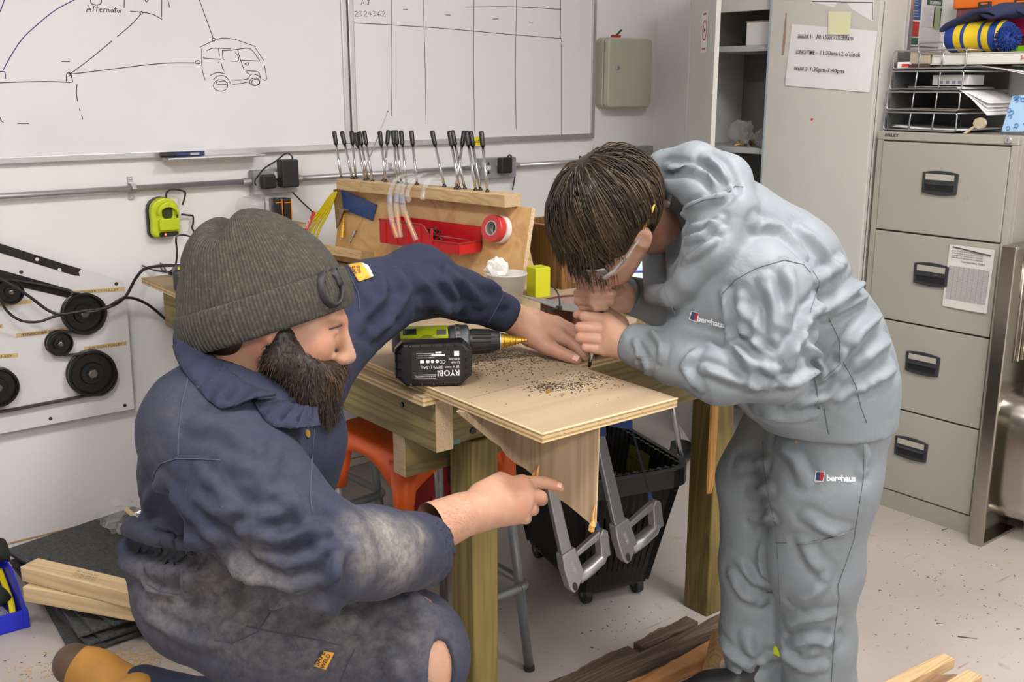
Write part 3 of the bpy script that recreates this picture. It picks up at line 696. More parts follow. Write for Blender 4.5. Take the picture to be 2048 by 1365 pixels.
    lab = MB().prism(rrect(.098, .060, .006), .0006, LM(0, 0, .0002).translation, LM(0, 0).to_3x3()).build('label', mat('label_black', (.012, .012, .013), .45), bat)
    M_lw = mat('label_white', (.75, .75, .75), .5)
    text('RYOBI', .0165, LM(-.045, .0105), M_lw, lab, 'lettering', sx=.95, bold=.02)
    text('RB1815C(130587072)', .0040, LM(.002, .0205), M_lw, lab, 'lettering', sx=1.1)
    text('18 V ===  28Wh (1.5Ah)', .0076, LM(-.045, .0015), M_lw, lab, 'lettering', sx=.98)
    text('Li-Ion', .0076, LM(-.045, -.0070), M_lw, lab, 'lettering')
    text('SNR18/66', .0048, LM(-.045, -.0130), M_lw, lab, 'lettering', sx=1.1)
    text('CE', .0105, LM(-.018, -.0105), M_lw, lab, 'lettering')
    mk = MB(); I3 = LM(0, 0).to_3x3()
    for i, u in enumerate((-.001, .008, .017)): mk.lathe([(.0034, 0), (.0034, .0002), (0, .0002)], LM(u, -.0080).translation, I3, 12)
    mk.prism([(.024, -.011), (.032, -.011), (.032, -.005), (.024, -.005)], .0002, LM(0, 0).translation, I3)
    for (u0, v0, u1, v1) in ((-.016, -.0225, .010, -.0185), (-.010, -.0275, .002, -.024)): mk.prism([(u0, v0), (u1, v0), (u1, v1), (u0, v1)], .0002, LM(0, 0).translation, I3)
    mk.prism([(.002, .0180), (.044, .0180), (.044, .0185), (.002, .0185)], .0002, LM(0, 0).translation, I3); mk.prism([(.002, .0255), (.044, .0255), (.044, .0260), (.002, .0260)], .0002, LM(0, 0).translation, I3)
    mk.prism([(-.044, -.0275), (-.034, -.0275), (-.034, -.0175), (-.044, -.0175)], .0002, LM(0, 0).translation, I3)
    mk.build('symbols', M_lw, lab)['kind'] = 'stuff'
    for i in range(3): text('rechargeable lithium battery pack', .0026, LM(.004, -.0165 - i * .0042), M_lw, lab, 'small_print')
    # handle between housing and battery
    hs = a + A * (L * .30); he = cen - out * .060
    pts = [hs, hs + (he - hs) * .35, hs + (he - hs) * .7, he]
    MB().tube(pts, [.030, .024, .024, .040], 16, flat=.72, up=N).build('handle', m_body, t, smooth=True)
    MB().tube([pts[0] + N * .012, pts[1] + N * .012, pts[2] + N * .010, pts[3] + N * .006], [.024, .0175, .0175, .033], 12, flat=.6, up=N).build('lime_grip', M_lime, t, smooth=True)
    MB().box(hs + (he - hs) * .22 + A * .028, (.016, .020, .028), brot).build('trigger', M_blackp, t, bev=.004)
drill()
# ============================================================ TOOL RACK ON THE BENCH
RD = Vector((-.143, .99, 0)).normalized(); RN = Vector((-RD.y, RD.x, 0))    # along the rack, out of its face
RB = Vector((1.872, 2.315, TZ + .004)); LEAN = 12
RU = (Z3 * math.cos(R(LEAN)) - RN * math.sin(R(LEAN))).normalized()        # up the leaning panel
RF = RU.cross(RD).normalized()
if RF.dot(RN) < 0: RF = -RF
def RP(s_, h, o=0): return RB + RD * s_ + RU * h + RF * o
def RPX(x, y, o=0):
    """surveyed point on the panel's face, o proud of it"""
    d = ray(x, y); k_ = ((RB + RF * o) - CC).dot(RF) / d.dot(RF); return CC + d * k_
RROT = Matrix((-RD, RU, RF)).transposed()        # local x to the right as seen, y up, z out
W_rack = wood('rack_plywood', (.56, .33, .13), (.68, .44, .20), (.73, .49, .24), axis=0, scale=.5, ring=6, bump=.06, dark=(.50, .28, .10), rough=.4)
BZT = 1.165
def rack():
    t = thing('tool_rack', 'leaning plywood tool rack with a drilled timber beam along its top', 'tool rack', RP(.43, 0, 0))
    mb = MB(); a = [RP(0, 0, 0), RP(.88, 0, 0), RP(.88, .250, 0), RP(0, .250, 0)]; b = [p - RF * .016 for p in a]
    mb.cur = 0; mb.add(a + b, [(0, 1, 2, 3), (7, 6, 5, 4)]); mb.cur = 1; mb.add(a + b, [(1, 0, 4, 5), (2, 1, 5, 6), (3, 2, 6, 7), (0, 3, 7, 4)])
    mb.build('panel', [W_rack, mat('rack_ply_edge', (.62, .47, .30), .7, noise=.3, nscale=200)], t)
    n = Vector((1.86, 2.37, 0)); f = Vector((1.748, 3.147, 0)); d = (f - n).normalized(); q = Vector((d.y, -d.x, 0))
    P = []
    for z in (BZT - .036, BZT):
        P += [n + Z3 * z, n + q * .070 + Z3 * z, f + q * .070 + Z3 * z, f + Z3 * z]
    bm = MB().hexa(P).build('top_beam', W_pine, t, bev=.002)
    e = [p - d * .0006 for p in (P[0], P[1], P[5], P[4])]
    MB().add(e, [(0, 1, 2, 3)]).build('end_grain', W_end, bm)
    for s_ in (.10, .80): MB().box(RP(s_, .262, .012), (.04, .03, .03), RROT).build('beam_block', W_pine, t)
    # ledge with a block at the left
    a, b = RPX(640, 488, 0), RPX(748, 510, 0)
    P0 = a - Z3 * .004
    c = (a + b) / 2
    MB().box(c + RF * .028 - RU * .010, ((b - a).length * 1.0, .030, .056), RROT).build('ledge', W_pine, t, bev=.002)
    for s_ in (.05, .83):
        MB().hexa([Vector((*v_.xy, zz_)) for v_, zz_ in ((RP(s_, 0, -.020), TZ + .0005), (RP(s_ + .03, 0, -.020), TZ + .0005), (RP(s_ + .03, 0, -.14), TZ + .0005), (RP(s_, 0, -.14), TZ + .0005), (RP(s_, .20, -.020), 1.07), (RP(s_ + .03, .20, -.020), 1.07), (RP(s_ + .03, .19, -.035), 1.07), (RP(s_, .19, -.035), 1.07))]).build('prop', W_pine, t)
    return n, f, d, q
rk_n, rk_f, rk_d, rk_q = rack()
# ---- black-handled chrome rods in the beam
M_chrome = mat('chrome', (.62, .62, .63), .16, 1.0)
M_grip = mat('rod_grip', (.012, .012, .012), .35)
rods = [(245, 300, 297, 612), (300, 300, 378, 617), (370, 298, 402, 622), (396, 312, 470, 612), (425, 302, 490, 628), (460, 296, 522, 632), (572, 300, 618, 634), (635, 292, 600, 618), (668, 293, 700, 640), (688, 293, 728, 642), (725, 295, 765, 645), (800, 295, 840, 650),
        (948, 296, 1038, 682), (1072, 298, 1145, 688), (1092, 294, 1185, 695), (1180, 296, 1118, 672), (1195, 297, 1262, 690), (1225, 300, 1297, 700), (1302, 300, 1347, 710)]
rod_lab = ['chrome rod with black grip at the end of the beam over the yellow cables'] + [None] * 6 + ['chrome rod with black grip leaning against the lean of its neighbours near the antenna'] + [None] * 7 + ['chrome rod with black grip crossing in front of the rods above the red bin'] + [None] * 2 + ['chrome rod with black grip next to the beam end over the tape rolls']
for i, (gx, gy, bx_, by_) in enumerate(rods):
    b = PZ(600 + bx_ / 3.592, 180 + by_ / 3.592, BZT)
    # keep the foot on the beam's top face
    o_ = .022 + .030 * ((i * 7) % 5) / 4; c0 = Vector((rk_n.x, rk_n.y, BZT)) + rk_q * o_; dx = ray(600 + bx_ / 3.592, 0) - ray(600 + bx_ / 3.592, 400); nn = ray(600 + bx_ / 3.592, 380).cross(dx); s_ = (CC - c0).dot(nn) / rk_d.dot(nn); b = c0 + rk_d * s_
    tp = Q(600 + gx / 3.592, 180 + gy / 3.592, (b - CC).dot(CF) + .012)
    t = thing('metal_rod', rod_lab[i] or 'slim chrome rod with a black grip standing in the row on the beam', 'rod', b, group='chrome rods standing in the beam')
    d = (tp - b); L = d.length; d.normalize()
    MB().cyl(b, b + d * (L - .040), .0042, seg=10).build('shaft', M_chrome, t, smooth=True)
    MB().lathe([(.0064, L - .045), (.0072, L - .042), (.0078, L - .006), (.0072, L), (0, L)], b, frame(d), 10).build('grip', M_grip, t, smooth=True)
    MB().cyl(b, b + d * .005, .0066, seg=10).build('collar', M_blackp, t)
b = Vector((rk_n.x, rk_n.y, BZT)) + rk_d * (PZ(775, 355, BZT) - rk_n).dot(rk_d) + rk_q * .04
t = thing('antenna_rod', 'thin telescopic antenna rising above the other rods', 'antenna', b)
tp = Q(775.5, 223, (b - CC).dot(CF)); MB().cyl(b, tp, .0026, .0012, 8).build('mast', M_chrome, t); MB().ball(tp, .0032, 8).build('tip', M_chrome, t)
# ---- red parts bin
M_red = mat('red_bin_plastic', (.55, .012, .016), .38, noise=.1, nscale=25)
def parts_bin():
    a, b = RPX(808, 430, .002), RPX(968, 437, .002)
    L = abs((b - a).dot(RD)); H, Wd = .074, .105; o = RPX(968, 440, .002)
    mid = RPX(886, 466, .002)
    # local: x along -RD (to the right as seen), y up, z out of the panel
    up = Z3; out = RN
    rot = Matrix((-RD, up, out)).transposed(); c = mid - up * (H * .5)
    def B(x, y, z): return c + rot @ Vector((x, y, z))
    t = thing('parts_bin', 'red plastic parts bin hung on the tool rack full of black ties', 'parts bin', B(0, 0, .05))
    h = L / 2; yb = .0; z0 = .012
    # floor, back, left end, right low lip, and the long ribbed side with its step
    MB().span_l(B, (-h + .008, 0, z0), (h - .008, .004, Wd - .006)).build('bottom', M_red, t)
    MB().span_l(B, (-h, 0, z0), (h, H, z0 + .003)).build('back_wall', M_red, t)
    MB().span_l(B, (-h, 0, z0), (-h + .003, H, Wd)).build('end_wall', M_red, t)
    MB().span_l(B, (h - .003, 0, z0), (h, H * .42, Wd)).build('front_lip', M_red, t)
    pr = [(-h, 0), (h, 0), (h, H * .42), (h * .36, H * .42), (h * .16, H * .95), (h * .1, H), (-h, H)]
    MB().prism(pr, .003, B(0, 0, Wd - .003), rot).build('side_wall', M_red, t)
    for i in range(5):
        x_ = -h * .86 + i * h * .30; rb = MB(); rb.hexa([B(x_, .002, Wd - .001), B(x_ + .007, .002, Wd - .001), B(x_ + .007, H * .9, Wd - .001), B(x_, H * .9, Wd - .001), B(x_, .002, Wd + .004), B(x_ + .007, .002, Wd + .004), B(x_ + .007, H * .9, Wd + .004), B(x_, H * .9, Wd + .004)]); rb.build('side_rib', M_red, t)
    MB().tube([B(-h, H, Wd), B(h * .1, H, Wd), B(h * .16, H * .95, Wd), B(h * .36, H * .42, Wd), B(h, H * .42, Wd), B(h, H * .42, z0)], .0032, 6).build('rim', mat('red_bin_rim', (.30, .02, .02), .5), t)
    MB().span_l(B, (h * .42, H * .12, Wd), (h * .96, H * .36, Wd + .0008)).build('card_slot', M_red, t)
    # contents: bunch of black cable ties
    r_ = random.Random(5); k_ = thing('cable_ties', 'bunch of black cable ties sticking out of the red bin', 'cable ties', B(h * .35, .012, .05))
    mb = MB()
    for i in range(26):
        p = Vector((r_.uniform(.0, .03), r_.uniform(.018, .05), r_.uniform(.04, .085))); q = p + Vector((r_.uniform(-.012, .02), r_.uniform(-.006, .012), r_.uniform(-.01, .01)))
        mb.tube([B(*p), B(*((p + q) / 2 + Vector((0, .006, 0)))), B(*q)], .0028, 4)
    mb.build('heads', M_blackp, k_)
    mb = MB()
    for i in range(5): mb.tube([B(.02, .036 + i * .001, .06), B(.06, .039, .058 + i * .003), B(h - .006, .036 + i * .0006, .05 + i * .003)], .0014, 4, flat=.4)
    mb.build('tails', mat('grey_tie', (.12, .12, .13), .4), k_)
def _span_l(s, B, a, b):
    a, b = Vector(a), Vector(b)
    return s.hexa([B(x, y, z) for z in (a.z, b.z) for x, y in ((a.x, a.y), (b.x, a.y), (b.x, b.y), (a.x, b.y))])
MB.span_l = _span_l
parts_bin()
# ---- tape rolls on a peg
def tape(c, r_, w_, m, label, core):
    t = thing('tape_roll', label, 'tape roll', c - Z3 * r_); rot = frame(RF, RD)
    n = 40; mb = MB()
    mb.lathe([(r_ * .56, 0), (r_ * .98, 0), (r_, w_ * .06), (r_, w_ * .94), (r_ * .98, w_), (r_ * .56, w_)], c, rot, n); mb.f = [f for f in mb.f if len(f) == 4]
    mb.build('tape', m, t, smooth=False)
    mb = MB(); mb.lathe([(r_ * .48, -.001), (r_ * .56, -.001), (r_ * .56, w_ + .001), (r_ * .48, w_ + .001), (r_ * .48, -.001)], c, rot, n); mb.f = [f for f in mb.f if len(f) == 4]
    mb.build('core', core, t, smooth=False); return t
M_core = mat('silver_core', (.5, .5, .5), .35, .6)
cw = RPX(1004, 460, .002); tape(cw, .041, .018, mat('white_tape', (.72, .68, .66), .5), 'white tape roll behind the red one on the rack', M_core)
tape(cw + RF * .0195 + RD * .004, .040, .024, mat('red_tape', (.55, .035, .035), .3), 'red glossy tape roll hung on the rack', M_core)
# ---- blue card, gold step bit, nut driver, pencil, yellow leads, hook
t = thing('blue_card', 'glossy blue plastic card screwed to the rack', 'card', RPX(720, 420, .004))
z = lambda x, y, o: RPX(600 + x / 3.592, 180 + y / 3.592, o)
q = [z(310, 860, .02), z(520, 940, .006), z(552, 825, .006), z(292, 712, .012)]
MB().add(q, [(0, 1, 2, 3)]).build('sheet', mat('blue_gloss', (.008, .045, .19), .12), t, solid=.0015)
q = [z(262, 1000, .004), z(316, 860, .020), z(296, 712, .012), z(240, 716, .002)]
MB().add(q, [(0, 1, 2, 3)]).build('folded_flap', mat('smoked_flap', (.30, .16, .06), .15), t, solid=.0015)
MB().cyl(z(255, 845, .0), z(345, 862, .03), .003, seg=8).build('screw', M_chrome, t)
t = thing('step_drill_bit', 'gold step drill bit standing on the rack ledge', 'drill bit', z(300, 1078, .02))
a, b = z(298, 1078, .028), z(318, 893, .028); d = (b - a); L = d.length; rot = frame(d)
pr = [(.0028, 0), (.0028, L * .08)]
for i in range(9): r_ = .0115 * (1 - i / 9.6) + .0008; pr += [(r_, L * (.1 + i * .1)), (r_, L * (.175 + i * .1))]
MB().lathe(pr + [(0, L)], a, rot, 14).build('bit', mat('titanium_gold'), t); MB().cyl(a, a + d * .09, .0045, seg=6).build('shank', M_chrome, t)
t = thing('nut_driver', 'small steel nut driver leaning on the rack ledge', 'nut driver', z(355, 1103, .02))
a, b = z(356, 1103, .028), z(398, 1005, .012); d = (b - a); L = d.length
MB().lathe([(.003, 0), (.003, L * .45), (.0055, L * .5), (.006, L), (.0035, L)], a, frame(d), 12).build('shaft', mat('tool_steel', (.28, .27, .25), .3, .9), t, smooth=False)
t = thing('yellow_leads', 'bundle of yellow cables hanging over the end of the rack', 'cable', z(90, 1040, .0))
for i in range(5):
    o = RD * (i * .006); mb = MB()
    MB().tube(smoothpts([z(262, 730 + i * 4, .006) - RD * .004 + o, z(236 - i * 3, 800, .012) + o, z(205 - i * 7, 880, .014) + o * 1.3, z(150 - i * 16, 980, .01) + o * 1.6, z(118 - i * 17, 1062, .006) + o * 2], 5), .0042, 7).build('lead', mat('yellow_cable', (.80, .66, .012), .4), t, smooth=True)
t = thing('pencil', 'red pencil with white lettering sticking up beside the yellow leads', 'pencil', Q(610, 462, 3.55))
a, b = Q(612, 460, 3.55), Q(629, 424, 3.55)
MB().cyl(a, b, .006, seg=6).build('barrel', mat('red_paint', (.5, .03, .04), .4), t); d = (b - a).normalized(); MB().cyl(b, b + d * .014, .006, .0008, 6).build('point', mat('raw_wood_edge'), t)
text('USTOP', .011, TM(a + d * .004 - CF * .0066 - d.cross(CF) * .003, d, d.cross(CF) * 1), M_lw if 'M_lw' in globals() else M_white, t, 'lettering')
# ---- clear plastic tubes draped over the beam
M_clear = mat('clear_plastic', (.70, .72, .74), .10, alpha=.20, spec=1.0)
M_orange = mat('orange_tip', (.75, .33, .02), .4)
def tubes():
    z2 = lambda x, y, d: Q(600 + x / 3.592, 180 + y / 3.592, d)
    base = (PZ(800, 372, BZT) - CC).dot(CF)
    spec = [([(800, 600, .02), (720, 622, -.02), (668, 680, -.055), (645, 760, -.13), (648, 860, -.135), (665, 960, -.135), (698, 1062, -.13)], 1, 'clear tube with an orange tip draped furthest from the tape rolls'),
            ([(830, 606, .02), (760, 640, -.02), (705, 700, -.055), (692, 790, -.13), (698, 900, -.135), (722, 1060, -.13)], 1, 'clear tube with an orange tip beside the red bin'),
            ([(880, 610, .02), (800, 640, -.02), (735, 710, -.055), (735, 800, -.135), (760, 900, -.135), (835, 1080, -.13)], 1, 'clear tube with an orange tip hanging below the red bin'),
            ([(900, 600, .02), (840, 632, -.02), (790, 690, -.05), (770, 760, -.06), (790, 800, -.065)], 0, 'clear tube looped over the beam into the red bin'),
            ([(980, 610, .03), (1010, 640, .02), (940, 640, -.01), (900, 690, -.045), (880, 790, -.06)], 0, 'clear tube with a torn end looped near the chrome rods')]
    for pts, tip, lab in spec:
        P = [z2(x_, y_, base + o) for x_, y_, o in pts]
        t = thing('clear_tube', lab, 'plastic tube', P[-1], group='clear tubes over the beam')
        sp = smoothpts(P, 5); MB().tube(sp, .0085, 8, flat=.55).build('tubing', M_clear, t, smooth=True)
        if tip: MB().tube(sp[-7:], [.0025, .003, .004, .004, .004, .003, .001], 6).build('tip', M_orange, t)
        MB().tube(sp[len(sp) // 2:len(sp) // 2 + 4], .0088, 8, flat=.5).build('print_band', mat('tube_print', (.25, .25, .26), .5), t) if tip else None
tubes()
# ---- things on the bench right of the rack
def crumple(c, r_, n, seed, sx=1, sy=1, sz=1, amp=.35):
    """crumpled film: faceted ball with creases"""
    rr = random.Random(seed); bm = bmesh.new(); bmesh.ops.create_icosphere(bm, subdivisions=3, radius=1)
    ax = [Vector((rr.uniform(-1, 1), rr.uniform(-1, 1), rr.uniform(-1, 1))).normalized() for _ in range(n)]
    of = [rr.uniform(.2, .9) for _ in range(n)]
    for v in bm.verts:
        d = v.co.normalized(); k_ = 1
        for a_, o_ in zip(ax, of): k_ -= amp * max(0, 1 - abs(d.dot(a_) - o_) * 6) * .5
        k_ += rr.uniform(-.06, .06); v.co = d * k_
    V = [Vector(c) + Vector((v.co.x * r_ * sx, v.co.y * r_ * sy, v.co.z * r_ * sz)) for v in bm.verts]
    F = [tuple(v.index for v in f.verts) for f in bm.faces]; bm.free(); return MB().add(V, F)
M_film = mat('clear_film', (.62, .63, .65), .10, alpha=.20, spec=1.0)
t = thing('plastic_tub', 'frosted plastic tub standing in front of the lime box', 'tub', (1.765, 2.24, TZ))
mb = MB(); mb.lathe([(0, .002), (.042, .002), (.054, .082), (.057, .084), (.057, .088), (.053, .088), (.041, .006), (0, .006)], (1.765, 2.24, TZ), None, 32)
mb.build('pot', mat('frosted_plastic', (.80, .77, .74), .35, trans=.35, ior=1.3), t, smooth=True)
o = thing('plastic_bag', 'crumpled clear bag stuffed in the frosted tub', 'plastic bag', (1.75, 2.26, TZ + .06)); crumple((1.752, 2.27, TZ + .094), .038, 9, 3).build('film', mat('milky_film', (.85, .84, .82), .3, trans=.3, ior=1.15), o)
t = thing('lime_box', 'lime yellow cardboard box standing behind the tub', 'box', (1.93, 2.27, TZ)); p0 = PZ(1040, 592, TZ)
MB().box((1.905, 2.27, TZ + .043), (.05, .05, .086), Matrix.Rotation(R(-8), 3, 'Z')).build('carton', mat('lime_card', (.55, .56, .008), .6), t, bev=.002)
MB().box((1.905, 2.27, TZ + .0865), (.044, .044, .001), Matrix.Rotation(R(-8), 3, 'Z')).build('flap', mat('lime_card_dark', (.44, .45, .01), .6), t)
W_brown = wood('varnished_brown', (.10, .045, .012), (.20, .095, .025), (.26, .13, .035), axis=2, rough=.35)
t = thing('wooden_crate', 'dark varnished wooden crate behind the youth at the end of the bench', 'crate', (2.12, 2.42, TZ))
MB().span((2.02, 2.30, TZ), (2.24, 2.318, 1.065)).build('front_panel', W_brown, t, bev=.002); MB().span((2.02, 2.318, TZ), (2.038, 2.55, 1.065)).build('side_panel', W_brown, t, bev=.002); MB().span((2.222, 2.318, TZ), (2.24, 2.55, 1.065)).build('side_panel', W_brown, t, bev=.002); MB().span((2.038, 2.532, TZ), (2.222, 2.55, 1.065)).build('back_panel', W_brown, t, bev=.002)
# sanding belt coil with a steel square on it
bc = PZ(1130, 652, TZ)
t = thing('sanding_belt', 'coiled brown sanding belt lying under the steel plate', 'sanding belt', (1.78, 1.98, TZ))
mb = MB(); cx, cy = 1.785, 1.99
sp = [(cx + (.092 - .0008 * i / 4) * math.cos(i * .26), cy + (.070 - .0008 * i / 4) * math.sin(i * .26)) for i in range(52)]
mb.grid([[(x_, y_, TZ) for x_, y_ in sp], [(x_, y_, TZ + .047) for x_, y_ in sp]]); mb.build('belt', mat('abrasive_brown', (.10, .035, .022), .85, noise=.25, nscale=300), t, solid=.002)
mb = MB(); mb.prism([(cx + .088 * math.cos(a), cy + .066 * math.sin(a)) for a in [2 * PI * i / 36 for i in range(36)]], .001, (0, 0, TZ + .042)); mb.build('inner_coils', mat('belt_back', (.24, .15, .12), .8), t)
t = thing('steel_plate', 'long grey steel plate lying across the sanding belt', 'steel plate', (1.76, 2.02, TZ + .05))
P = [PZ(1038, 592, TZ + .052), PZ(1165, 612, TZ + .052), PZ(1170, 628, TZ + .050), PZ(1120, 620, TZ + .050)]
MB().add(P + [p + Z3 * .003 for p in P], [(3, 2, 1, 0), (4, 5, 6, 7), (0, 1, 5, 4), (1, 2, 6, 5), (2, 3, 7, 6), (3, 0, 4, 7)]).build('plate', mat('dull_steel', (.42, .43, .44), .35, .8), t)
t = thing('cable_tie', 'black cable tie looped round the steel plate', 'cable tie', PZ(1118, 618, TZ + .055))
mb = MB(); mb.tube(smoothpts([Q(1108, 575, 2.62), Q(1117, 590, 2.60), Q(1119, 612, 2.585), Q(1110, 618, 2.575), Q(1080, 622, 2.60), Q(1064, 628, 2.62)], 5), .0022, 6); mb.build('strap', M_blackp, t)
MB().box(Q(1118, 616, 2.58), (.012, .012, .01)).build('head', M_blackp, t, bev=.002)
t = thing('blue_packet', 'blue packet with a printed white label behind the hands', 'packet', PZ(1150, 700, TZ))
p = PZ(1150, 690, TZ); rz = Matrix.Rotation(R(12), 3, 'Z')
MB().box((1.60, 1.80, TZ + .014), (.11, .10, .028), rz).build('packet', mat('blue_pack', (.012, .06, .30), .35), t, bev=.003)
MB().box((1.60, 1.80, TZ + .0285), (.09, .07, .001), rz).build('label', mat('label_cream', (.62, .62, .60), .5), t)
for i in range(6): MB().box(Vector((1.60, 1.80, TZ + .0293)) + rz @ Vector((-.035 + i * .011, 0, 0)), (.004, .06, .0006), rz).build('printed_bar', mat('label_blue', (.08, .12, .42), .5), t)
# clear organiser with sanding discs
def organiser():
    c = Vector((1.98, 1.90, TZ)); rz = Matrix.Rotation(R(-35), 3, 'Z') @ Matrix.Rotation(R(-38), 3, 'X')
    t = thing('disc_organiser', 'clear compartment box of sanding discs propped on the bench', 'organiser box', c)
    c = c + Z3 * .0555
    w_, h_, d_ = .15, .115, .028
    MB().box(c, (w_, d_, h_), rz).build('case', mat('thin_clear', (.85, .86, .88), .1, alpha=.22, spec=.8), t, bev=.003)
    cols = ((.55, .42, .30), (.12, .12, .16), (.45, .12, .10), (.60, .50, .36), (.35, .33, .30), (.09, .08, .13))
    i = 0
    for ix in range(3):
        for iz in range(2):
            for l in range(2):
                o = c + rz @ Vector((-.048 + ix * .048 + l * .006, -.004 - l * .004, -.028 + iz * .055 - l * .004))
                MB().cyl(o, o + rz @ Vector((0, -.003, 0)), .021, seg=20).build('disc', mat('disc_%d' % (i % 6), cols[i % 6], .8), t); i += 1
    for ix in (-.5, .5): MB().box(c + rz @ Vector((ix * .048 * 1.0, 0, 0)), (.0015, d_ * .9, h_ * .95), rz).build('divider', mat('thin_clear'), t)
    MB().box(c + rz @ Vector((0, 0, 0)), (w_ * .97, d_ * .9, .0015), rz).build('divider', mat('thin_clear'), t)
    pn = thing('pen', 'blue pen resting on top of the disc organiser', 'pen', c + rz @ Vector((0, -.01, h_ / 2 + .006)))
    a, b = c + rz @ Vector((-.04, -.006, h_ / 2 + .0055)), c + rz @ Vector((.05, -.006, h_ / 2 + .0055)); MB().cyl(a, b, .005, seg=10).build('barrel', mat('pen_blue', (.03, .05, .45), .35), pn); MB().cyl(b, b + (b - a).normalized() * .01, .005, .001, 10).build('tip', M_chrome, pn)
organiser()
t = thing('paper_sheet', 'pale blue sheet standing behind the disc organiser', 'paper', (2.10, 1.97, TZ)); MB().box((2.10, 1.985, TZ + .065), (.14, .002, .13), Matrix.Rotation(R(-30), 3, 'Z') @ Matrix.Rotation(R(-15), 3, 'X')).build('sheet', mat('pale_blue_paper', (.42, .66, .74), .6), t)
for (x_, y_, sz, rz, lab) in ((1.86, 1.735, (.17, .07, .045), 20, 'short pine block beside the disc organiser'), (2.02, 1.72, (.16, .07, .04), 12, 'pine block with dark end grain near the bench corner'), (1.83, 1.90, (.06, .07, .035), 5, 'small brown wooden block behind the upper fist'), (1.595, 1.690, (.16, .075, .020), -18, 'flat offcut of board by the plywood edge')):
    t = thing('wood_block', lab, 'wood block', (x_, y_, TZ), R(rz), group='wood blocks on the bench')
    MB().box((0, 0, sz[2] / 2), sz).build('block', W_pinex if 'pine' in lab else W_grn_x, t, world=False, bev=.002)
    MB().box((sz[0] / 2, 0, sz[2] / 2), (.001, sz[1] * .96, sz[2] * .94)).build('end_grain', W_end, t, world=False)
t = thing('fabric_strap', 'small crumpled grey strap on the wood block', 'strap', (1.85, 1.74, TZ + .045)); MB().tube(smoothpts([(1.80, 1.725, TZ + .048), (1.83, 1.735, TZ + .06), (1.86, 1.74, TZ + .055), (1.90, 1.75, TZ + .053)], 4), [.006, .007, .009, .012, .014, .014, .013, .012, .01, .009, .008, .007, .006], 8, flat=.5).build('webbing', mat('grey_cloth', (.42, .42, .43), .8), t, smooth=True)
# ---- at the far left end of the bench
t = thing('spare_battery', 'dark grey tool battery with a lime button on the bench end', 'battery', (1.36, 3.02, TZ))
c = PZ(372, 583, TZ); rz = Matrix.Rotation(R(-20), 3, 'Z'); c = Vector((c.x + .03, c.y + .02, TZ))
MB().box(c + Z3 * .034, (.11, .085, .068), rz).build('case', M_dgrey, t, bev=.014, bseg=3)
MB().box(c + Z3 * .034 + rz @ Vector((-.030, -.0425, 0)), (.016, .003, .036), rz).build('release_button', M_lime, t, bev=.004)
MB().box(c + Z3 * .0685 + rz @ Vector((.0, -.02, 0)), (.08, .03, .003), rz).build('lime_top', M_lime, t)
t = thing('cable_loop', 'thin black cable looped on the bench end under the charger', 'cable', PZ(345, 545, TZ))
cc = [W(392, 478, .10), W(372, 471, .16), W(356, 471, .22), PZ(352, 480, 1.03), PZ(354, 505, .97), PZ(351, 530, .92), PZ(340, 543, .886), PZ(325, 541, .886), PZ(321, 527, .888), PZ(330, 518, .888), PZ(352, 515, .890), PZ(372, 522, .888)]
MB().tube(smoothpts(cc, 6), .0032, 6).build('lead', M_blackp, t, smooth=True)
MB().tube(smoothpts([PZ(375, 548, .886), PZ(340, 545, .886), PZ(305, 540, .886), PZ(278, 527, .888), PZ(276, 519, .888), PZ(300, 517, .888), PZ(322, 528, .888), PZ(336, 546, .888), PZ(350, 549, .886)], 6), .0032, 6).build('loop', M_blackp, t, smooth=True)
for i, (x_, lab) in enumerate(((553, 'black and orange pouch standing nearer the adapter'), (571, 'black and orange pouch standing nearer the red pencil'))):
    p = PY(x_, 440, 3.36); t = thing('tool_pouch', lab, 'tool pouch', (p.x, 3.36, p.z), group='black and orange pouches by the wall')
    hh = PY(x_, 396, 3.36).z - p.z
    MB().box((p.x, 3.36, p.z + hh / 2), (.030, .05, hh)).build('body', M_blackp, t, bev=.004); MB().box((p.x + .012, 3.334, p.z + hh / 2), (.003, .002, hh * .92)).build('orange_edge', mat('orange_trim', (.75, .22, .01), .4), t)
    MB().box((p.x - .002, 3.334, p.z + hh * .82), (.020, .002, .003)).build('orange_line', mat('orange_trim'), t)
p = PY(565, 446, 3.36)
t = thing('cardboard_carton', 'plain carton against the wall holding the black and orange pouches', 'carton', (p.x - .08, 3.35, TZ))
MB().span((p.x - .24, 3.315, TZ), (p.x + .08, 3.43, p.z - .008)).build('carton', mat('brown_card', (.45, .32, .2), .8), t)
MB().span((p.x - .24, 3.315, p.z - .008), (p.x + .08, 3.43, p.z - .0045)).build('lid', mat('brown_card'), t)
b = W(510, 410, .08); o = thing('bubble_bag', 'crumpled clear plastic bag on the carton behind the grey beanie', 'plastic bag', (b.x, 3.37, p.z)); crumple((b.x, 3.372, p.z + .058), .06, 10, 9, 1.2, .8, 1).build('film', M_film, o)
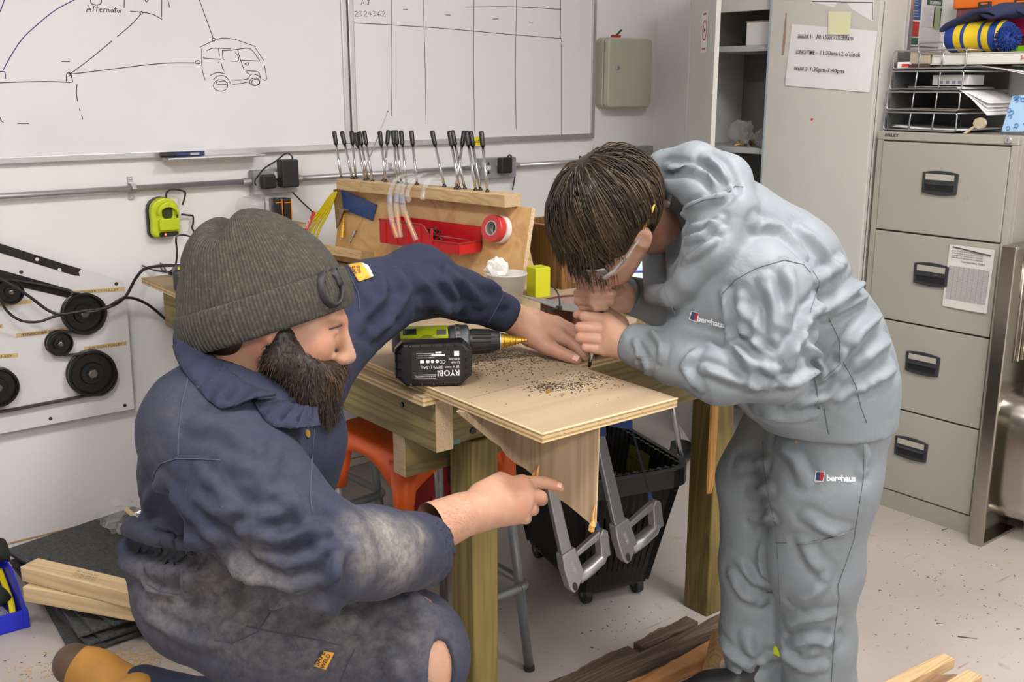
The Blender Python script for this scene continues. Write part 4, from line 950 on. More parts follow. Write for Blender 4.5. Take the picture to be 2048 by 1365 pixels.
# ============================================================ UNDER AND AROUND THE BENCH
M_saw = mat('cast_aluminium', (.40, .40, .41), .38, .75, bump=.15, bscale=400, bdist=.0004)
M_bar = mat('saw_backbone', (.33, .34, .35), .35, .8)
M_sblue = mat('saw_blue', (.02, .045, .16), .4)
def hacksaw(ox, oy, label, full=True):
    """surveyed on the saw hanging further along the rail; ox, oy shift it; plane of the saw is Y = SY"""
    SY = 1.612
    def P(x, y, o=0): p = PY(x + ox, y + oy, SY); p.y += o; return p
    t = thing('hacksaw', label, 'hacksaw', P(1248, 1125), group='hacksaws hanging from the bench end')
    th = .018
    def plate(pts, name, m, th_=th, parent=t, bev=.003):
        pp = [P(*q) for q in pts]; n = len(pp)
        V = [(p.x, SY - th_ / 2, p.z) for p in pp] + [(p.x, SY + th_ / 2, p.z) for p in pp]
        return MB().add(V, [tuple(range(n)), tuple(reversed(range(n, 2 * n)))] + [((i + 1) % n, i, n + i, n + (i + 1) % n) for i in range(n)]).build(name, m, parent, bev=bev)
    plate([(1206, 866), (1186, 866), (1226, 1052), (1247, 1040)], 'backbone', M_bar, .014)
    plate([(1224, 1051), (1250, 1034), (1268, 1084), (1256, 1118), (1248, 1126), (1240, 1118), (1228, 1080)], 'handle_socket', M_saw, .024)
    a = [P(1262, 1098), P(1284, 1080), P(1306, 1060), P(1312, 1048)]
    MB().tube(a, [.016, .017, .016, .013], 14).build('grip', M_saw, t, smooth=True)
    plate([(1303, 1062), (1322, 1050), (1316, 1002), (1306, 998), (1300, 1012)], 'grip_bridge', M_saw, .022)
    plate([(1250, 1062), (1254, 1046), (1302, 1003), (1306, 1016)], 'upper_arm', M_saw, .014)
    c = P(1249, 1112); MB().ball((c.x, SY - .006, c.z), (.009, .010, .016), 12, Matrix.Rotation(R(-25), 3, 'Y')).build('socket_end', mat('dark_hole', (.02, .02, .02), .6), t, smooth=True)
    q0, q1 = P(1236, 1062), P(1252, 1106); d = (q1 - q0).normalized()
    text('IRWIN', .0125, TM(Vector((q0.x + .004, SY - .0125, q0.z - .004)), d, Vector((-d.z, 0, d.x)) * -1 if False else d.cross(-Y3) * -1), mat('saw_letter', (.62, .62, .62), .4, .5), t, 'lettering', ext=.0004)
    plate([(1304, 1002), (1300, 1000), (1262, 858), (1266, 858)], 'blade', mat('blade_steel', (.05, .06, .08), .35, .7), .0014, bev=0)
    plate([(1298, 1001), (1305, 1001), (1302, 985), (1295, 985)], 'blade_tip', M_sblue, .002, bev=0)
    plate([(1184, 838), (1205, 838), (1208, 872), (1186, 872)], 'blue_sleeve', M_sblue, .020)
    plate([(1262, 838), (1205, 838), (1205, 850), (1262, 860)], 'front_arm', M_sblue, .014)
hacksaw(0, 0, 'grey cast hacksaw hanging clear of the triangular board')
hacksaw(-106, 58, 'grey cast hacksaw hanging half behind the triangular board')
# ---- rolling shopping basket
def basket():
    u = Vector((.26, .966, 0)); v = Vector((.966, -.26, 0)); c = Vector((2.03, 2.185, 0))
    t = thing('shopping_basket', 'black rolling shopping basket with a green safety sticker under the bench', 'basket', c)
    def B(a, b, z): return c + v * a + u * b + Z3 * z
    m = mat('basket_black', (.009, .009, .010), .4)
    z0, z1 = .035, .425; b0, b1 = (.10, .185), (.165, .265)
    def corner(sx, sy, z):
        k_ = (z - z0) / (z1 - z0); return (sx * (b0[0] + (b1[0] - b0[0]) * k_), sy * (b0[1] + (b1[1] - b0[1]) * k_), z)
    MB().hexa([B(*corner(sx, sy, z)) for z in (z0, z0 + .05) for sx, sy in ((-1, -1), (1, -1), (1, 1), (-1, 1))]).build('base', m, t, bev=.006)
    for (s0, s1, nb) in (((-1, -1), (1, -1), 13), ((1, -1), (1, 1), 19), ((1, 1), (-1, 1), 13), ((-1, 1), (-1, -1), 19)):
        mb = MB()
        def S(k_, z, o=0):
            a, b = Vector(corner(s0[0], s0[1], z)), Vector(corner(s1[0], s1[1], z)); p = a + (b - a) * k_; return B(*p)
        for i in range(nb + 1):
            k_ = i / nb; w_ = .011 if 0 < i < nb else .016
            mb.tube([S(k_, z0 + .02), S(k_, .22), S(k_, z1)], [w_ * .62, w_ * .62, w_ * .7], 4)
        for za, zb in ((.04, .10), (.19, .225), (.29, .425)):
            mb.add([S(0, za), S(1, za), S(1, zb), S(0, zb)], [(0, 1, 2, 3)])
        o = mb.build('slatted_wall', m, t, solid=.003); o['kind'] = 'stuff'
    rim = []
    for sx, sy in ((-1, -1), (1, -1), (1, 1), (-1, 1)):
        cx_, cy_ = sx * (b1[0] - .055), sy * (b1[1] - .055); a0 = {(1, -1): -90, (1, 1): 0, (-1, 1): 90, (-1, -1): 180}[(sx, sy)]
        for i in range(6): a = R(a0 + 18 * i); rim.append(B(cx_ + .07 * math.cos(a), cy_ + .07 * math.sin(a), z1))
    mb = MB(); P = rim + [rim[0]]
    mb.grid([[p - Z3 * .045 for p in P], P, [p + (p - (c + Z3 * z1)).normalized() * .018 for p in P], [p + (p - (c + Z3 * z1)).normalized() * .018 - Z3 * .05 for p in P]])
    mb.build('rim', m, t, solid=.004, smooth=False)
    for (a, b) in ((-.085, -.165), (.085, -.165), (-.085, .165), (.085, .165)):
        w_ = MB(); p = B(a, b, .0285); w_.cyl(p - v * .011, p + v * .011, .028, seg=22); wo = w_.build('wheel', mat('wheel_rubber', (.012, .011, .010), .5), t, bev=.003)
        MB().cyl(p - v * .0118, p - v * .0105, .009, seg=12).build('hub', mat('hub_green', (.12, .19, .11), .5), wo)
    # sticker on the inner far wall
    k_ = .72; z = .335
    p = [Vector(corner(1, -1, z)), Vector(corner(1, 1, z))]; q = PZ(1285, 950, .36)
    pa = Vector(corner(1, -1, .36)) + (Vector(corner(1, 1, .36)) - Vector(corner(1, -1, .36))) * .28; pb = Vector(corner(1, -1, .36)) + (Vector(corner(1, 1, .36)) - Vector(corner(1, -1, .36))) * .52
    A, Bq = B(*pa) - v * .008, B(*pb) - v * .008; hh = Z3 * .042 + v * .006
    st = MB().add([A - hh, Bq - hh, Bq + hh, A + hh], [(0, 1, 2, 3), (3, 2, 1, 0)]).build('safety_sticker', mat('sticker_green', (.20, .24, .015), .5), t)
    d = (A - Bq); nrm = -v
    text('SAFETY NOTICE', .0125, TM(Bq + d * .05 + nrm * .002 + Z3 * .0, d, Z3), M_ink, st, 'lettering', ext=0, sx=.95)
    text('A', .03, TM(Bq + d * .4 + nrm * .002 + Z3 * .014, d, Z3), M_ink, st, 'warning_mark', ext=0)
basket()
# ---- stools
M_tube = mat('grey_tube', (.24, .25, .26), .38, .55)
M_oseat = mat('orange_polyprop', (.72, .105, .008), .42, noise=.1, nscale=6)
def stool(cx, cy, rz, seatz, half, foot, label, skirt=.13, ring=.24):
    c = Vector((cx, cy, 0)); t = thing('stool', label, 'stool', c, R(rz))
    for sx, sy in ((-1, -1), (1, -1), (1, 1), (-1, 1)):
        a = Vector((sx * foot, sy * foot, 0)); b = Vector((sx * half * .86, sy * half * .86, seatz - .02))
        l = MB().tube([a, b], .0125, 12).build('leg', M_tube, t, world=False, smooth=True)
        MB().tube([a, a + (b - a) * .02], .0145, 12).build('rubber_foot', M_blackp, l, world=False)
        k_ = (seatz - skirt - .02) / seatz; q = a + (b - a) * k_
        MB().tube([q, b], [.021, .034], 14).build('seat_corner', M_oseat, t, world=False, smooth=True)
    # footrest loop
    k_ = ring / seatz; f_ = foot + (half * .86 - foot) * k_ + .016
    pts = []
    for sx, sy, a0 in ((1, -1, -90), (1, 1, 0), (-1, 1, 90), (-1, -1, 180)):
        for i in range(5): a = R(a0 + 22.5 * i); pts.append((sx * (f_ - .03) + .03 * math.cos(a), sy * (f_ - .03) + .03 * math.sin(a), ring))
    pts.append(pts[0]); MB().tube(pts, .0125, 12, cap=False).build('footrest', M_tube, t, world=False, smooth=True)
    # moulded seat: flat top, arched skirts
    n = 12; rows = []
    for (k2, z) in ((.0, seatz), (.5, seatz - .004), (.93, seatz), (1.0, seatz - .012)):
        row = []
        for s_ in range(4):
            for i in range(n):
                q = -1 + 2 * i / n; x_, y_ = ((q, -1), (1, q), (-q, 1), (-1, -q))[s_]
                r_ = (abs(x_) ** 6 + abs(y_) ** 6) ** (1 / 6); row.append((x_ / r_ * half * k2, y_ / r_ * half * k2, z))
        rows.append(row + [row[0]])
    row = []
    for s_ in range(4):
        for i in range(n):
            q = -1 + 2 * i / n; x_, y_ = ((q, -1), (1, q), (-q, 1), (-1, -q))[s_]
            r_ = (abs(x_) ** 6 + abs(y_) ** 6) ** (1 / 6); dz = .035 + (skirt - .035) * abs(q) ** 2.2; row.append((x_ / r_ * half * 1.03, y_ / r_ * half * 1.03, seatz - dz))
    rows.append(row + [row[0]])
    MB().grid(rows).build('seat', M_oseat, t, world=False, smooth=True, solid=.004)
stool(1.355, 2.062, 0, .655, .165, .192, 'orange plastic stool with grey tube legs tucked under the bench')
stool(1.385, 2.80, 4, .655, .165, .192, 'orange plastic stool against the wall behind the other stool')
t = thing('kit_bag', 'red and black kit bag on the floor behind the stool', 'bag', (1.93, 2.75, 0))
MB().box((1.93, 2.75, .13), (.26, .2, .26), None, .85).build('body', mat('red_fabric', (.35, .015, .015), .7), t, bev=.04, bseg=4); MB().tube(smoothpts([(1.85, 2.65, .2), (1.84, 2.62, .30), (1.93, 2.62, .34), (2.0, 2.63, .28), (2.0, 2.66, .18)], 5), .012, 8, flat=.4).build('strap', M_blackp, t, smooth=True)
# ---- chrome-legged chair beyond the basket
t = thing('chair', 'black seated chair on slim chrome legs behind the basket', 'chair', (2.82, 2.72, 0))
for (x_, y_, tx, ty) in ((2.95, 2.62, 2.87, 2.66), (2.62, 2.62, 2.68, 2.66), (2.95, 2.98, 2.88, 2.94), (2.62, 2.98, 2.68, 2.94)):
    MB().tube([(x_, y_, .0), (tx, ty, .43)], .0105, 10).build('leg', M_chrome, t, smooth=True)
mb = MB(); rows = []
for i in range(7):
    yy = 2.60 + i * .065; rows.append([(2.58 + j * .0567 * 1.15, yy, .44 - .03 * math.cos((j - 3) / 3.2) * .6 - (.03 if i == 0 else 0)) for j in range(7)])
mb.grid(rows).build('seat', mat('chair_black', (.022, .022, .024), .5), t, solid=.02, smooth=True)
rows = []
for i in range(6): rows.append([(2.60 + j * .06, 3.0 + .02 * i + .02 * math.sin(j * .5), .46 + i * .065) for j in range(7)])
MB().grid(rows).build('backrest', mat('chair_black'), t, solid=.015, smooth=True)
def black_shoe(cx, cy, rz, label):
    t = thing('knee_pad', label, 'pad', (cx, cy, 0), R(rz))
    rows = []
    for i in range(8):
        a = -.9 + 1.8 * i / 7; rows.append([(.11 * math.sin(a), -.045 + .03 * j - .015 * math.cos(a) , .012 + .085 * (1 - math.cos(a) * .9) + (0 if j in (0, 3) else .012)) for j in range(4)])
    MB().grid(rows).build('shell', mat('pad_black', (.012, .015, .018), .4), t, world=False, solid=.012, smooth=True)
    MB().box((0, 0, .006), (.16, .085, .012)).build('sole', M_blackp, t, world=False, bev=.004)
p = PZ(1352, 910, 0); black_shoe(p.x - .06, p.y - .05, 30, 'curved black pad lying on the floor beside the chrome leg')
# ============================================================ STEEL LOCKER
M_lock = mat('locker_grey', (.58, .565, .53), .42, noise=.04, nscale=3, bump=.05, bscale=80)
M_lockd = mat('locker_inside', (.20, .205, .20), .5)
M_paper = mat('white_paper', (.78, .77, .78), .6)
LX, LY0, LY1, LZ = 3.250, 2.082, 2.945, 1.86
def locker():
    t = thing('steel_locker', 'tall grey steel cupboard standing with one door ajar', 'cupboard', (3.42, (LY0 + LY1) / 2, 0))
    b = 3.592
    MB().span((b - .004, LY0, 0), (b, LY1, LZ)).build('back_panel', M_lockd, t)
    for y in (LY0, LY1): MB().span((LX, y - .003, 0), (b, y + .003, LZ)).build('side_panel', M_lock, t)
    MB().span((LX, LY0, LZ - .012), (b, LY1, LZ)).build('top_panel', M_lock, t)
    MB().span((LX - .002, LY0 + .003, 1.742), (LX + .016, LY1 - .003, LZ - .012)).build('header', M_lock, t, bev=.002)
    MB().span((LX, LY0, .0), (b, LY1, .06)).build('plinth', M_lock, t)
    for z in (1.595, 1.215, .83, .45): MB().span((LX + .004, LY0 + .004, z), (b - .005, LY1 - .004, z + .022)).build('shelf', mat('shelf_grey', (.42, .44, .45), .45), t, bev=.002)
    MB().span((b - .012, 2.62, .1), (b - .004, 2.645, 1.73)).build('shelf_rail', M_lock, t)
    for i in range(24): MB().span((b - .0135, 2.628, .30 + i * .055), (b - .0118, 2.638, .312 + i * .055)).build('rail_slot', M_ink, t)
    # doors: the near one shut, the far one swung part open
    d = MB().span((LX - .024, LY0 + .002, .065), (LX - .003, 2.535, 1.80)).build('door', M_lock, t, bev=.002)
    MB().span((LX - .026, 2.528, .065), (LX - .001, 2.537, 1.80)).build('door_edge', mat('door_edge_blue', (.36, .42, .45), .4), d)
    hx, hy = LX - .004, LY1 - .006; dv = Vector((-.585, -.811, 0)).normalized(); nv = Vector((-dv.y, dv.x, 0)); wd = .42
    P0 = Vector((hx, hy, 0)); P1 = P0 + dv * wd
    dd = MB().hexa([P0 + Z3 * .065, P1 + Z3 * .065, P1 + Z3 * .065 + nv * .018, P0 + Z3 * .065 + nv * .018, P0 + Z3 * 1.80, P1 + Z3 * 1.80, P1 + Z3 * 1.80 + nv * .018, P0 + Z3 * 1.80 + nv * .018]).build('door', M_lock, t, bev=.002)
    # no-entry style sticker on the open door
    out = -nv if (-nv).dot(CC - P0) > 0 else nv
    base = P0 if out.dot(nv) < 0 else P0 + nv * .018
    m0 = base + dv * .255 + out * .001; lx = dv if dv.cross(Z3).dot(out) > 0 else -dv
    s_ = MB().prism([(-.05, -.075), (.05, -.075), (.05, .075), (-.05, .075)], .0006, m0 + Z3 * 1.665, TM((0, 0, 0), lx, Z3).to_3x3()).build('warning_sticker', M_paper, dd)
    M_rs = mat('sign_red', (.55, .05, .04), .5)
    M = TM(m0 + Z3 * 1.67 + out * .0012, lx, Z3); mb = MB()
    mb.ribbon([(.034 * math.cos(2 * PI * i / 24), .034 * math.sin(2 * PI * i / 24)) for i in range(25)], .007, M.translation, M.to_3x3()); mb.ribbon([(-.022, .022), (.022, -.022)], .006, M.translation, M.to_3x3()); mb.build('prohibition_ring', M_rs, s_)
    text('NO', .02, TM(m0 + Z3 * 1.663 + out * .0013 - lx * .012, lx, Z3), M_ink, s_, 'pictogram')
    text('WARNING', .012, TM(m0 + Z3 * 1.725 + out * .0013, lx, Z3), M_rs, s_, 'lettering', 'CENTER'); text('NO ENTRY', .011, TM(m0 + Z3 * 1.60 + out * .0013, lx, Z3), M_rs, s_, 'lettering', 'CENTER')
    # small heart and scar where a label was peeled away
    p = PX(1624, 239, LX - .0245); mb = MB(); mb.prism([(0, -.006), (.005, 0), (.0045, .004), (.002, .0045), (0, .002), (-.002, .0045), (-.0045, .004), (-.005, 0)], .0006, (LX - .0243, p.y, p.z), Matrix((-Y3, Z3, -X3)).transposed()); mb.build('heart_sticker', mat('red_sticker', (.6, .02, .02), .5), d)
    q = [PX(1574, 26, LX - .0245), PX(1571, 26, LX - .0245), PX(1564, 95, LX - .0245), PX(1563, 112, LX - .0245), PX(1568, 110, LX - .0245), PX(1572, 70, LX - .0245)]
    MB().add([(LX - .0246, a.y, a.z) for a in q], [(0, 1, 2, 3, 4, 5)]).build('peeled_patch', mat('adhesive_brown', (.36, .26, .18), .8), d)
    q = [PX(1610, -5, LX - .0245), PX(1640, 8, LX - .0245), PX(1668, 15, LX - .0245), PX(1675, 6, LX - .0245), PX(1692, 3, LX - .0245), PX(1703, 18, LX - .0245), PX(1740, 40, LX - .0245), PX(1746, 42, LX - .0245), PX(1750, -5, LX - .0245)]
    MB().add([(LX - .0246, a.y, a.z) for a in q], [tuple(range(9))]).build('torn_label', M_paper, d)
    q = [PX(1625, 3, LX - .0247), PX(1746, 5, LX - .0247), PX(1745, 40, LX - .0247)]
    MB().tube([(LX - .0247, a.y, a.z) for a in q], .0012, 4).build('printed_border', M_ink, d)
locker()
def notice():
    X = LX - .0252
    c = [PX(1571, 171, X), PX(1740, 185, X), PX(1755, 62, X), PX(1584, 48, X)]
    t = thing('break_notice', 'white paper notice of break times on the cupboard door', 'notice', (c[0] + c[1]) / 2)
    mb = MB(); rows = []
    for j in range(7):
        rows.append([(X - .0012 - .0012 * (1 + math.sin(i * .9 + j)) * (1 - j / 6), *((c[0] + (c[1] - c[0]) * (i / 8)) * (1 - j / 6) + (c[3] + (c[2] - c[3]) * (i / 8)) * (j / 6))[1:]) for i in range(9)])
    mb.grid(rows).build('paper', M_paper, t, smooth=True)
    lx = (c[1] - c[0]).normalized(); ly = (c[3] - c[0]).normalized(); H = (c[3] - c[0]).length; Wd = (c[1] - c[0]).length
    tm = mat('print_ink', (.03, .03, .035), .6)
    for (x_, y_), a, b in (((1596, 76), 'BREAK 1', '\u2013 10:15am-10:30am'), ((1592, 107), 'LUNCHTIME', '\u2013 11:30am-12 o\u2019clock'), ((1588, 140), 'BREAK 2-', '1:30pm-1:40pm')):
        p = PX(x_, y_, X - .005)
        text(a, .0190, TM(p - X3 * .0012, lx, ly), tm, t, 'lettering', bold=.004, fit={'BREAK 1': .054, 'LUNCHTIME': .078, 'BREAK 2-': .060}[a])
        w_ = {'BREAK 1': .083, 'LUNCHTIME': .105, 'BREAK 2-': .086}[a]
        text(b, .0215, TM(p - X3 * .0012 + lx * ({'BREAK 1': .059, 'LUNCHTIME': .084, 'BREAK 2-': .066}[a]), lx, ly), tm, t, 'lettering', fit={'BREAK 1': .170, 'LUNCHTIME': .182, 'BREAK 2-': .138}[a])
    n = thing('sticky_note', 'blank pale yellow sticky note on the break notice', 'sticky note', PX(1678, 68, X - .007))
    q = [PX(1656, 69, X - .008), PX(1699, 69, X - .008), PX(1703, 24, X - .006), PX(1657, 23, X - .006)]
    MB().add(q, [(0, 1, 2, 3)]).build('note', mat('pale_yellow_paper', (.72, .72, .46), .6), n, solid=.0006)
notice()
# things inside the cupboard
t = thing('box_file', 'white cardboard box file lying on the top shelf of the cupboard', 'box file', (3.40, 2.60, 1.617))
MB().box((3.40, 2.545, 1.617 + .044), (.22, .30, .085)).build('carton', M_paper, t, bev=.002); MB().box((3.40, 2.545, 1.617 + .0885), (.224, .304, .004)).build('lid', mat('lid_brown', (.35, .25, .17), .7), t)  # lid is a plain brown, darker than the white carton
t = thing('parts_bag', 'clear plastic bag of metal fittings on the middle shelf', 'plastic bag', (3.31, 2.69, 1.237)); crumple((3.325, 2.715, 1.237 + .055), .055, 12, 21, .8, 1.2, 1).build('film', M_film, t)
for i in range(9):
    rr = random.Random(i); MB().cyl((3.30 + rr.uniform(0, .05), 2.66 + rr.uniform(0, .09), 1.239), (3.31 + rr.uniform(0, .05), 2.66 + rr.uniform(0, .09), 1.255), .007, seg=8).build('fitting', mat('brass') if i % 2 else M_chrome, t)
t = thing('bag_of_fittings', 'second clear bag with brass fittings near the cupboard door', 'plastic bag', (3.30, 2.59, 1.237)); crumple((3.31, 2.595, 1.237 + .04), .042, 12, 33, .8, 1.15, 1).build('film', M_film, t)
MB().cyl((3.30, 2.58, 1.24), (3.31, 2.60, 1.262), .010, seg=8).build('fitting', mat('brass'), t)
t = thing('cycle_helmet', 'black and red helmet pushed to the back of the middle shelf', 'helmet', (3.46, 2.50, 1.237))
mb = MB(); mb.lathe([(.115, 0), (.12, .03), (.11, .075), (.075, .115), (.03, .132), (0, .135)], (3.455, 2.515, 1.237), None, 20); mb.build('shell', M_blackp, t, smooth=True); MB().lathe([(.1205, .005), (.1225, .03), (.119, .05)], (3.455, 2.515, 1.237), None, 20).build('red_band', mat('red_plastic'), t)
t = thing('brown_parcel', 'brown wrapped parcel lying on top of the cupboard', 'parcel', (3.30, 2.95, LZ)); MB().box((3.36, 2.90, LZ + .03), (.2, .25, .06)).build('parcel', mat('brown_card'), t, bev=.004); MB().box((3.36, 2.90, LZ + .031), (.203, .03, .061)).build('tape_band', mat('parcel_tape', (.28, .17, .07), .3), t)
# ============================================================ FILING CABINET
M_file = mat('filing_grey', (.365, .345, .30), .40, noise=.03, nscale=5, bump=.06, bscale=250, bdist=.0004)
FX, FY0, FY1, FZ = 3.233, 1.573, 2.058, 1.320
M_hand = mat('handle_charcoal', (.032, .035, .042), .45)
def smudge_mat():
    m = bpy.data.materials.new('drawer_front'); m.use_nodes = True; _M['drawer_front'] = m; t = NT(m); b = t.b
    v = t.coord((1, 3, 2.0)); n = t.noise(v, 4.2, 4, .6)
    t.base(t.mix(t.ramp(n, [(.70, 0.0), (.78, .45)]), (.375, .355, .31), (.20, .13, .06))); b.inputs['Roughness'].default_value = .4
    return m
M_draw = smudge_mat()
def filing_cabinet():
    t = thing('filing_cabinet', 'grey four-drawer steel filing cabinet with smudged fronts', 'filing cabinet', (3.41, (FY0 + FY1) / 2, 0))
    b = 3.59
    MB().span((FX + .022, FY0, .0), (b, FY1, FZ)).build('body', M_file, t, bev=.003)
    fr = [((FY0, .0), (FY0 + .022, FZ - .028)), ((FY1 - .022, 0), (FY1, FZ - .028)), ((FY0 + .022, 0), (FY1 - .022, .066))]
    for (y0, z0), (y1, z1) in fr: MB().span((FX, y0, z0), (FX + .022, y1, z1)).build('front_frame', M_file, t, bev=.001)
    MB().span((FX - .002, FY0, FZ - .028), (FX + .022, FY1, FZ)).build('top_edge', M_file, t, bev=.003)
    zs = [.068, .372, .681, .988, 1.290]
    for i in range(4):
        z0, z1 = zs[i] + .003, zs[i + 1] - .003
        d = MB().span((FX - .004, FY0 + .024, z0), (FX + .021, FY1 - .024, z1)).build('drawer', M_draw, t, bev=.002)
        yc, zc = (1.813, z1 - .126) if i else (1.813 + .012, z1 - .126)
        ol = []
        for k_ in range(9): s_ = -1 + k_ / 4; ol.append((s_ * .062, .033 + .007 * (1 - s_ * s_)))
        ol = [(-.060, -.033)] + [(s_ * .060, -.033 - .006 * (1 - s_ * s_)) for s_ in (-.5, 0, .5)] + [(.060, -.033)] + ol[::-1]
        rot = Matrix((-Y3, Z3, -X3)).transposed()
        h = MB().prism(ol, .008, (FX - .004, yc, zc), rot).build('handle', M_hand, d, bev=.002)
        MB().prism([(-.050, .010), (.050, .010), (.050, .029), (-.050, .029)], .001, (FX - .0121, yc, zc), rot).build('label_card', mat('card_beige', (.42, .39, .33), .6), h)
        MB().prism([(-.050, -.026), (.050, -.026), (.050, -.006), (-.050, -.006)], .001, (FX - .0121, yc, zc), rot).build('finger_slot', mat('slot_black', (.008, .008, .009), .6), h)
        MB().tube([(FX - .0125, yc + .052, zc - .003), (FX - .0125, yc - .052, zc - .003)], .0035, 6).build('pull_lip', M_hand, h)
    p = PX(2018, 280, FX - .002); l = MB().cyl((FX - .001, p.y, p.z), (FX - .010, p.y, p.z), .0115, seg=20).build('lock', M_alu, t, bev=.002)
    MB().box((FX - .0104, p.y, p.z), (.001, .0018, .010)).build('keyhole', M_ink, l)
    p = PX(1769, 273, FX - .002)
    text('BISLEY', .0145, TM((FX - .0026, p.y, p.z), -Y3, Z3), mat('badge_dark', (.06, .06, .065), .4), t, 'badge', sx=1.25, bold=.015, ext=.0008, shear=.15)
filing_cabinet()
def cabinet_sheet():
    X = FX - .006; c = [PX(1885, 612, X), PX(1974, 628, X), PX(1991, 500, X), PX(1901, 489, X)]
    t = thing('data_sheet', 'creased printed data sheet stuck to the second drawer', 'paper', (c[0] + c[1]) / 2)
    rows = []
    for j in range(9):
        rows.append([(X - .0015 - .0025 * abs(math.sin(j * 1.1 + i * .4)), *((c[0] + (c[1] - c[0]) * (i / 6)) * (1 - j / 8) + (c[3] + (c[2] - c[3]) * (i / 6)) * (j / 8))[1:]) for i in range(7)])
    sh = MB().grid(rows).build('paper', mat('creased_paper', (.66, .64, .62), .65), t, smooth=True)
    lx = (c[1] - c[0]); ly = (c[3] - c[0]); mg = mat('faint_print', (.30, .29, .29), .6); mk = mat('dark_print', (.08, .08, .08), .6)
    def line(u0, v0, u1, v1, w_, m):
        o = -X3 * .0048; a, b = c[0] + lx * u0 + ly * v0 + o, c[0] + lx * u1 + ly * v1 + o; return (a, b, w_)
    mb = MB()
    for i in range(26):
        v0 = .14 + i * .021; a, b, w_ = line(.06, v0, .94, v0, 1, mg); mb.tube([a, b], .0006, 4)
    for i in range(9): a, b, w_ = line(.06 + i * .11, .14, .06 + i * .11, .68, 1, mg); mb.tube([a, b], .0005, 4)
    o_ = mb.build('table_rules', mg, t)
    text('TAPPING DRILL TABLE', .008, TM(c[0] + lx * .3 + ly * .74 - X3 * .005, lx, ly), mk, t, 'lettering')
    for i in range(4): text('metric fine pitch clearance size in millimetres', .0058, TM(c[0] + lx * .07 + ly * (.80 + i * .035) - X3 * .005, lx, ly), mk, t, 'small_print')
    MB().box(c[3] + lx * .5 - ly * .06 - X3 * .005, (.001, .13, .004), Matrix.Rotation(R(6), 3, 'X')).build('staple_bar', mk, t)
cabinet_sheet()
# ============================================================ LETTER TRAYS AND CLUTTER ON THE FILING CABINET
M_wire = mat('wire_silver', (.45, .46, .47), .35, .85)
M_mesh = mat('tray_mesh', (.055, .057, .060), .5, .3)
trays = []
for i in range(4):
    z = FZ + .004 + i * .0665; y1 = 2.056 - i * .004; y0 = 1.795 - i * .002; x0, x1 = 3.258 + i * .003, 3.565
    t = thing('letter_tray', ['bottom', 'second lowest', 'third lowest', 'top'][i] + ' wire letter tray of the stack on the filing cabinet', 'letter tray', (3.41, 1.925, z))
    MB().span((x0, y0, z), (x1, y1, z + .003)).build('tray_floor', M_mesh, t)
    MB().tube([(x0, y0, z + .059), (x1, y0, z + .059), (x1, y0, z + .003)], .0026, 6).build('side_wire', M_wire, t, smooth=True); mat('tray_side', (.16, .165, .17), .5, .3); MB().span((x0 + .02, y1 - .002, z + .003), (x1, y1, z + .056)).build('side_mesh', mat('tray_side'), t)
    MB().span((x1 - .002, y0, z + .003), (x1, y1, z + .056)).build('back_mesh', mat('tray_side'), t)
    r_ = .0026
    def loop(ya, yb, za, zb, x_=x0):
        P = [(x_, ya - .006, za), (x_, yb + .006, za), (x_, yb, za + .006), (x_, yb, zb - .006), (x_, yb + .006, zb), (x_, ya - .006, zb), (x_, ya, zb - .006), (x_, ya, za + .006), (x_, ya - .006, za)]
        return MB().tube(P, r_, 6, cap=False)
    w_ = (y1 - y0)
    loop(y1, y0, z + .002, z + .059).build('front_frame', M_wire, t, smooth=True)
    for k_ in (.36, .68): MB().tube([(x0, y1 - w_ * k_, z + .002), (x0, y1 - w_ * k_ - .004, z + .059)], r_, 6).build('front_wire', M_wire, t, smooth=True)
    if i == 3: loop(y1 - w_ * .34, y1 - w_ * .68, z + .050, z + .083).build('label_loop', M_wire, t, smooth=True)
    trays.append(z)
def sheet(name, label, cat, pts, m, thick=.0012):
    t = thing(name, label, cat, pts[0]); MB().grid(pts if isinstance(pts[0], list) else [pts[:len(pts) // 2], pts[len(pts) // 2:]]).build('sheet', m, t, solid=thick, smooth=True); return t
def papers(label, x0, y0, x1, y1, z, curl, seed, m=None, n=3, droop=0):
    rr = random.Random(seed); t = thing('paper_stack', label, 'papers', ((x0 + x1) / 2, (y0 + y1) / 2, z))
    for k_ in range(n):
        ox, oy = rr.uniform(-.008, .008), rr.uniform(-.008, .008); rows = []
        for i in range(6):
            a = i / 5
            rows.append([(x0 + (x1 - x0) * b / 4 + ox, y0 + (y1 - y0) * a + oy, z + .001 + k_ * .0018 + curl * max(0, a - .55) ** 1.5 * (1 + .2 * k_) - droop * max(0, .35 - a) * (1 + .3 * k_)) for b in range(5)])
        MB().grid(rows).build('sheet', m or M_paper, t, solid=.0008, smooth=True)
papers('flat white papers in the bottom letter tray', 3.27, 1.78, 3.54, 2.03, trays[0] + .003, .02, 2)
papers('brown envelope and papers in the second lowest letter tray', 3.27, 1.80, 3.52, 2.02, trays[1] + .003, .0, 4, mat('envelope', (.30, .22, .15), .7), 2)
papers('printed papers sticking out of the third lowest letter tray', 3.27, 1.70, 3.50, 1.98, trays[2] + .0035, 0, 5, None, 4, .13)
papers('curling papers under the white book on the top tray', 3.30, 1.60, 3.54, 1.98, trays[3] + .0035, 0, 6, None, 3, .05)
t = thing('white_carton', 'white carton with printed marks in the third lowest tray', 'carton', (3.32, 1.86, trays[2] + .012))
MB().box((3.36, 1.86, trays[2] + .031), (.10, .125, .032)).build('carton', mat('carton_white', (.55, .55, .55), .5), t, bev=.002)
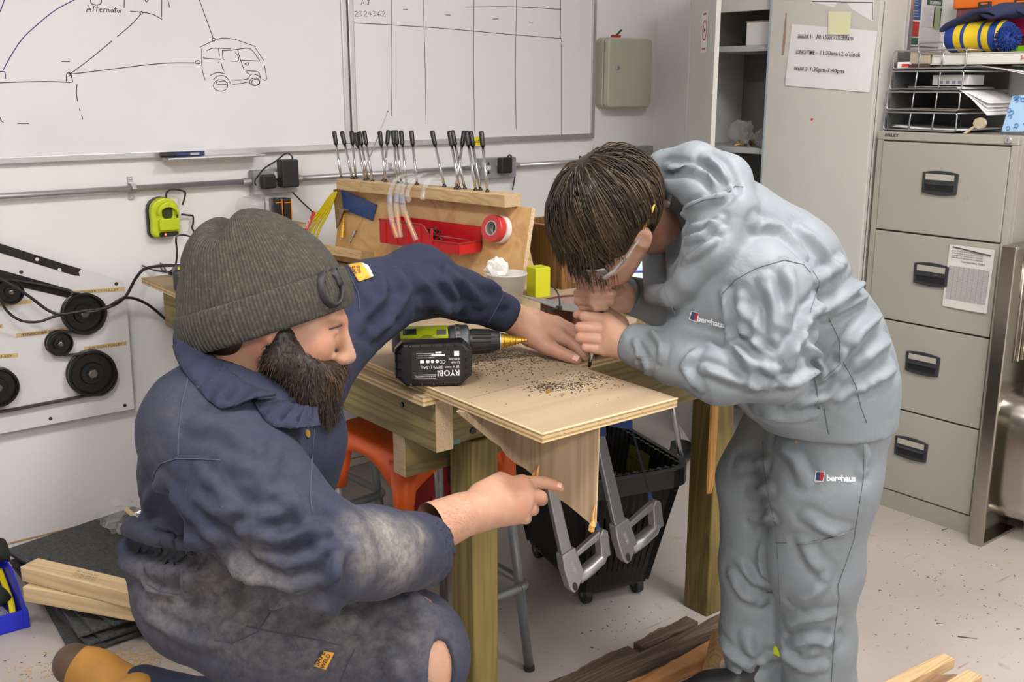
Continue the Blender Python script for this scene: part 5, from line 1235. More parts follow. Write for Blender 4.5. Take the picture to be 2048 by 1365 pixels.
for i, y in enumerate((1.89, 1.868, 1.846, 1.826)): MB().box((3.3092, y, trays[2] + .024), (.001, .012, .009)).build('printed_mark', mat('print_grey', (.18, .19, .24), .5), t)
t = thing('spare_paper_roll', 'tan rectangular abrasive pad on the top letter tray', 'abrasive pad', (3.27, 1.98, trays[3] + .014))
p = PX(1843, 128, 3.285)
MB().box((3.292, p.y, trays[3] + .014 + .021), (.045, .072, .040)).build('pad', mat('tan_pad', (.40, .34, .27), .75), t, bev=.004); MB().box((3.292, p.y, trays[3] + .010), (.047, .074, .010)).build('dark_base', mat('pad_base', (.07, .04, .03), .8), t)
t = thing('catalogue', 'thick white catalogue lying across the top letter tray', 'book', (3.372, 1.80, trays[3] + .012))
rz = Matrix.Rotation(R(4), 3, 'Z')
MB().box((3.385, 1.74, trays[3] + .031), (.190, .36, .030), rz).build('pages', mat('page_white', (.66, .64, .61), .6), t, bev=.002); MB().box((3.385, 1.74, trays[3] + .0475), (.195, .365, .003), rz).build('cover', mat('cover_cream', (.60, .56, .50), .5), t); MB().box((3.385, 1.74, trays[3] + .0145), (.195, .365, .003), rz).build('cover', mat('cover_cream'), t)
c = Vector((3.385, 1.74, trays[3] + .031)); text('Scientific', .018, TM(c + rz @ Vector((-.0985, -.105, -.006)), rz @ -Y3, Z3), mat('sign_red'), t, 'spine_lettering', bold=.01)
t2 = thing('red_print_booklet', 'small white booklet with a red print beside the tan pad', 'booklet', (3.30, 2.02, trays[3] + .006)); MB().box((3.31, 2.005, trays[3] + .0135), (.08, .05, .020)).build('booklet', M_paper, t2); MB().box((3.2692, 2.000, trays[3] + .012), (.001, .028, .010)).build('red_print', mat('sign_red'), t2)
# ---- bobble hat
def bobble_hat():
    c = Vector((3.40, 1.795, trays[3] + .055)); zt = trays[3] + .050
    t = thing('bobble_hat', 'blue and yellow striped bobble hat lying on the catalogue', 'hat', (c.x, c.y, zt))
    L, mb = .115, MB(); rr = random.Random(2)
    M_bl = mat('knit_blue', (.015, .05, .26), .85, bump=.6, bscale=120, bdist=.003); M_ye = mat('knit_yellow', (.72, .52, .015), .85, bump=.6, bscale=120, bdist=.003)
    n, seg = 18, 28; rows = []
    for i in range(n + 1):
        a = i / n; yy = c.y + .115 - a * .20; r_ = .062 * (1 - max(0, a - .55) ** 2 * 2.2) * (.92 + .08 * math.sin(a * 9))
        row = []
        for k_ in range(seg + 1):
            an = 2 * PI * k_ / seg; rb = 1 + .035 * math.sin(an * 14)
            row.append((c.x + math.cos(an) * r_ * 1.15 * rb, yy, zt + .052 + math.sin(an) * min(r_, .050) * rb))
        rows.append(row)
    mb.v = []; mb.grid(rows); m_ = seg
    mb.mi = [(1 if (3 <= i <= 4 or 6 <= i <= 9 or 11 <= i <= 12 or i == 15) else 0) for i in range(n) for _ in range(m_)]
    mb.build('knitted_crown', [M_bl, M_ye], t, smooth=True)
    pom = MB(); pc = Vector((c.x - .055, c.y - .095, zt + .040)); pom.ball(pc, .032, 14)
    for i in range(420):
        d = Vector((rr.gauss(0, 1), rr.gauss(0, 1), rr.gauss(0, 1))).normalized(); e = Vector((rr.gauss(0, .3), rr.gauss(0, .3), rr.gauss(0, .3)))
        pom.tube([pc + d * .028, pc + d * .041 + e * .008], [.0022, .0012], 4, cap=False)
    o = pom.build('pompom', M_bl, t); o['kind'] = 'stuff'
    s_ = thing('navy_scarf', 'dark navy folded scarf draped over the bobble hat', 'scarf', (c.x, c.y, zt + .1))
    M_nv = mat('fleece_navy', (.022, .032, .085), .9); rows = []
    prof = [(.13, .060), (.115, .085), (.05, .104), (.02, .128), (-.03, .134), (-.07, .118), (-.055, .100), (-.02, .105), (.0, .112)]
    for j in range(6):
        rows.append([(c.x - .085 + j * .03 + .006 * math.sin(i), c.y + y_ - .01 * j, zt + z_ + .008 * math.sin(j * 1.3 + i) + .018 * (j / 5)) for i, (y_, z_) in enumerate(prof)])
    MB().grid(rows).build('upper_fold', M_nv, s_, solid=.018, smooth=True, sub=1)
    rows = [[(c.x - .02 + j * .03, c.y - .02 - i * .028, zt + .112 + .02 * math.sin(i * .8) - .006 * (i == 4)) for i in range(6)] for j in range(4)]
    MB().grid(rows).build('lower_fold', M_nv, s_, solid=.010, smooth=True, sub=1)
    for i in range(3): MB().cyl((c.x - .03, c.y - .158, zt + .06 + i * .030), (c.x - .034, c.y - .162, zt + .061 + i * .030), .011, seg=12).build('pale_spot', mat('spot_white', (.6, .62, .55), .6), s_)
bobble_hat()
# ---- blue patterned pouch, scoop
t = thing('patterned_pouch', 'pale blue patterned paper pouch standing on the filing cabinet', 'pouch', (3.30, 1.66, FZ))
q = [PX(2001, 264, 3.30), PX(2062, 264, 3.30), PX(2066, 190, 3.32), PX(2024, 192, 3.32)]
q = [Vector((p.x, p.y, max(p.z, FZ + .001))) for p in q]; bk = [p + X3 * .03 for p in q[:2]] + [p + X3 * .006 for p in q[2:]]
MB().hexa([q[1], q[0], bk[0], bk[1], q[2], q[3], bk[3], bk[2]]).build('pouch', mat('pouch_blue', (.35, .56, .78), .5), t, bev=.004)
rr = random.Random(4)
for i in range(14):
    a, b = rr.random(), rr.random(); p = (q[0] * (1 - a) + q[1] * a) * (1 - b) + (q[3] * (1 - a) + q[2] * a) * b - X3 * .003
    mb = MB(); mb.tube([p + Vector((0, .006 * math.cos(2 * PI * k_ / 8), .006 * math.sin(2 * PI * k_ / 8))) for k_ in range(rr.randint(5, 9))], .0013, 4); mb.build('printed_motif', mat('motif_blue', (.08, .22, .52), .5), t)
t = thing('wooden_scoop', 'small wooden scoop lying in front of the bottom letter tray', 'scoop', PX(1950, 262, 3.25))
a, b = PX(1933, 262, 3.245), PX(1952, 250, 3.262); a.z = FZ + .008
MB().hexa([a + Z3 * s_ for s_ in (-.006,)] * 1 + [a + Y3 * .012 - Z3 * .006, a + Y3 * .012 + X3 * .01 - Z3 * .006, a + X3 * .01 - Z3 * .006, b - Z3 * .004, b + Y3 * .010 - Z3 * .004, b + Y3 * .010 + X3 * .01, b + X3 * .01]).build('handle', mat('pale_wood', (.46, .38, .27), .7), t)
c = PX(1962, 247, 3.27); MB().prism([(.022 * math.cos(2 * PI * i / 8), .019 * math.sin(2 * PI * i / 8)) for i in range(8)], .012, c, Matrix((-Y3, Z3, -X3)).transposed()).build('head', mat('pale_wood'), t, bev=.002)
# ---- stack of organiser cases behind
gz = FZ
for (lab, col, z0, z1, x0, y0, y1, clasp) in (('grey tool case at the bottom of the organiser stack', (.16, .16, .165), FZ, 1.555, 3.495, 1.24, 1.545, 0), ('lime green organiser case under the pink one', (.30, .62, .02), 1.5555, 1.597, 3.485, 1.22, PX(1990, 95, 3.485).y, 1), ('pink organiser case under the orange one', (.62, .02, .12), 1.628, 1.690, 3.485, 1.22, PX(1935, 50, 3.485).y, 1), ('orange organiser case on top of the stack', (.80, .17, .01), 1.722, 1.80, 3.485, 1.22, PX(1906, 5, 3.485).y, 1)):
    t = thing('organiser_case', lab, 'case', (3.49, (y0 + y1) / 2, z0), group='organiser cases by the filing cabinet')
    m = mat('case_' + lab.split()[0], col, .4)
    MB().span((x0, y0, z0), (3.585, y1, z1)).build('case', m, t, bev=.006)
    if clasp:
        MB().span((x0 + .012, y0 + .01, z0 - .0305 if z0 > 1.6 else z0 - .0001), (3.58, y1 - .01, z0 + .001)).build('clear_base', mat('case_base', (.18, .05, .05), .3), t) if z0 > 1.6 else None
        for yc in (y1 - .115, y1 - .235):
            MB().span((x0 - .008, yc - .022, z0 - .022), (x0 + .001, yc + .022, z0 + .018)).build('clasp', M_dgrey, t, bev=.002)
            MB().span((x0 - .0085, yc - .012, z0 + .009), (x0 - .0075, yc + .012, z0 + .014)).build('clasp_slot', m, t)
t = thing('side_cupboard', 'low grey cupboard beside the filing cabinet under the organiser cases', 'cupboard', (3.42, 1.30, 0))
# ---- safety poster on the right wall
def poster():
    Yp = LY0 - .006; a, b = PY(1819, 92, Yp), PY(1900, 92, Yp); zt = 1.85
    t = thing('evacuation_poster', 'safety plan poster with a dark green heading on the side of the tall cupboard', 'poster', (b.x, Yp, a.z))
    MB().span((a.x, Yp - .001, a.z), (min(b.x, WX - .01), Yp + .0025, zt)).build('sheet', mat('poster_paper', (.66, .66, .64), .5), t)
    MB().span((a.x - .028, Yp - .008, a.z - .02), (a.x - .003, Yp + .0025, zt)).build('frame_rail', M_alu, t, bev=.002)
    def blk(u0, v0, u1, v1, col, nm):
        q0, q1 = PY(u0, v0, Yp), PY(u1, v1, Yp); MB().span((q0.x, Yp - .0025, q1.z), (min(q1.x, WX - .012), Yp - .001, q0.z)).build('printed_panel', mat(nm, col, .5), t)
    blk(1855, -12, 1897, 13, (.02, .09, .055), 'poster_green'); blk(1822, -12, 1839, 40, (.03, .10, .27), 'poster_blue'); blk(1819, 42, 1835, 73, (.42, .04, .035), 'poster_red'); blk(1819, 75, 1834, 89, (.02, .12, .06), 'poster_dgreen')
    blk(1868, 14, 1895, 60, (.38, .44, .26), 'poster_olive'); blk(1845, 14, 1866, 55, (.60, .58, .62), 'poster_lilac')
    p = PY(1858, 8, Yp); text('ESCAPE PLAN', .016, TM((p.x, Yp - .003, p.z), X3, Z3), M_white, t, 'heading', bold=.01, fit=(min(PY(1895, 8, Yp).x, WX - .015) - p.x) * .9)
    for i in range(7):
        q = PY(1824, 0 + i * 5.5, Yp); MB().span((q.x, Yp - .0032, q.z), (q.x + .035, Yp - .0025, q.z + .002)).build('text_line', mat('poster_line', (.4, .42, .5), .5), t)
    q = PY(1881, 20, Yp); MB().lathe([(.005, 0), (.005, .0004), (0, .0004)], (q.x, Yp - .0028, q.z), WROT, 10).build('map_marker', M_ink, t)
    MB().tube([(q.x, Yp - .003, q.z - .006), (q.x, Yp - .003, q.z - .06)], .001, 4).build('map_line', M_ink, t)
poster()
c = bpy.data.objects.get('side_cupboard')
MB().span((3.42, 1.215, 0), (3.59, 1.50, FZ - .001)).build('body', M_file, c, bev=.002)
MB().span((3.405, 1.22, .03), (3.42, 1.495, FZ - .01)).build('door', M_file, c, bev=.002)
# ---- stainless sink stood on edge
def sink():
    M_st = mat('stainless_steel', (.46, .43, .38), .24, 1.0, noise=.06, nscale=8)
    Y = 1.515; x0, x1, z1 = 3.172, 3.400, .992
    t = thing('steel_sink', 'stainless steel sink unit stood on its edge by the filing cabinet', 'sink', ((x0 + x1) / 2, Y + .02, 0))
    MB().span((x0 + .012, Y + .030, .012), (x1, Y + .033, z1 - .012)).build('drainer_panel', M_st, t)
    for a, b in (((x0, Y, 0), (x0 + .012, Y + .045, z1)), ((x0 + .012, Y, 0), (x1, Y + .045, .012)), ((x0 + .012, Y, z1 - .012), (x1, Y + .045, z1))):
        MB().span(a, b).build('flange', M_st, t, bev=.003)
    # bowl underside bulging toward the room
    rows = []; cx, cz, hw, hh = 3.47, .285, .235, .225
    for (k_, dd) in ((1.0, 0), (.985, .03), (.96, .10), (.90, .135), (.80, .145), (.0, .147)):
        row = []
        for i in range(41):
            a = 2 * PI * i / 40; ca, sa = math.cos(a), math.sin(a); r_ = 1 / (abs(ca) ** 5 + abs(sa) ** 5) ** .2
            row.append((min(cx + ca * r_ * hw * k_, x1), Y + .031 - dd, cz + sa * r_ * hh * k_))
        rows.append(row)
    MB().grid(rows).build('bowl', M_st, t, smooth=True)
    for i in range(3):
        q = 3.30 + i * .03; MB().tube([(q, Y + .028, .60), (q, Y + .028, .95)], .004, 8).build('drainer_groove', M_st, t, smooth=True)
    a = PY(2013, 870, Y - .10); MB().tube(smoothpts([(3.262, Y - .045, .40), (3.26, Y - .05, .37), (3.262, Y - .05, .30), (3.258, Y - .05, .22)], 4), .005, 6, flat=.5).build('sealant_bead', mat('old_silicone', (.5, .42, .28), .6), t, smooth=True)
sink()
# ============================================================ FLOOR ITEMS
# old boards under the bench end
W_old = wood('old_weathered', (.06, .04, .028), (.13, .088, .062), (.20, .145, .105), axis=0, scale=1.3, ring=9, bump=.8, dark=(.05, .033, .022), rough=.8)
W_red = wood('red_plank', (.33, .13, .035), (.50, .24, .09), (.55, .29, .12), axis=0, scale=.8, ring=8, dark=(.24, .09, .03))
def rough_plank(x0, x1, y0, y1, z0, z1, seed, rz, label, m):
    rr = random.Random(seed); t = thing('old_plank', label, 'plank', ((x0 + x1) / 2, (y0 + y1) / 2, z0), R(rz), group='old planks on the floor by the bench leg')
    L, Wd = x1 - x0, y1 - y0; n = 16; rows = [[], [], [], []]
    for i in range(n + 1):
        x_ = -L / 2 + L * i / n; e0, e1 = .004 * math.sin(i * .7 + seed) + rr.uniform(-.0015, .0015), .004 * math.sin(i * .55 + seed * 2) + rr.uniform(-.0015, .0015); zz = rr.uniform(-.0015, .001)
        rows[0].append((x_, -Wd / 2 + e0, 0)); rows[1].append((x_, -Wd / 2 + e0, z1 - z0 + zz)); rows[2].append((x_, Wd / 2 + e1, z1 - z0 + zz)); rows[3].append((x_, Wd / 2 + e1, 0))
    mb = MB(); mb.grid(rows); nn = n + 1
    mb.f.append((0, nn, 2 * nn, 3 * nn)); mb.mi.append(0); mb.f.append((4 * nn - 1, 3 * nn - 1, 2 * nn - 1, nn - 1)); mb.mi.append(0)
    mb.build('board', m, t, world=False)
rough_plank(1.50, 1.80, 1.722, 1.766, 0, .026, 1, 1, 'short dark old plank end next to the post', W_old)
rough_plank(1.815, 2.03, 1.720, 1.764, 0, .034, 2, 2, 'dark split old plank end nearest the black basket', W_old)
rough_plank(1.45, 2.20, 1.650, 1.706, 0, .040, 3, .5, 'long dark weathered plank lying in front of the far post', W_old)
rough_plank(1.60, 2.12, 1.588, 1.638, 0, .030, 4, .5, 'reddish sawn plank in front of the dark planks', W_red)
t = thing('wood_batten', 'slim pale batten leaning across the reddish plank', 'batten', PZ(1425, 1360, .03))
a, b = PZ(1420, 1345, .036), PZ(1440, 1262, .105); mb = MB(); mb.tube([a, b], .020, 4, flat=.35); mb.build('batten', wood('batten_wood', (.28, .17, .06), (.42, .27, .11), axis=2), t)
for (pa, pb, w_, h_, lab) in (((1898, 1312), (1715, 1402), .036, .028, 'pine batten offcut on the floor with the pointed sawn end'), ((1950, 1346), (1790, 1440), .040, .030, 'pine batten offcut on the floor nearest the sink')):
    a, b = PZ(*pa, h_), PZ(*pb, h_); d = (b - a); L = d.length; an = math.atan2(d.y, d.x)
    t = thing('pine_offcut', lab, 'timber offcut', ((a + b) / 2).xy.to_3d(), an, group='pine battens on the floor')
    MB().box((0, 0, h_ / 2), (L, w_, h_)).build('batten', W_pinex, t, world=False, bev=.002); MB().box((-L / 2, 0, h_ / 2), (.001, w_ * .96, h_ * .95)).build('end_grain', W_end, t, world=False)
t = thing('thin_offcut', 'thin brown offcut lying between the two pine battens', 'timber offcut', PZ(1860, 1362, 0)); p = PZ(1862, 1372, 0); MB().box((p.x, p.y, .006), (.16, .06, .012), Matrix.Rotation(R(-35), 3, 'Z')).build('strip', wood('brown_strip', (.2, .11, .06), (.32, .19, .11), axis=0), t, bev=.002)
# ---- rubber mats, timber, bag and bin at the left
M_rub = mat('rubber_crumb', (.060, .062, .062), .85, noise=.55, nscale=130, bump=.8, bscale=160, bdist=.002)
rr = random.Random(8); zz = 0
for i in range(8):
    t = thing('rubber_mat', ['lowest black rubber mat of the pile on the floor', 'black rubber mat within the floor pile', '', '', '', '', '', 'topmost black rubber mat of the pile under the timber'][i] or 'black rubber mat within the floor pile', 'rubber mat', (.905, 2.99, zz), R((-4, 3, 1, 6, -3, 2, 9, 12)[i]), group='rubber mats piled on the floor')
    mb = MB(); n = 10; w_, l_ = .215 + .004 * (8 - i), .33
    mb.prism([(-w_ + .002, -l_), (w_, -l_ + .001), (w_, l_), (-w_, l_)], .0112, (0, 0, 0)); mb.build('sheet', M_rub, t, world=False, bev=.002)
    zz += .0115 + (.0012 if i % 2 else 0)
matz = zz
W_stud = wood('stud_timber', (.50, .36, .19), (.64, .48, .28), (.69, .53, .32), axis=0, ring=7, bump=.1, dark=(.44, .30, .15))
for (pa, pb, z0, lab) in (((52, 1186), (252, 1222), matz + .0005, 'clean pine stud lying on the rubber mats under another'), ((48, 1146), (252, 1196), matz + .046, 'clean pine stud with a printed stamp on top of the other')):
    a, b = PZ(*pa, z0 + .022), PZ(*pb, z0 + .022); d = (b - a).normalized(); L = (b - a).length + .25; an = math.atan2(d.y, d.x); mid = a + d * (L / 2)
    t = thing('pine_stud', lab, 'timber', (mid.x, mid.y, z0), an, group='pine studs on the rubber mats')
    MB().box((0, .02, .0225), (L, .062, .045)).build('stud', W_stud, t, world=False, bev=.003); MB().box((-L / 2 - .0003, .02, .0225), (.0008, .058, .041)).build('end_grain', W_end, t, world=False)
    if 'stamp' in lab:
        for k_ in range(3): text('FSC 4Q 1872 KD', .011, Matrix.Translation((-.145 + .006 * k_, .028 - k_ * .012, .0453)), mat('stamp_ink', (.10, .08, .06), .7), t, 'grade_stamp', ext=0).matrix_basis = Matrix.Identity(4)
        st = [o for o in bpy.data.objects if o.parent == t and o.name.startswith('grade_stamp')]
        for k_, o in enumerate(st): o.data.transform(WM(t)); 
t = thing('clear_sack', 'crumpled clear plastic sack lying on the mats by the wall', 'plastic bag', (.95, 3.12, matz)); crumple((.95, 3.14, matz + .062), .085, 14, 5, 1.1, 1.0, .75, .5).build('film', M_film, t); MB().tube([(.93, 3.06, matz + .12), (.97, 3.02, matz + .07), (1.0, 2.96, matz + .02)], [.008, .007, .006], 6).build('wood_sliver', mat('raw_wood_edge'), t)
def blue_bin():
    t = thing('blue_parts_bin', 'blue open-fronted plastic bin holding gloves on the floor', 'parts bin', (.47, 3.05, 0)); m = mat('blue_bin_plastic', (.012, .022, .50), .38)
    x0, x1, y0, y1, H = .30, .592, 2.91, 3.26, .135
    MB().span((x0, y0, 0), (x1, y1, .006)).build('bottom', m, t, bev=.001)
    MB().prism([(y0, .0), (y1, .0), (y1, H), (y0 + .12, H), (y0, .055)], .006, (x1 - .006, 0, 0), Matrix((Y3, Z3, X3)).transposed()).build('side_wall', m, t, bev=.001); MB().prism([(y0, .0), (y1, .0), (y1, H), (y0 + .12, H), (y0, .055)], .006, (x0, 0, 0), Matrix((Y3, Z3, X3)).transposed()).build('side_wall', m, t, bev=.001)
    MB().span((x0, y1 - .006, 0), (x1, y1, H)).build('back_wall', m, t, bev=.001); MB().span((x0, y0, 0), (x1, y0 + .006, .055)).build('front_lip', m, t, bev=.001)
    MB().span((x1 - .012, y0 - .004, .0), (x1 + .003, y0 + .016, .058)).build('front_post', m, t, bev=.003)
    g = thing('work_glove', 'black work glove with ribbed cuff on top of the blue bin', 'glove', (.52, 3.14, .10)); rows = []
    for i in range(9):
        a = i / 8; c = Vector((.40 + a * .20, 3.12 + .02 * math.sin(a * 3), .135 + .035 * math.sin(a * 2.6) )); r_ = .042 - .006 * math.cos(a * 5)
        rows.append([c + Vector((0, math.cos(2 * PI * k_ / 20) * r_, math.sin(2 * PI * k_ / 20) * r_ * .75)) * (1 + (.05 if i > 5 and k_ % 2 else 0)) for k_ in range(20)]); rows[-1] = [Vector((c.x, p.y, p.z)) if False else p for p in rows[-1]]; rows[-1].append(rows[-1][0])
    MB().grid(rows).build('cuff', mat('glove_black', (.018, .020, .016), .9, bump=.5, bscale=200, bdist=.002), g, smooth=True, solid=.004)
    MB().tube(smoothpts([(.45, 3.10, .06), (.53, 3.05, .075), (.55, 2.99, .055)], 5), [.03] * 5 + [.028] * 5 + [.02], 10, flat=.7).build('palm', mat('glove_black'), g, smooth=True)
    g = thing('yellow_strap', 'yellow plastic strap inside the blue bin', 'strap', (.57, 3.0, .02)); MB().tube(smoothpts([(.575, 3.12, .10), (.573, 3.05, .07), (.57, 2.99, .05), (.565, 2.96, .03)], 5), .009, 8, flat=.5).build('strap', mat('yellow_cable'), g, smooth=True)
    g = thing('film_scrap', 'crumpled clear film in the front of the blue bin', 'plastic film', (.50, 2.95, .01)); crumple((.51, 2.955, .038), .034, 9, 12, 1.3, 1, .8).build('film', M_film, g)
    g = thing('dust_cloth', 'dirty beige cloth in the blue bin', 'cloth', (.50, 3.04, .01)); crumple((.505, 3.045, .050), .045, 9, 17, 1.1, 1, .8).build('cloth', mat('beige_rag', (.34, .28, .22), .9), g, smooth=True)
blue_bin()
# ---- wood shavings and chips on the floor
def debris():
    rr = random.Random(77); mb = MB(); mb2 = MB(); mb3 = MB()
    for (cx, cy, sx, sy, n) in ((1850, 1180, 110, 90, 80), (1950, 1220, 80, 80, 36), (1250, 1260, 60, 40, 40), (60, 1330, 70, 25, 40), (1560, 1000, 40, 60, 12), (1850, 1080, 60, 30, 24)):
        for _ in range(n):
            p = PZ(rr.gauss(cx, sx), rr.gauss(cy, sy), 0)
            if not (.2 < p.x < 3.4 and .6 < p.y < 3.3): continue
            s_ = rr.uniform(.001, .0036); mb.box((p.x, p.y, .0006), (s_ * rr.uniform(1, 3), s_ * .7, .001), Matrix.Rotation(rr.uniform(0, 3), 3, 'Z'))
    tag(mb.build('floor_debris', mat('dark_chip', (.09, .06, .04), .8)), 'scattered dark chips and grit on the painted floor', 'debris', kind='stuff')
    for (cx, cy, sx, sy, n) in ((270, 1318, 34, 16, 260), (80, 1345, 40, 14, 60), (215, 1340, 40, 16, 90), (1860, 1190, 120, 80, 14)):
        for _ in range(n):
            p = PZ(rr.gauss(cx, sx), rr.gauss(cy, sy), 0); s_ = rr.uniform(.0015, .006)
            mb2.box((p.x, p.y, .001), (s_ * rr.uniform(1, 3), s_ * .7, .0015), Matrix.Rotation(rr.uniform(0, 3), 3, 'Z') @ Matrix.Rotation(rr.uniform(-.3, .3), 3, 'X'))
    tag(mb2.build('wood_shavings', mat('pale_shaving', (.52, .36, .19), .8)), 'pale wood shavings scattered beside the rubber mats', 'shavings', kind='stuff')
    for x_, y_, a, s_ in ((1935, 1277, .9, .05), (1890, 1060, .2, .03), (1880, 1248, .6, .02)):
        p = PZ(x_, y_, 0); o = thing('wood_sliver', {1935: 'long dark wood sliver on the open floor', 1890: 'short splinter by the foot of the filing cabinet', 1880: 'tiny splinter beside the youth'}[x_], 'sliver', (p.x, p.y, 0)); MB().tube([(p.x - s_ * .5 * math.cos(a), p.y + s_ * .5 * math.sin(a), .0018), (p.x + s_ * .5 * math.cos(a), p.y - s_ * .5 * math.sin(a), .0018)], [.0018, .0006], 5).build('sliver', mat('dark_chip'), o)
debris()
# ============================================================ FIGURES: smooth solid modelling on a grid
def A3(v): return np.array(v, dtype=np.float64)
class Solid:
    """union of tapered limbs and ellipsoids blended smoothly, meshed by surface nets"""
    def __init__(s, lo, hi, h):
        s.lo = A3(lo); s.h = h; s.n = np.ceil((A3(hi) - s.lo) / h).astype(int) + 1
        s.F = np.full(s.n, .5, dtype=np.float32)
    def _reg(s, lo, hi):
        i0 = np.clip(np.floor((A3(lo) - s.lo) / s.h).astype(int), 0, s.n - 1); i1 = np.clip(np.ceil((A3(hi) - s.lo) / s.h).astype(int) + 1, 1, s.n)
        if np.any(i1 <= i0): return None, None
        ax = [(s.lo[k] + np.arange(i0[k], i1[k]) * s.h) for k in range(3)]
        return tuple(slice(i0[k], i1[k]) for k in range(3)), (ax[0][:, None, None], ax[1][None, :, None], ax[2][None, None, :])
    def _mix(s, sl, d, k, mode):
        a = s.F[sl]; d = d.astype(np.float32)
        if mode == 'sub': d = -d; hh = np.maximum(k - np.abs(a - d), 0) / k; s.F[sl] = np.maximum(a, d) + hh * hh * k * .25
        else: hh = np.maximum(k - np.abs(a - d), 0) / k; s.F[sl] = np.minimum(a, d) - hh * hh * k * .25
    def cone(s, a, b, ra, rb, k=.02, flat=None, mode='add'):
        a, b = A3(a), A3(b); R_ = max(ra, rb) + k + 4 * s.h
        sl, g = s._reg(np.minimum(a, b) - R_, np.maximum(a, b) + R_)
        if sl is None: return s
        ba = b - a; L2 = max(ba @ ba, 1e-9)
        px_, py_, pz_ = g[0] - a[0], g[1] - a[1], g[2] - a[2]
        t = np.clip((px_ * ba[0] + py_ * ba[1] + pz_ * ba[2]) / L2, 0, 1)
        qx, qy, qz = px_ - t * ba[0], py_ - t * ba[1], pz_ - t * ba[2]
        if flat is not None:
            n = A3(flat[0]); n = n / np.linalg.norm(n); e = (qx * n[0] + qy * n[1] + qz * n[2]) * (flat[1] - 1)
            qx, qy, qz = qx + e * n[0], qy + e * n[1], qz + e * n[2]
        s._mix(sl, np.sqrt(qx * qx + qy * qy + qz * qz) - (ra + (rb - ra) * t), k, mode); return s
    def chain(s, pts, rs, k=.02, flat=None):
        for i in range(len(pts) - 1): s.cone(pts[i], pts[i + 1], rs[i], rs[i + 1], k, flat)
        return s
    def ell(s, c, r_, axes=None, k=.02, mode='add'):
        c, r_ = A3(c), A3(r_); R_ = r_.max() + k + 4 * s.h; sl, g = s._reg(c - R_, c + R_)
        if sl is None: return s
        q = [g[i] - c[i] for i in range(3)]
        if axes is not None: q = [q[0] * a[0] + q[1] * a[1] + q[2] * a[2] for a in [A3(x_) for x_ in axes]]
        k0 = np.sqrt(sum((q[i] / r_[i]) ** 2 for i in range(3))); k1 = np.sqrt(sum((q[i] / r_[i] ** 2) ** 2 for i in range(3))) + 1e-9
        s._mix(sl, k0 * (k0 - 1) / k1, k, mode); return s
    def cut(s, p, n, k=.004):
        """remove everything on the side n of the plane through p"""
        p, n = A3(p), A3(n); n = n / np.linalg.norm(n)
        ax = [s.lo[i] + np.arange(s.n[i]) * s.h for i in range(3)]
        d = ((ax[0][:, None, None] - p[0]) * n[0] + (ax[1][None, :, None] - p[1]) * n[1] + (ax[2][None, None, :] - p[2]) * n[2]).astype(np.float32)
        s.F = np.maximum(s.F, d); return s
    def mesh(s, smooth=3):
        F, n = s.F, s.n; C = [F[i:n[0] - 1 + i, j:n[1] - 1 + j, k:n[2] - 1 + k] for i in (0, 1) for j in (0, 1) for k in (0, 1)]
        ins = np.zeros(C[0].shape, dtype=np.uint8)
        for c in C: ins += (c < 0)
        act = np.nonzero((ins > 0) & (ins < 8)); m = len(act[0]); idx = np.full(C[0].shape, -1, dtype=np.int32); idx[act] = np.arange(m)
        val = [c[act] for c in C]; acc = np.zeros((m, 3)); cnt = np.zeros(m)
        off = [(i, j, k) for i in (0, 1) for j in (0, 1) for k in (0, 1)]
        for a in range(8):
            for b in range(a + 1, 8):
                if sum(abs(off[a][q] - off[b][q]) for q in range(3)) != 1: continue
                va, vb = val[a], val[b]; x_ = (va < 0) != (vb < 0); t = np.where(x_, va / np.where(x_, va - vb, 1), 0)
                for q in range(3): acc[:, q] += np.where(x_, off[a][q] + t * (off[b][q] - off[a][q]), 0)
                cnt += x_
        V = (np.stack(act, 1) + acc / cnt[:, None]) * s.h + s.lo
        Fs = []
        for ax in range(3):
            u, v = (ax + 1) % 3, (ax + 2) % 3
            sh = [slice(None)] * 3; sh[ax] = slice(0, n[ax] - 1); sh2 = [slice(None)] * 3; sh2[ax] = slice(1, n[ax])
            a, b = F[tuple(sh)] < 0, F[tuple(sh2)] < 0; e = np.nonzero(a != b)
            E = np.stack(e, 1); ok = (E[:, u] > 0) & (E[:, v] > 0) & (E[:, u] < n[u] - 1) & (E[:, v] < n[v] - 1); E = E[ok]; fl = a[e][ok]
            q = []
            for du, dv in ((-1, -1), (0, -1), (0, 0), (-1, 0)):
                P = E.copy(); P[:, u] += du; P[:, v] += dv; q.append(idx[P[:, 0], P[:, 1], P[:, 2]])
            q = np.stack(q, 1); q[~fl] = q[~fl][:, ::-1]; Fs.append(q)
        Fq = np.concatenate(Fs); Fq = Fq[(Fq >= 0).all(1)]
        for _ in range(smooth): V = relax(V, Fq, .5)
        return V, Fq
def relax(V, Fq, lam):
    acc = np.zeros_like(V); cnt = np.zeros(len(V))
    for a, b in ((0, 1), (1, 2), (2, 3), (3, 0)):
        np.add.at(acc, Fq[:, a], V[Fq[:, b]]); np.add.at(acc, Fq[:, b], V[Fq[:, a]]); np.add.at(cnt, Fq[:, a], 1); np.add.at(cnt, Fq[:, b], 1)
    return V + lam * (acc / np.maximum(cnt, 1)[:, None] - V)
def normals(V, Fq):
    n = np.cross(V[Fq[:, 2]] - V[Fq[:, 0]], V[Fq[:, 3]] - V[Fq[:, 1]]); N = np.zeros_like(V)
    for k in range(4): np.add.at(N, Fq[:, k], n)
    return N / (np.linalg.norm(N, axis=1)[:, None] + 1e-12)
def bvh(V, Fq): return BVHTree.FromPolygons([Vector(v) for v in V], [tuple(int(i) for i in f) for f in Fq])
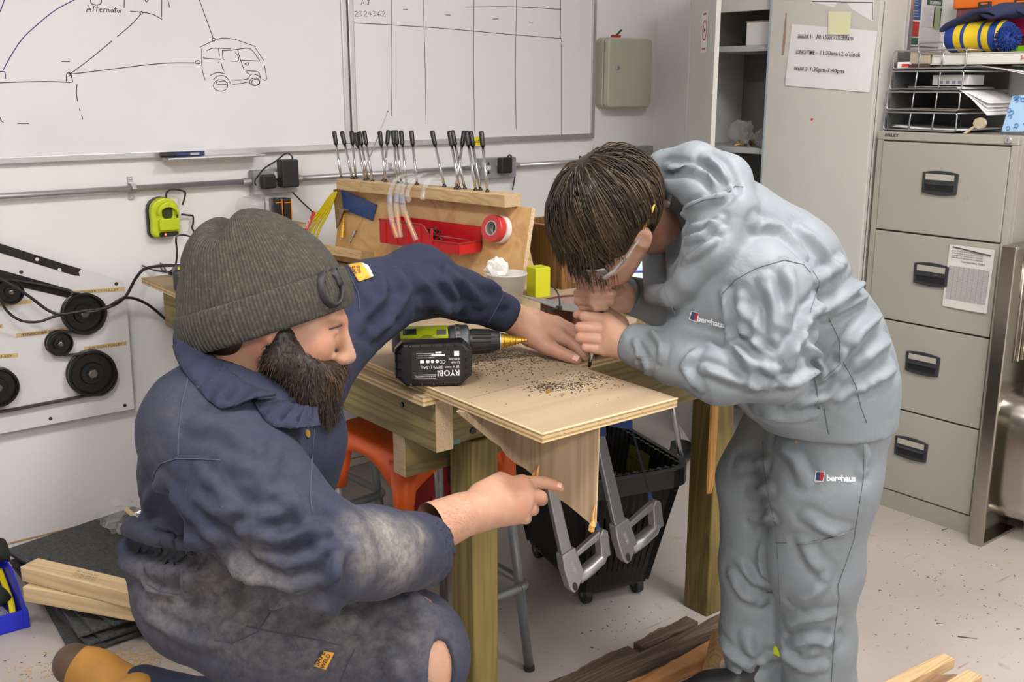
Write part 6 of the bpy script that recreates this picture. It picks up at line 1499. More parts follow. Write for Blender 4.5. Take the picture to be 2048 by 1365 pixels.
def trace(T, pts, step=10):
    """drop a surveyed line onto a surface: list of (point, normal)"""
    out = []; P = []
    for (x0, y0), (x1, y1) in zip(pts[:-1], pts[1:]):
        m = max(1, int(math.hypot(x1 - x0, y1 - y0) / step)); P += [(x0 + (x1 - x0) * i / m, y0 + (y1 - y0) * i / m) for i in range(m)]
    P.append(pts[-1])
    for x_, y_ in P:
        h = T.ray_cast(CC, ray(x_, y_).normalized())
        if h[0] is not None: out.append((h[0], h[1]))
    return out
def segdist(V, P):
    d = np.full(len(V), 9.0)
    if len(P) == 1: return np.linalg.norm(V - P[0], axis=1)
    for a, b in zip(P[:-1], P[1:]):
        ba = b - a; t = np.clip(((V - a) @ ba) / max(ba @ ba, 1e-12), 0, 1); d = np.minimum(d, np.linalg.norm(V - a - t[:, None] * ba, axis=1))
    return d
def folds(V, Fq, T, strokes, w=.014, amp=.008, k=1, ox=0, oy=0):
    """raise cloth folds along lines (ridge with a furrow either side)"""
    N = normals(V, Fq); D = np.zeros(len(V))
    for s_ in strokes:
        ww, aa = w, amp
        if isinstance(s_, tuple): s_, ww, aa = s_
        P = [A3(p) for p, n in trace(T, [(ox + x_ / k, oy + y_ / k) for x_, y_ in s_], 12)]
        if len(P) < 2: continue
        L = len(P); pre = np.nonzero(np.linalg.norm(V - np.mean(P, 0), axis=1) < .5)[0]; d = np.full(len(V), 9.0); d[pre] = segdist(V[pre], P)
        e0 = np.linalg.norm(V - P[0], axis=1); e1 = np.linalg.norm(V - P[-1], axis=1); fade = np.clip(np.minimum(e0, e1) / (2.0 * ww), .25, 1)
        D += aa * fade * (np.exp(-(d / ww) ** 2) * 1.3 - .55 * np.exp(-((d - 1.9 * ww) / ww) ** 2))
    return V + N * np.clip(D, -.014, .02)[:, None]
def ripple(V, Fq, amp=.003, freq=28, seed=0, aniso=(1, 1, 1)):
    N = normals(V, Fq); r_ = np.random.RandomState(seed); D = np.zeros(len(V)); P = V * A3(aniso)
    for i in range(7):
        d = r_.normal(size=3); d /= np.linalg.norm(d); f_ = freq * (1 + .5 * i); wv = P @ d * f_ + 2.0 * np.sin(P @ r_.normal(size=3) * freq * .35 + i) + r_.uniform(0, 6)
        D += (1 - np.abs(np.sin(wv))) ** 2 / (1 + .5 * i)
    D = D - D.mean(); return V + N * (D * amp)[:, None]
def mesh_obj(name, V, Fq, m, parent, attrs=None, smooth=True):
    inv = np.array(WM(parent).inverted()); V = V @ inv[:3, :3].T + inv[:3, 3]
    me = bpy.data.meshes.new(name); nv, nf = len(V), len(Fq)
    me.vertices.add(nv); me.vertices.foreach_set('co', V.astype(np.float32).ravel()); me.loops.add(nf * 4); me.loops.foreach_set('vertex_index', Fq.astype(np.int32).ravel())
    me.polygons.add(nf); me.polygons.foreach_set('loop_start', np.arange(0, nf * 4, 4, dtype=np.int32)); me.polygons.foreach_set('loop_total', np.full(nf, 4, dtype=np.int32))
    for x_ in (m if isinstance(m, (list, tuple)) else [m]): me.materials.append(x_)
    me.update(); me.validate()
    if smooth: me.polygons.foreach_set('use_smooth', [True] * len(me.polygons))
    for k_, a in (attrs or {}).items():
        at = me.attributes.new(k_, 'FLOAT', 'POINT'); at.data.foreach_set('value', a.astype(np.float32))
    o = bpy.data.objects.new(name, me); COL.objects.link(o); o.parent = parent; return o
def join(parts):
    V, F, o = [], [], 0
    for v, f in parts: V.append(v); F.append(f + o); o += len(v)
    return np.concatenate(V), np.concatenate(F)
def blobs(V, T, spots, k=1, ox=0, oy=0):
    """0..1 mask of soft patches at surveyed spots (x, y, radius m, strength)"""
    D = np.zeros(len(V))
    for x_, y_, r_, a in spots:
        h = T.ray_cast(CC, ray(ox + x_ / k, oy + y_ / k).normalized())
        if h[0] is not None: D = np.maximum(D, a * np.exp(-(np.linalg.norm(V - A3(h[0]), axis=1) / r_) ** 2))
    return D
def seam(T, strokes, r_, name, m, parent, k=1, ox=0, oy=0, lift=0.0005):
    for s_ in strokes:
        P = [p + n * lift for p, n in trace(T, [(ox + x_ / k, oy + y_ / k) for x_, y_ in s_], 8)]
        if len(P) > 2: MB().tube(P, r_, 5).build(name, m, parent, smooth=True)
def decal(T, o, lx, ly):
    """frame on a surface nearest to o seen from the room: origin, x, y"""
    h = T.ray_cast(CC, ray(*o).normalized())
    if h[0] is None: return None
    h2 = T.ray_cast(CC, ray(*lx).normalized())[0]; h3 = T.ray_cast(CC, ray(*ly).normalized())[0]
    if h2 is None or h3 is None: return None
    return TM(h[0], h2 - h[0], h3 - h[0])
def drape(o, T, lift=.0012, axis=None):
    """lay flat lettering onto the cloth it is printed on"""
    M = WM(o); inv = M.inverted()
    for v in o.data.vertices:
        p = M @ v.co; d = (p - CC).normalized(); h = T.ray_cast(CC, d)
        if h[0] is not None and (h[0] - p).length < .03: v.co = inv @ (h[0] + h[1] * lift)
def strands(roots, m, name, parent, r_=.0011, seg=4, tones=None):
    """hair as one mesh of tapering strands: roots = list of point lists"""
    V, F, T_, o = [], [], [], 0
    for si, P in enumerate(roots):
        n = len(P); tone = rng.random() if tones is None else tones[si]
        for i, p in enumerate(P):
            d = (P[min(i + 1, n - 1)] - P[max(i - 1, 0)]); d = d.normalized() if d.length > 1e-9 else Z3; x_ = d.cross(Vector((.3, .5, .81))).normalized(); y_ = d.cross(x_)
            rr = r_ * (1 - .85 * (i / (n - 1)) ** 2.2)
            for k in range(3): a = 2 * PI * k / 3; V.append(p + x_ * (math.cos(a) * rr) + y_ * (math.sin(a) * rr)); T_.append(tone)
        for i in range(n - 1):
            for k in range(3): F.append((o + i * 3 + k, o + i * 3 + (k + 1) % 3, o + (i + 1) * 3 + (k + 1) % 3, o + (i + 1) * 3 + k))
        o += 3 * n
    ob = mesh_obj(name, np.array([tuple(v) for v in V]), np.array(F), m, parent, {'tone': np.array(T_)}); ob['kind'] = 'stuff'; return ob
# ---- materials of skin, hair and cloth
def attr(t, name):
    a = t.new('ShaderNodeAttribute'); a.attribute_name = name; return a.outputs['Fac']
def skin(name, base, red, pale):
    m = bpy.data.materials.new(name); m.use_nodes = True; t = NT(m); b = t.b
    v = t.coord(); n = t.noise(v, 38, 5, .6); c = t.ramp(n, [(.3, base), (.7, pale)])
    c = t.mix(attr(t, 'flush'), c, red)
    sp = t.noise(v, 230, 2); c = t.mix(t.ramp(sp, [(.70, 0.0), (.78, .3)]), c, tuple(x_ * .55 for x_ in red[:3]))
    t.base(c); b.inputs['Roughness'].default_value = .48; b.inputs['Specular IOR Level'].default_value = .35
    b.inputs['Subsurface Weight'].default_value = .12; b.inputs['Subsurface Radius'].default_value = (.010, .0035, .002); b.inputs['Subsurface Scale'].default_value = .5
    t.bump(t.noise(t.coord(), 420, 3), .18, .0006); return m
def hair_mat(name, cols):
    m = bpy.data.materials.new(name); m.use_nodes = True; t = NT(m)
    t.base(t.ramp(attr(t, 'tone'), [(i / (len(cols) - 1), c) for i, c in enumerate(cols)])); t.b.inputs['Roughness'].default_value = .42; t.b.inputs['Specular IOR Level'].default_value = .45; return m
def cloth(name, base, worn, dust, rough=.85, weave=900, wscale=5, sheen=0.0, wmix=.6, crease=.45):
    m = bpy.data.materials.new(name); m.use_nodes = True; t = NT(m); v = t.coord()
    n = t.noise(v, wscale, 4, .6); c = t.mix(t.ramp(n, [(.45, 0.0), (.72, wmix)]), base, worn)
    g = t.noise(v, 60, 5, .7); d = t.math('MULTIPLY', attr(t, 'dust'), t.ramp(g, [(.28, .25), (.62, 1.0)]))
    c = t.mix(d, c, dust)
    sp = t.noise(v, 300, 2); c = t.mix(t.ramp(sp, [(.74, 0.0), (.78, .35)]), c, dust) if dust != base else c
    t.base(c); t.b.inputs['Roughness'].default_value = rough
    if sheen: t.b.inputs['Sheen Weight'].default_value = sheen
    cr = t.math('ABSOLUTE', t.math('SUBTRACT', t.noise(v, 7.5, 3, .5, 1.2), .5)); cr2 = t.math('ABSOLUTE', t.math('SUBTRACT', t.noise(t.coord((1, 1, .6)), 17, 2, .5, .8), .5))
    hgt = t.math('ADD', t.math('ADD', t.math('MULTIPLY', t.math('MINIMUM', cr, .12), 7.0), t.math('MULTIPLY', t.math('MINIMUM', cr2, .10), 3.0)), t.math('MULTIPLY', t.noise(v, weave, 2), .10))
    t.bump(hgt, crease, .010); return m
# ---- a head: frame F (face), U (up); returns Solid-ready calls
def head_solid(c, Fv, Uv, sc, h=.0034, ears=True, pad=.16, lipopen=False):
    Fv = A3(Fv); Fv /= np.linalg.norm(Fv); Uv = A3(Uv); Uv -= Fv * (Uv @ Fv); Uv /= np.linalg.norm(Uv); Lv = np.cross(Uv, Fv); c = A3(c)
    def P(x_, y_, z): return c + (Fv * x_ + Lv * y_ + Uv * z) * sc
    ax = (Fv, Lv, Uv); s = Solid(c - pad * sc, c + pad * sc, h)
    s.ell(P(-.012, 0, .030), A3((.100, .077, .092)) * sc, ax, .02)
    s.ell(P(.030, 0, -.040), A3((.062, .058, .082)) * sc, ax, .03)
    for e in (-1, 1):
        s.cone(P(-.005, e * .052, -.045), P(.055, e * .030, -.098), .022 * sc, .020 * sc, .03)
        s.ell(P(.058, e * .042, -.028), A3((.026, .022, .024)) * sc, ax, .03)
        s.cone(P(.088, e * .010, .016), P(.072, e * .048, .020), .010 * sc, .008 * sc, .014)
        s.ell(P(.096, e * .031, -.001), A3((.016, .017, .011)) * sc, ax, .010, 'sub')
        s.ell(P(.077, e * .031, -.001), A3((.0135, .0145, .0125)) * sc, ax, .003)
        s.ell(P(.103, e * .012, -.042), A3((.011, .009, .009)) * sc, ax, .008)
        if ears:
            s.ell(P(-.010, e * .080, -.006), A3((.019, .009, .031)) * sc, ax, .010); s.ell(P(-.004, e * .089, -.002), A3((.009, .006, .017)) * sc, ax, .006, 'sub'); s.ell(P(-.004, e * .078, -.032), A3((.008, .007, .009)) * sc, ax, .008)
    s.cone(P(.090, 0, .010), P(.116, 0, -.034), .0085 * sc, .0125 * sc, .014)
    s.ell(P(.076, 0, -.108), A3((.020, .024, .018)) * sc, ax, .03)
    s.cone(P(.093, -.016, -.064), P(.093, .016, -.064), .007 * sc, .007 * sc, .010); s.cone(P(.091, -.014, -.077), P(.091, .014, -.077), .0075 * sc, .0075 * sc, .010)
    s.cone(P(.104, -.018, -.0705), P(.104, .018, -.0705), .0028 * sc, .0028 * sc, .004, mode='sub')
    return s, P, ax
def finger(s, pts, rs, k=.0025): return s.chain([A3(p) for p in pts], rs, k)
def nail(s_, p, n, d, w_, l, m, parent):
    """a fingernail: p centre, n out of the finger, d along it"""
    d = Vector(d).normalized(); n = Vector(n).normalized(); x_ = d.cross(n).normalized(); rows = []
    for i in range(6):
        a = -1 + 2 * i / 5; rows.append([Vector(p) + d * (l * b * (1 - .25 * (b > .9) * a * a)) + x_ * (w_ * a) + n * (.0014 * (1 - a * a) - .0006) for b in (-.5, -.2, .2, .5)])
    return MB().grid(rows).build('fingernail', m, parent, smooth=True)
M_nail = mat('fingernail', (.62, .40, .32), .3)
# ============================================================ KNEELING MAN
def man():
    t = thing('person', 'kneeling bearded man in navy coveralls and grey beanie steadying the board', 'person', PZ(640, 1520, 0))
    q = lambda x_, y_, d: A3(Q(x_, y_, d))
    SK = skin('skin_ruddy', (.40, .215, .14), (.50, .17, .11), (.47, .27, .185))
    # ---------------- body: head, hands and the limbs under the cloth, one mesh
    Fv = cv(.925, -.27, .20); Uv = cv(.20, .94, -.05)
    hc = q(560, 628, 1.640)
    hs, HP, ax = head_solid(hc, Fv, Uv, 1.04, ears=True)
    hs.cone(HP(-.02, 0, -.06), HP(-.075, 0, -.19), .062, .066, .03)
    parts = [hs.mesh(3)]
    # right hand, first finger laid on the offcut
    c = q(1010, 1000, 1.82); s = Solid(c - .17, c + .17, .0024)
    wr = q(925, 1030, 1.755); M1, M2, M3, M4 = q(1042, 968, 1.858), q(1050, 990, 1.845), q(1044, 1012, 1.836), q(1031, 1032, 1.832)
    s.cone(q(800, 1085, 1.66), wr, .044, .0325, .02); s.cone(q(862, 1058, 1.705), wr, .038, .033, .02)
    for m_, r_ in ((M1, .0165), (M2, .0165), (M3, .016), (M4, .0150)): s.cone(wr + (m_ - wr) * .25, m_, .0215, r_, .024)
    s.cone(q(960, 985, 1.80), q(1000, 962, 1.845), .017, .016, .02)
    finger(s, [M1, q(1086, 966, 1.888), q(1106, 970, 1.893), q(1119, 975, 1.895)], [.0150, .0118, .0106, .0088])
    finger(s, [M2, q(1080, 995, 1.862), q(1083, 1000, 1.888), q(1062, 1004, 1.902)], [.0150, .0125, .0112, .0100])
    finger(s, [M3, q(1060, 1018, 1.848), q(1066, 1020, 1.875), q(1045, 1022, 1.892)], [.0145, .0122, .0110, .0098])
    finger(s, [M4, q(1047, 1036, 1.838), q(1052, 1038, 1.862), q(1034, 1038, 1.878)], [.0138, .0112, .0100, .0090])
    finger(s, [q(965, 995, 1.815), q(1012, 985, 1.90), q(1045, 985, 1.945), q(1072, 985, 1.965)], [.018, .0145, .0125, .010])
    parts.append(s.mesh(2))
    # left hand, flat on the board with the thumb forward
    c = q(1105, 682, 2.27); s = Solid(c - .17, c + .17, .0024)
    wr = q(1050, 650, 2.285)
    s.cone(q(965, 607, 2.24), wr, .026, .0315, .02); s.cone(q(1008, 627, 2.262), wr, .030, .032, .02)
    M1, M2, M3, M4 = q(1118, 672, 2.272), q(1124, 660, 2.305), q(1122, 651, 2.335), q(1114, 644, 2.362)
    for m_, r_ in ((M1, .0155), (M2, .0150), (M3, .0145), (M4, .0135)): s.cone(wr + (m_ - wr) * .2, m_, .0235, r_, .024)
    finger(s, [M1, q(1147, 690, 2.262), q(1161, 703, 2.250), q(1171, 714, 2.238)], [.0148, .0122, .0108, .0090])
    finger(s, [M2, q(1155, 676, 2.300), q(1172, 690, 2.300), q(1184, 700, 2.297)], [.0145, .0120, .0108, .0090])
    finger(s, [M3, q(1152, 664, 2.335), q(1168, 676, 2.340), q(1180, 685, 2.342)], [.0140, .0118, .0104, .0090])
    finger(s, [M4, q(1140, 655, 2.365), q(1154, 664, 2.372), q(1164, 671, 2.376)], [.0130, .0105, .0095, .0085])
    s.cone(q(1068, 672, 2.268), q(1094, 692, 2.246), .026, .020, .024)
    finger(s, [q(1092, 692, 2.246), q(1114, 703, 2.232), q(1138, 713, 2.220), q(1153, 719, 2.209)], [.0195, .0150, .0132, .0112])
    parts.append(s.mesh(2))
    # hidden body and the bare knee
    c = q(560, 1050, 1.85); s = Solid(c - .85, c + .85, .016)
    s.chain([q(425, 1160, 1.86), q(430, 1060, 1.81), q(490, 900, 1.72), q(512, 800, 1.68)], [.085, .085, .095, .055], .04)
    s.chain([q(380, 880, 1.56), q(630, 1105, 1.47), q(800, 1085, 1.66)], [.055, .045, .036], .03); s.chain([q(600, 745, 1.88), q(835, 572, 2.16), q(960, 606, 2.235)], [.05, .038, .024], .03)
    s.chain([q(440, 1200, 1.78), q(805, 1315, 1.738), q(770, 1560, 1.92)], [.070, .100, .045], .03); s.chain([q(495, 1230, 1.98), q(640, 1490, 2.22), q(330, 1395, 2.44)], [.07, .062, .045], .03)
    parts.append(s.mesh(2))
    V, Fq = join(parts); T = bvh(V, Fq)
    fl = blobs(V, T, [(693, 645, .016, .55), (640, 700, .03, .28), (535, 690, .03, .35), (1050, 965, .02, .30), (1075, 1000, .015, .35), (1115, 972, .010, .4), (1150, 718, .012, .35), (1045, 1020, .018, .3), (1110, 690, .03, .18), (900, 1050, .03, .1)])
    body = mesh_obj('body', V, Fq, SK, t, {'flush': fl})
    h = T.ray_cast(CC, ray(1152, 716).normalized()); nail(None, h[0] + h[1] * .0004, h[1], Q(1158, 720, 2.21) - Q(1140, 712, 2.22), .0062, .013, M_nail, body)
    h = T.ray_cast(CC, ray(1118, 970).normalized()); nail(None, h[0] + h[1] * .0002, h[1], Q(1122, 974, 1.89) - Q(1104, 967, 1.89), .0048, .010, M_nail, body)
    # ---------------- eyebrow and eye line
    MB().tube([Vector(HP(.0925, -.022, .010)), Vector(HP(.086, -.040, .008)), Vector(HP(.075, -.052, .002))], [.0014, .002, .001], 5).build('eyelash', mat('lash_brown', (.05, .03, .02), .7), body)
    # ---------------- beard
    s = Solid(hc - .17, hc + .17, .0036)
    for e in (-1, 1):
        s.cone(HP(.004, e * .066, -.012), HP(.020, e * .060, -.062), .013, .022, .02); s.cone(HP(.020, e * .060, -.062), HP(.072, e * .030, -.118), .024, .032, .03)
        s.cone(HP(.104, e * .006, -.054), HP(.086, e * .038, -.068), .0115, .016, .012)
        s.cone(HP(.072, e * .028, -.1), HP(.060, e * .022, -.145), .028, .024, .03)
    for e in (-1, 1):
        s.cone(HP(.012, e * .062, -.030), HP(.056, e * .050, -.066), .016, .022, .02); s.cone(HP(.056, e * .050, -.066), HP(.088, e * .022, -.072), .022, .016, .02); s.ell(HP(.066, e * .030, -.092), A3((.040, .036, .036)), ax, .03)
    s.ell(HP(.082, 0, -.128), A3((.036, .040, .040)) * 1.04, ax, .03); s.ell(HP(.03, 0, -.125), A3((.05, .052, .035)), ax, .03)
    V, Fq = s.mesh(2); N = normals(V, Fq); V = V + N * (np.random.RandomState(2).rand(len(V))[:, None] - .4) * .003
    M_bd = hair_mat('beard_hair', [(.012, .007, .004), (.030, .015, .007), (.055, .027, .010), (.12, .055, .016)])
    bo = mesh_obj('beard', V, Fq, M_bd, t, {'tone': np.full(len(V), .12)})
    rs = np.random.RandomState(4); pick = rs.choice(len(V), 4200); roots = []; tones = []
    dn = Vector(ax[2]) * -1; fw = Vector(ax[0])
    for i in pick:
        p = Vector(V[i]); n = Vector(N[i]); f_ = (p - Vector(hc)).dot(fw)
        L = rs.uniform(.012, .028) * (.7 if f_ < .05 else 1.15); d = (n * .75 + dn * .75 + fw * .15).normalized(); P = [p - n * .003]; cu = Vector(rs.normal(size=3)) * .35
        for k in range(4): d = (d + dn * .25 + cu * math.sin(k * 1.7)).normalized(); P.append(P[-1] + d * (L / 4))
        roots.append(P); up = (p - Vector(hc)).dot(Vector(ax[2])); tones.append(min(1, max(0, rs.uniform(.05, .55) + (.42 if (f_ > .085 and up > -.085) else 0))))
    strands(roots, M_bd, 'beard_strands', bo, .0007, tones=tones)
    # back-of-head hair under the hat
    s = Solid(hc - .15, hc + .15, .006); s.ell(HP(-.055, 0, -.045), A3((.055, .070, .055)), ax, .02); V, Fq = s.mesh(2); mesh_obj('hair', V, Fq, M_bd, t, {'tone': np.full(len(V), .2)})
    # ---------------- beanie
    n = Vector(ax[0]) * -.56 + Vector(ax[2]) * .83; n.normalize(); L_ = Vector(ax[1]); g = L_.cross(n).normalized()
    if g.dot(Vector(ax[0])) < 0: g = -g
    rc = Vector(HP(.000, 0, -.022)); ba = (g, L_, n)
    M_bn = bpy.data.materials.new('beanie_knit'); M_bn.use_nodes = True; tt = NT(M_bn); v = tt.coord()
    cc = tt.ramp(tt.noise(v, 130, 5, .75), [(.30, (.026, .024, .018)), (.5, (.050, .046, .034)), (.72, (.11, .10, .078))])
    rib = tt.math('SINE', attr(tt, 'rib')); cc = tt.mix(tt.ramp(rib, [(.0, .45), (.55, 0.0)]), cc, (.030, .028, .022)); tt.base(cc); tt.b.inputs['Roughness'].default_value = .95
    tt.bump(tt.math('ADD', rib, tt.math('MULTIPLY', tt.noise(v, 260, 3, .7), 1.6)), .55, .0022)
    def phase(V, N_):
        d = V - A3(rc); x_ = d @ A3(g); y_ = d @ A3(L_); return np.arctan2(x_, -y_) * N_
    s = Solid(A3(rc) - .22, A3(rc) + .22, .0042)
    cd_ = A3(rc) + A3(n) * .040; s.ell(cd_, (.125, .101, .136), ba, .01); s.ell(A3(rc) + A3(n) * .130 - A3(g) * .020, (.078, .070, .060), ba, .04); s.ell(A3(rc) - A3(g) * .045 + A3(n) * .045, (.090, .092, .085), ba, .03)
    s.cone(A3(rc) + A3(n) * .172 - A3(g) * .075 - A3(L_) * .1, A3(rc) + A3(n) * .178 - A3(g) * .0 + A3(L_) * .02, .012, .008, .03, mode='sub')
    s.cut(A3(rc) + A3(n) * .012, -A3(n)); V, Fq = s.mesh(2); V = ripple(V, Fq, .0016, 20, 5); crown = mesh_obj('beanie', V, Fq, M_bn, t, {'rib': phase(V, 110)})
    s = Solid(A3(rc) - .2, A3(rc) + .2, .0036); s.ell(A3(rc) + A3(n) * .034, (.1345, .111, .120), ba, .01); s.ell(A3(rc) - A3(g) * .045 + A3(n) * .034, (.0985, .1015, .095), ba, .03)
    s.cut(A3(rc) + A3(n) * .062, A3(n)); s.cut(A3(rc), -A3(n)); s.ell(A3(rc) - A3(n) * .01, (.108, .085, .030), ba, .006, 'sub')
    V, Fq = s.mesh(3); TB = bvh(V, Fq); brim = mesh_obj('brim', V, Fq, M_bn, crown, {'rib': phase(V, 120)})
    ring = []
    for i in range(25):
        a = 2 * PI * i / 24; ring.append((660 + 21 * math.cos(a) + 7 * math.sin(a), 576 + 36 * math.sin(a) - 3 * math.cos(a)))
    P = []
    for x_, y_ in ring:
        h_ = TB.ray_cast(CC, ray(x_, y_).normalized())
        if h_[0] is not None: P.append(h_[0] + h_[1] * .001)
    if len(P) > 5: MB().tube(P, .0088, 8, flat=.4).build('rubber_ring', mat('ring_rubber', (.014, .014, .014), .6), crown, smooth=True)
    # ---------------- coverall
    c = q(600, 1030, 1.85); h = .0062; s = Solid(q(560, 1000, 1.85) - A3((.62, .85, .86)), q(560, 1000, 1.85) + A3((.78, .85, .62)), h)
    s.chain([q(418, 1165, 1.87), q(425, 1080, 1.81), q(480, 930, 1.73), q(510, 850, 1.70)], [.125, .122, .148, .138], .05)
    s.cone(q(510, 850, 1.70), q(515, 800, 1.685), .136, .100, .05)
    s.cone(q(420, 852, 1.575), q(585, 765, 1.86), .090, .086, .06)
    s.cone(q(512, 900, 1.62), q(556, 888, 1.80), .085, .088, .05)
    s.chain([q(412, 872, 1.56), q(505, 1000, 1.48), q(640, 1112, 1.455)], [.094, .086, .073], .05)
    s.chain([q(640, 1112, 1.455), q(745, 1105, 1.56), q(838, 1102, 1.665)], [.073, .064, .0615], .03)
    s.chain([q(602, 740, 1.87), q(735, 605, 2.03), q(838, 563, 2.15)], [.086, .074, .072], .04)
    s.chain([q(838, 565, 2.15), q(930, 592, 2.22), q(1006, 626, 2.262)], [.070, .050, .043], .03)
    s.chain([q(420, 1190, 1.80), q(560, 1255, 1.74), q(800, 1315, 1.735)], [.118, .112, .110], .06)
    s.chain([q(800, 1315, 1.735), q(770, 1560, 1.92), q(765, 1680, 2.02)], [.110, .075, .075], .03)
    s.chain([q(490, 1230, 1.98), q(640, 1490, 2.22)], [.11, .092], .05); s.chain([q(640, 1490, 2.22), q(420, 1425, 2.38), q(285, 1385, 2.47)], [.092, .068, .062], .03)
    s.cone(q(420, 1112, 1.66), q(300, 1112, 1.80), .045, .045, .03)
    # openings: collar, cuffs, torn knee
    s.cone(q(515, 690, 1.655), q(515, 785, 1.655), .092, .074, .012, mode='sub')
    cA = (q(838, 1102, 1.665) - q(745, 1105, 1.56)); cA /= np.linalg.norm(cA); s.cut_local = None
    s.cone(q(838, 1102, 1.665) - cA * .01, q(838, 1102, 1.665) + cA * .10, .0545, .0545, .006, mode='sub')
    e0 = q(838, 1102, 1.665) + cA * .028
    s.ell(e0 + cA * .05, (.05, .09, .09), (cA, np.cross(cA, A3(CU)) / np.linalg.norm(np.cross(cA, A3(CU))), np.cross(cA, np.cross(cA, A3(CU)) / np.linalg.norm(np.cross(cA, A3(CU))))), .004, 'sub')
    cB = (q(1006, 626, 2.262) - q(930, 592, 2.22)); cB /= np.linalg.norm(cB)
    yb = np.cross(cB, A3(CU)); yb /= np.linalg.norm(yb); s.ell(q(1006, 626, 2.262) + cB * .058, (.036, .07, .07), (cB, yb, np.cross(cB, yb)), .004, 'sub')
    s.ell(q(880, 1345, 1.66), A3((.022, .028, .052)), (A3(CR), A3(CF), A3(CU)), .008, 'sub')
    V, Fq = s.mesh(3); T = bvh(V, Fq)
    k3 = dict(k=1.909, ox=220, oy=650)
    st = [[(430, 520), (560, 545), (625, 600)], [(230, 640), (330, 760), (440, 850)], [(300, 640), (420, 740), (520, 820)], [(500, 575), (600, 640), (690, 655)], [(400, 690), (560, 750), (690, 700), (780, 760)], ([(520, 800), (640, 830), (750, 800), (815, 765)], .012, .013), ([(560, 880), (680, 920), (790, 890), (845, 800)], .012, .012),
          ([(430, 900), (560, 965), (700, 1000), (830, 960)], .014, .011), ([(885, 850), (862, 930), (850, 1000)], .011, .012), [(905, 800), (950, 860), (960, 930)], [(70, 690), (140, 760), (260, 775)], ([(60, 770), (150, 800), (230, 830)], .012, .010), [(200, 600), (150, 660), (110, 740)], [(330, 560), (400, 620), (470, 690)],
          ([(120, 955), (150, 1010), (275, 1030)], .010, .008), ([(290, 1020), (310, 960), (370, 910)], .010, .009), ([(400, 1200), (470, 1130), (580, 1065), (640, 1040)], .012, .009), [(640, 1050), (800, 1080), (960, 1130)], ([(1060, 1270), (1090, 1330)], .012, .008), [(120, 1100), (260, 1190), (420, 1240)], [(980, 1150), (1060, 1160), (1130, 1210)], [(640, 460), (620, 520), (590, 570)], [(680, 640), (720, 700), (740, 760)], [(330, 380), (430, 400), (520, 450)]]
    V = folds(V, Fq, T, [(a_[0], a_[1] * .88, a_[2] * 1.1) if isinstance(a_, tuple) else a_ for a_ in st], .0105, .0062, **k3)
    st = [([(520, 100), (560, 180), (640, 260), (700, 330)], .014, .013), ([(600, 130), (690, 190), (760, 300)], .012, .011), [(430, 120), (470, 220), (440, 330)], ([(720, 130), (800, 200), (860, 290)], .011, .009), [(860, 150), (950, 220), (990, 270)], [(330, 150), (340, 250), (300, 330)], [(250, 200), (280, 300), (230, 400)], ([(560, 290), (660, 320), (780, 330)], .012, .009), [(420, 300), (380, 380), (300, 440)]]
    V = folds(V, Fq, T, st, .0125, .011, k=2.695, ox=640, oy=500)
    g_ = [[(240 + i * 15, 1068 + i * 2), (243 + i * 15, 1092 + i * 3), (238 + i * 15, 1128 + i * 3)] for i in range(12)]
    V = folds(V, Fq, T, g_, .0045, .0035); V = folds(V, Fq, T, [[(235, 1060), (300, 1075), (400, 1100)], [(235, 1135), (300, 1150), (380, 1165)]], .012, .007)
    V = folds(V, Fq, T, [([(238, 1092), (300, 1103), (400, 1128)], .013, -.017), ([(250, 1050), (330, 1065), (420, 1090)], .014, .010), ([(1008 - 25, 612), (1003 - 25, 640)], .006, -.003)], .013, .01)
    V = ripple(V, Fq, .0014, 16, 3); T = bvh(V, Fq)
    du = blobs(V, T, [(770, 1075, .045, .75), (810, 1110, .05, .65), (740, 1110, .04, .5), (840, 1070, .03, .5), (720, 1060, .03, .35), (430, 1180, .07, .42), (500, 1170, .06, .40), (380, 1170, .05, .3), (560, 1190, .06, .30), (700, 1230, .12, .34), (480, 1230, .10, .36), (330, 1200, .09, .32), (620, 1260, .12, .28), (800, 1260, .10, .26), (340, 820, .06, .08), (300, 920, .05, .10), (520, 1000, .1, .06), (430, 840, .08, .05)])
    M_cov = cloth('navy_coverall', (.0120, .0165, .042), (.028, .032, .064), (.37, .345, .29), .88, wscale=6, crease=.12, wmix=.32)
    mesh_obj('coverall', V, Fq, M_cov, t, {'dust': du})
    M_seam = mat('seam_navy', (.055, .058, .09), .9)
    seam(T, [[(165, 600), (172, 560), (195, 530), (255, 512), (330, 514), (420, 518)], [(305, 180), (275, 300), (262, 420), (261, 505)], [(520, 1150), (660, 1180), (800, 1205), (880, 1225)], [(935, 1240), (905, 1300), (880, 1365)], [(130, 950), (140, 990), (190, 1020), (280, 1030)], [(400, 1205), (470, 1215), (560, 1175), (650, 1045)], [(780, 400), (770, 520), (765, 640), (770, 720)]], .0011, 'seam', M_seam, t, **k3)
    seam(T, [[(905, 400), (950, 320), (985, 245), (1005, 215)], [(150, 100), (170, 160), (205, 230), (215, 330)]], .001, 'seam', M_seam, t, k=2.695, ox=640, oy=500)
    # snaps and woven labels
    for x_, y_ in ((615, 808), (614, 868)):
        h_ = T.ray_cast(CC, ray(x_, y_).normalized())
        if h_[0] is not None: MB().lathe([(.0026, 0), (.0062, 0), (.0062, .0018), (.0026, .0014)], h_[0], frame(h_[1]), 16).build('press_stud', mat('brass'), t)
    M_or = mat('label_orange', (.70, .34, .03), .7); M_lp = mat('label_pale', (.60, .57, .52), .7)
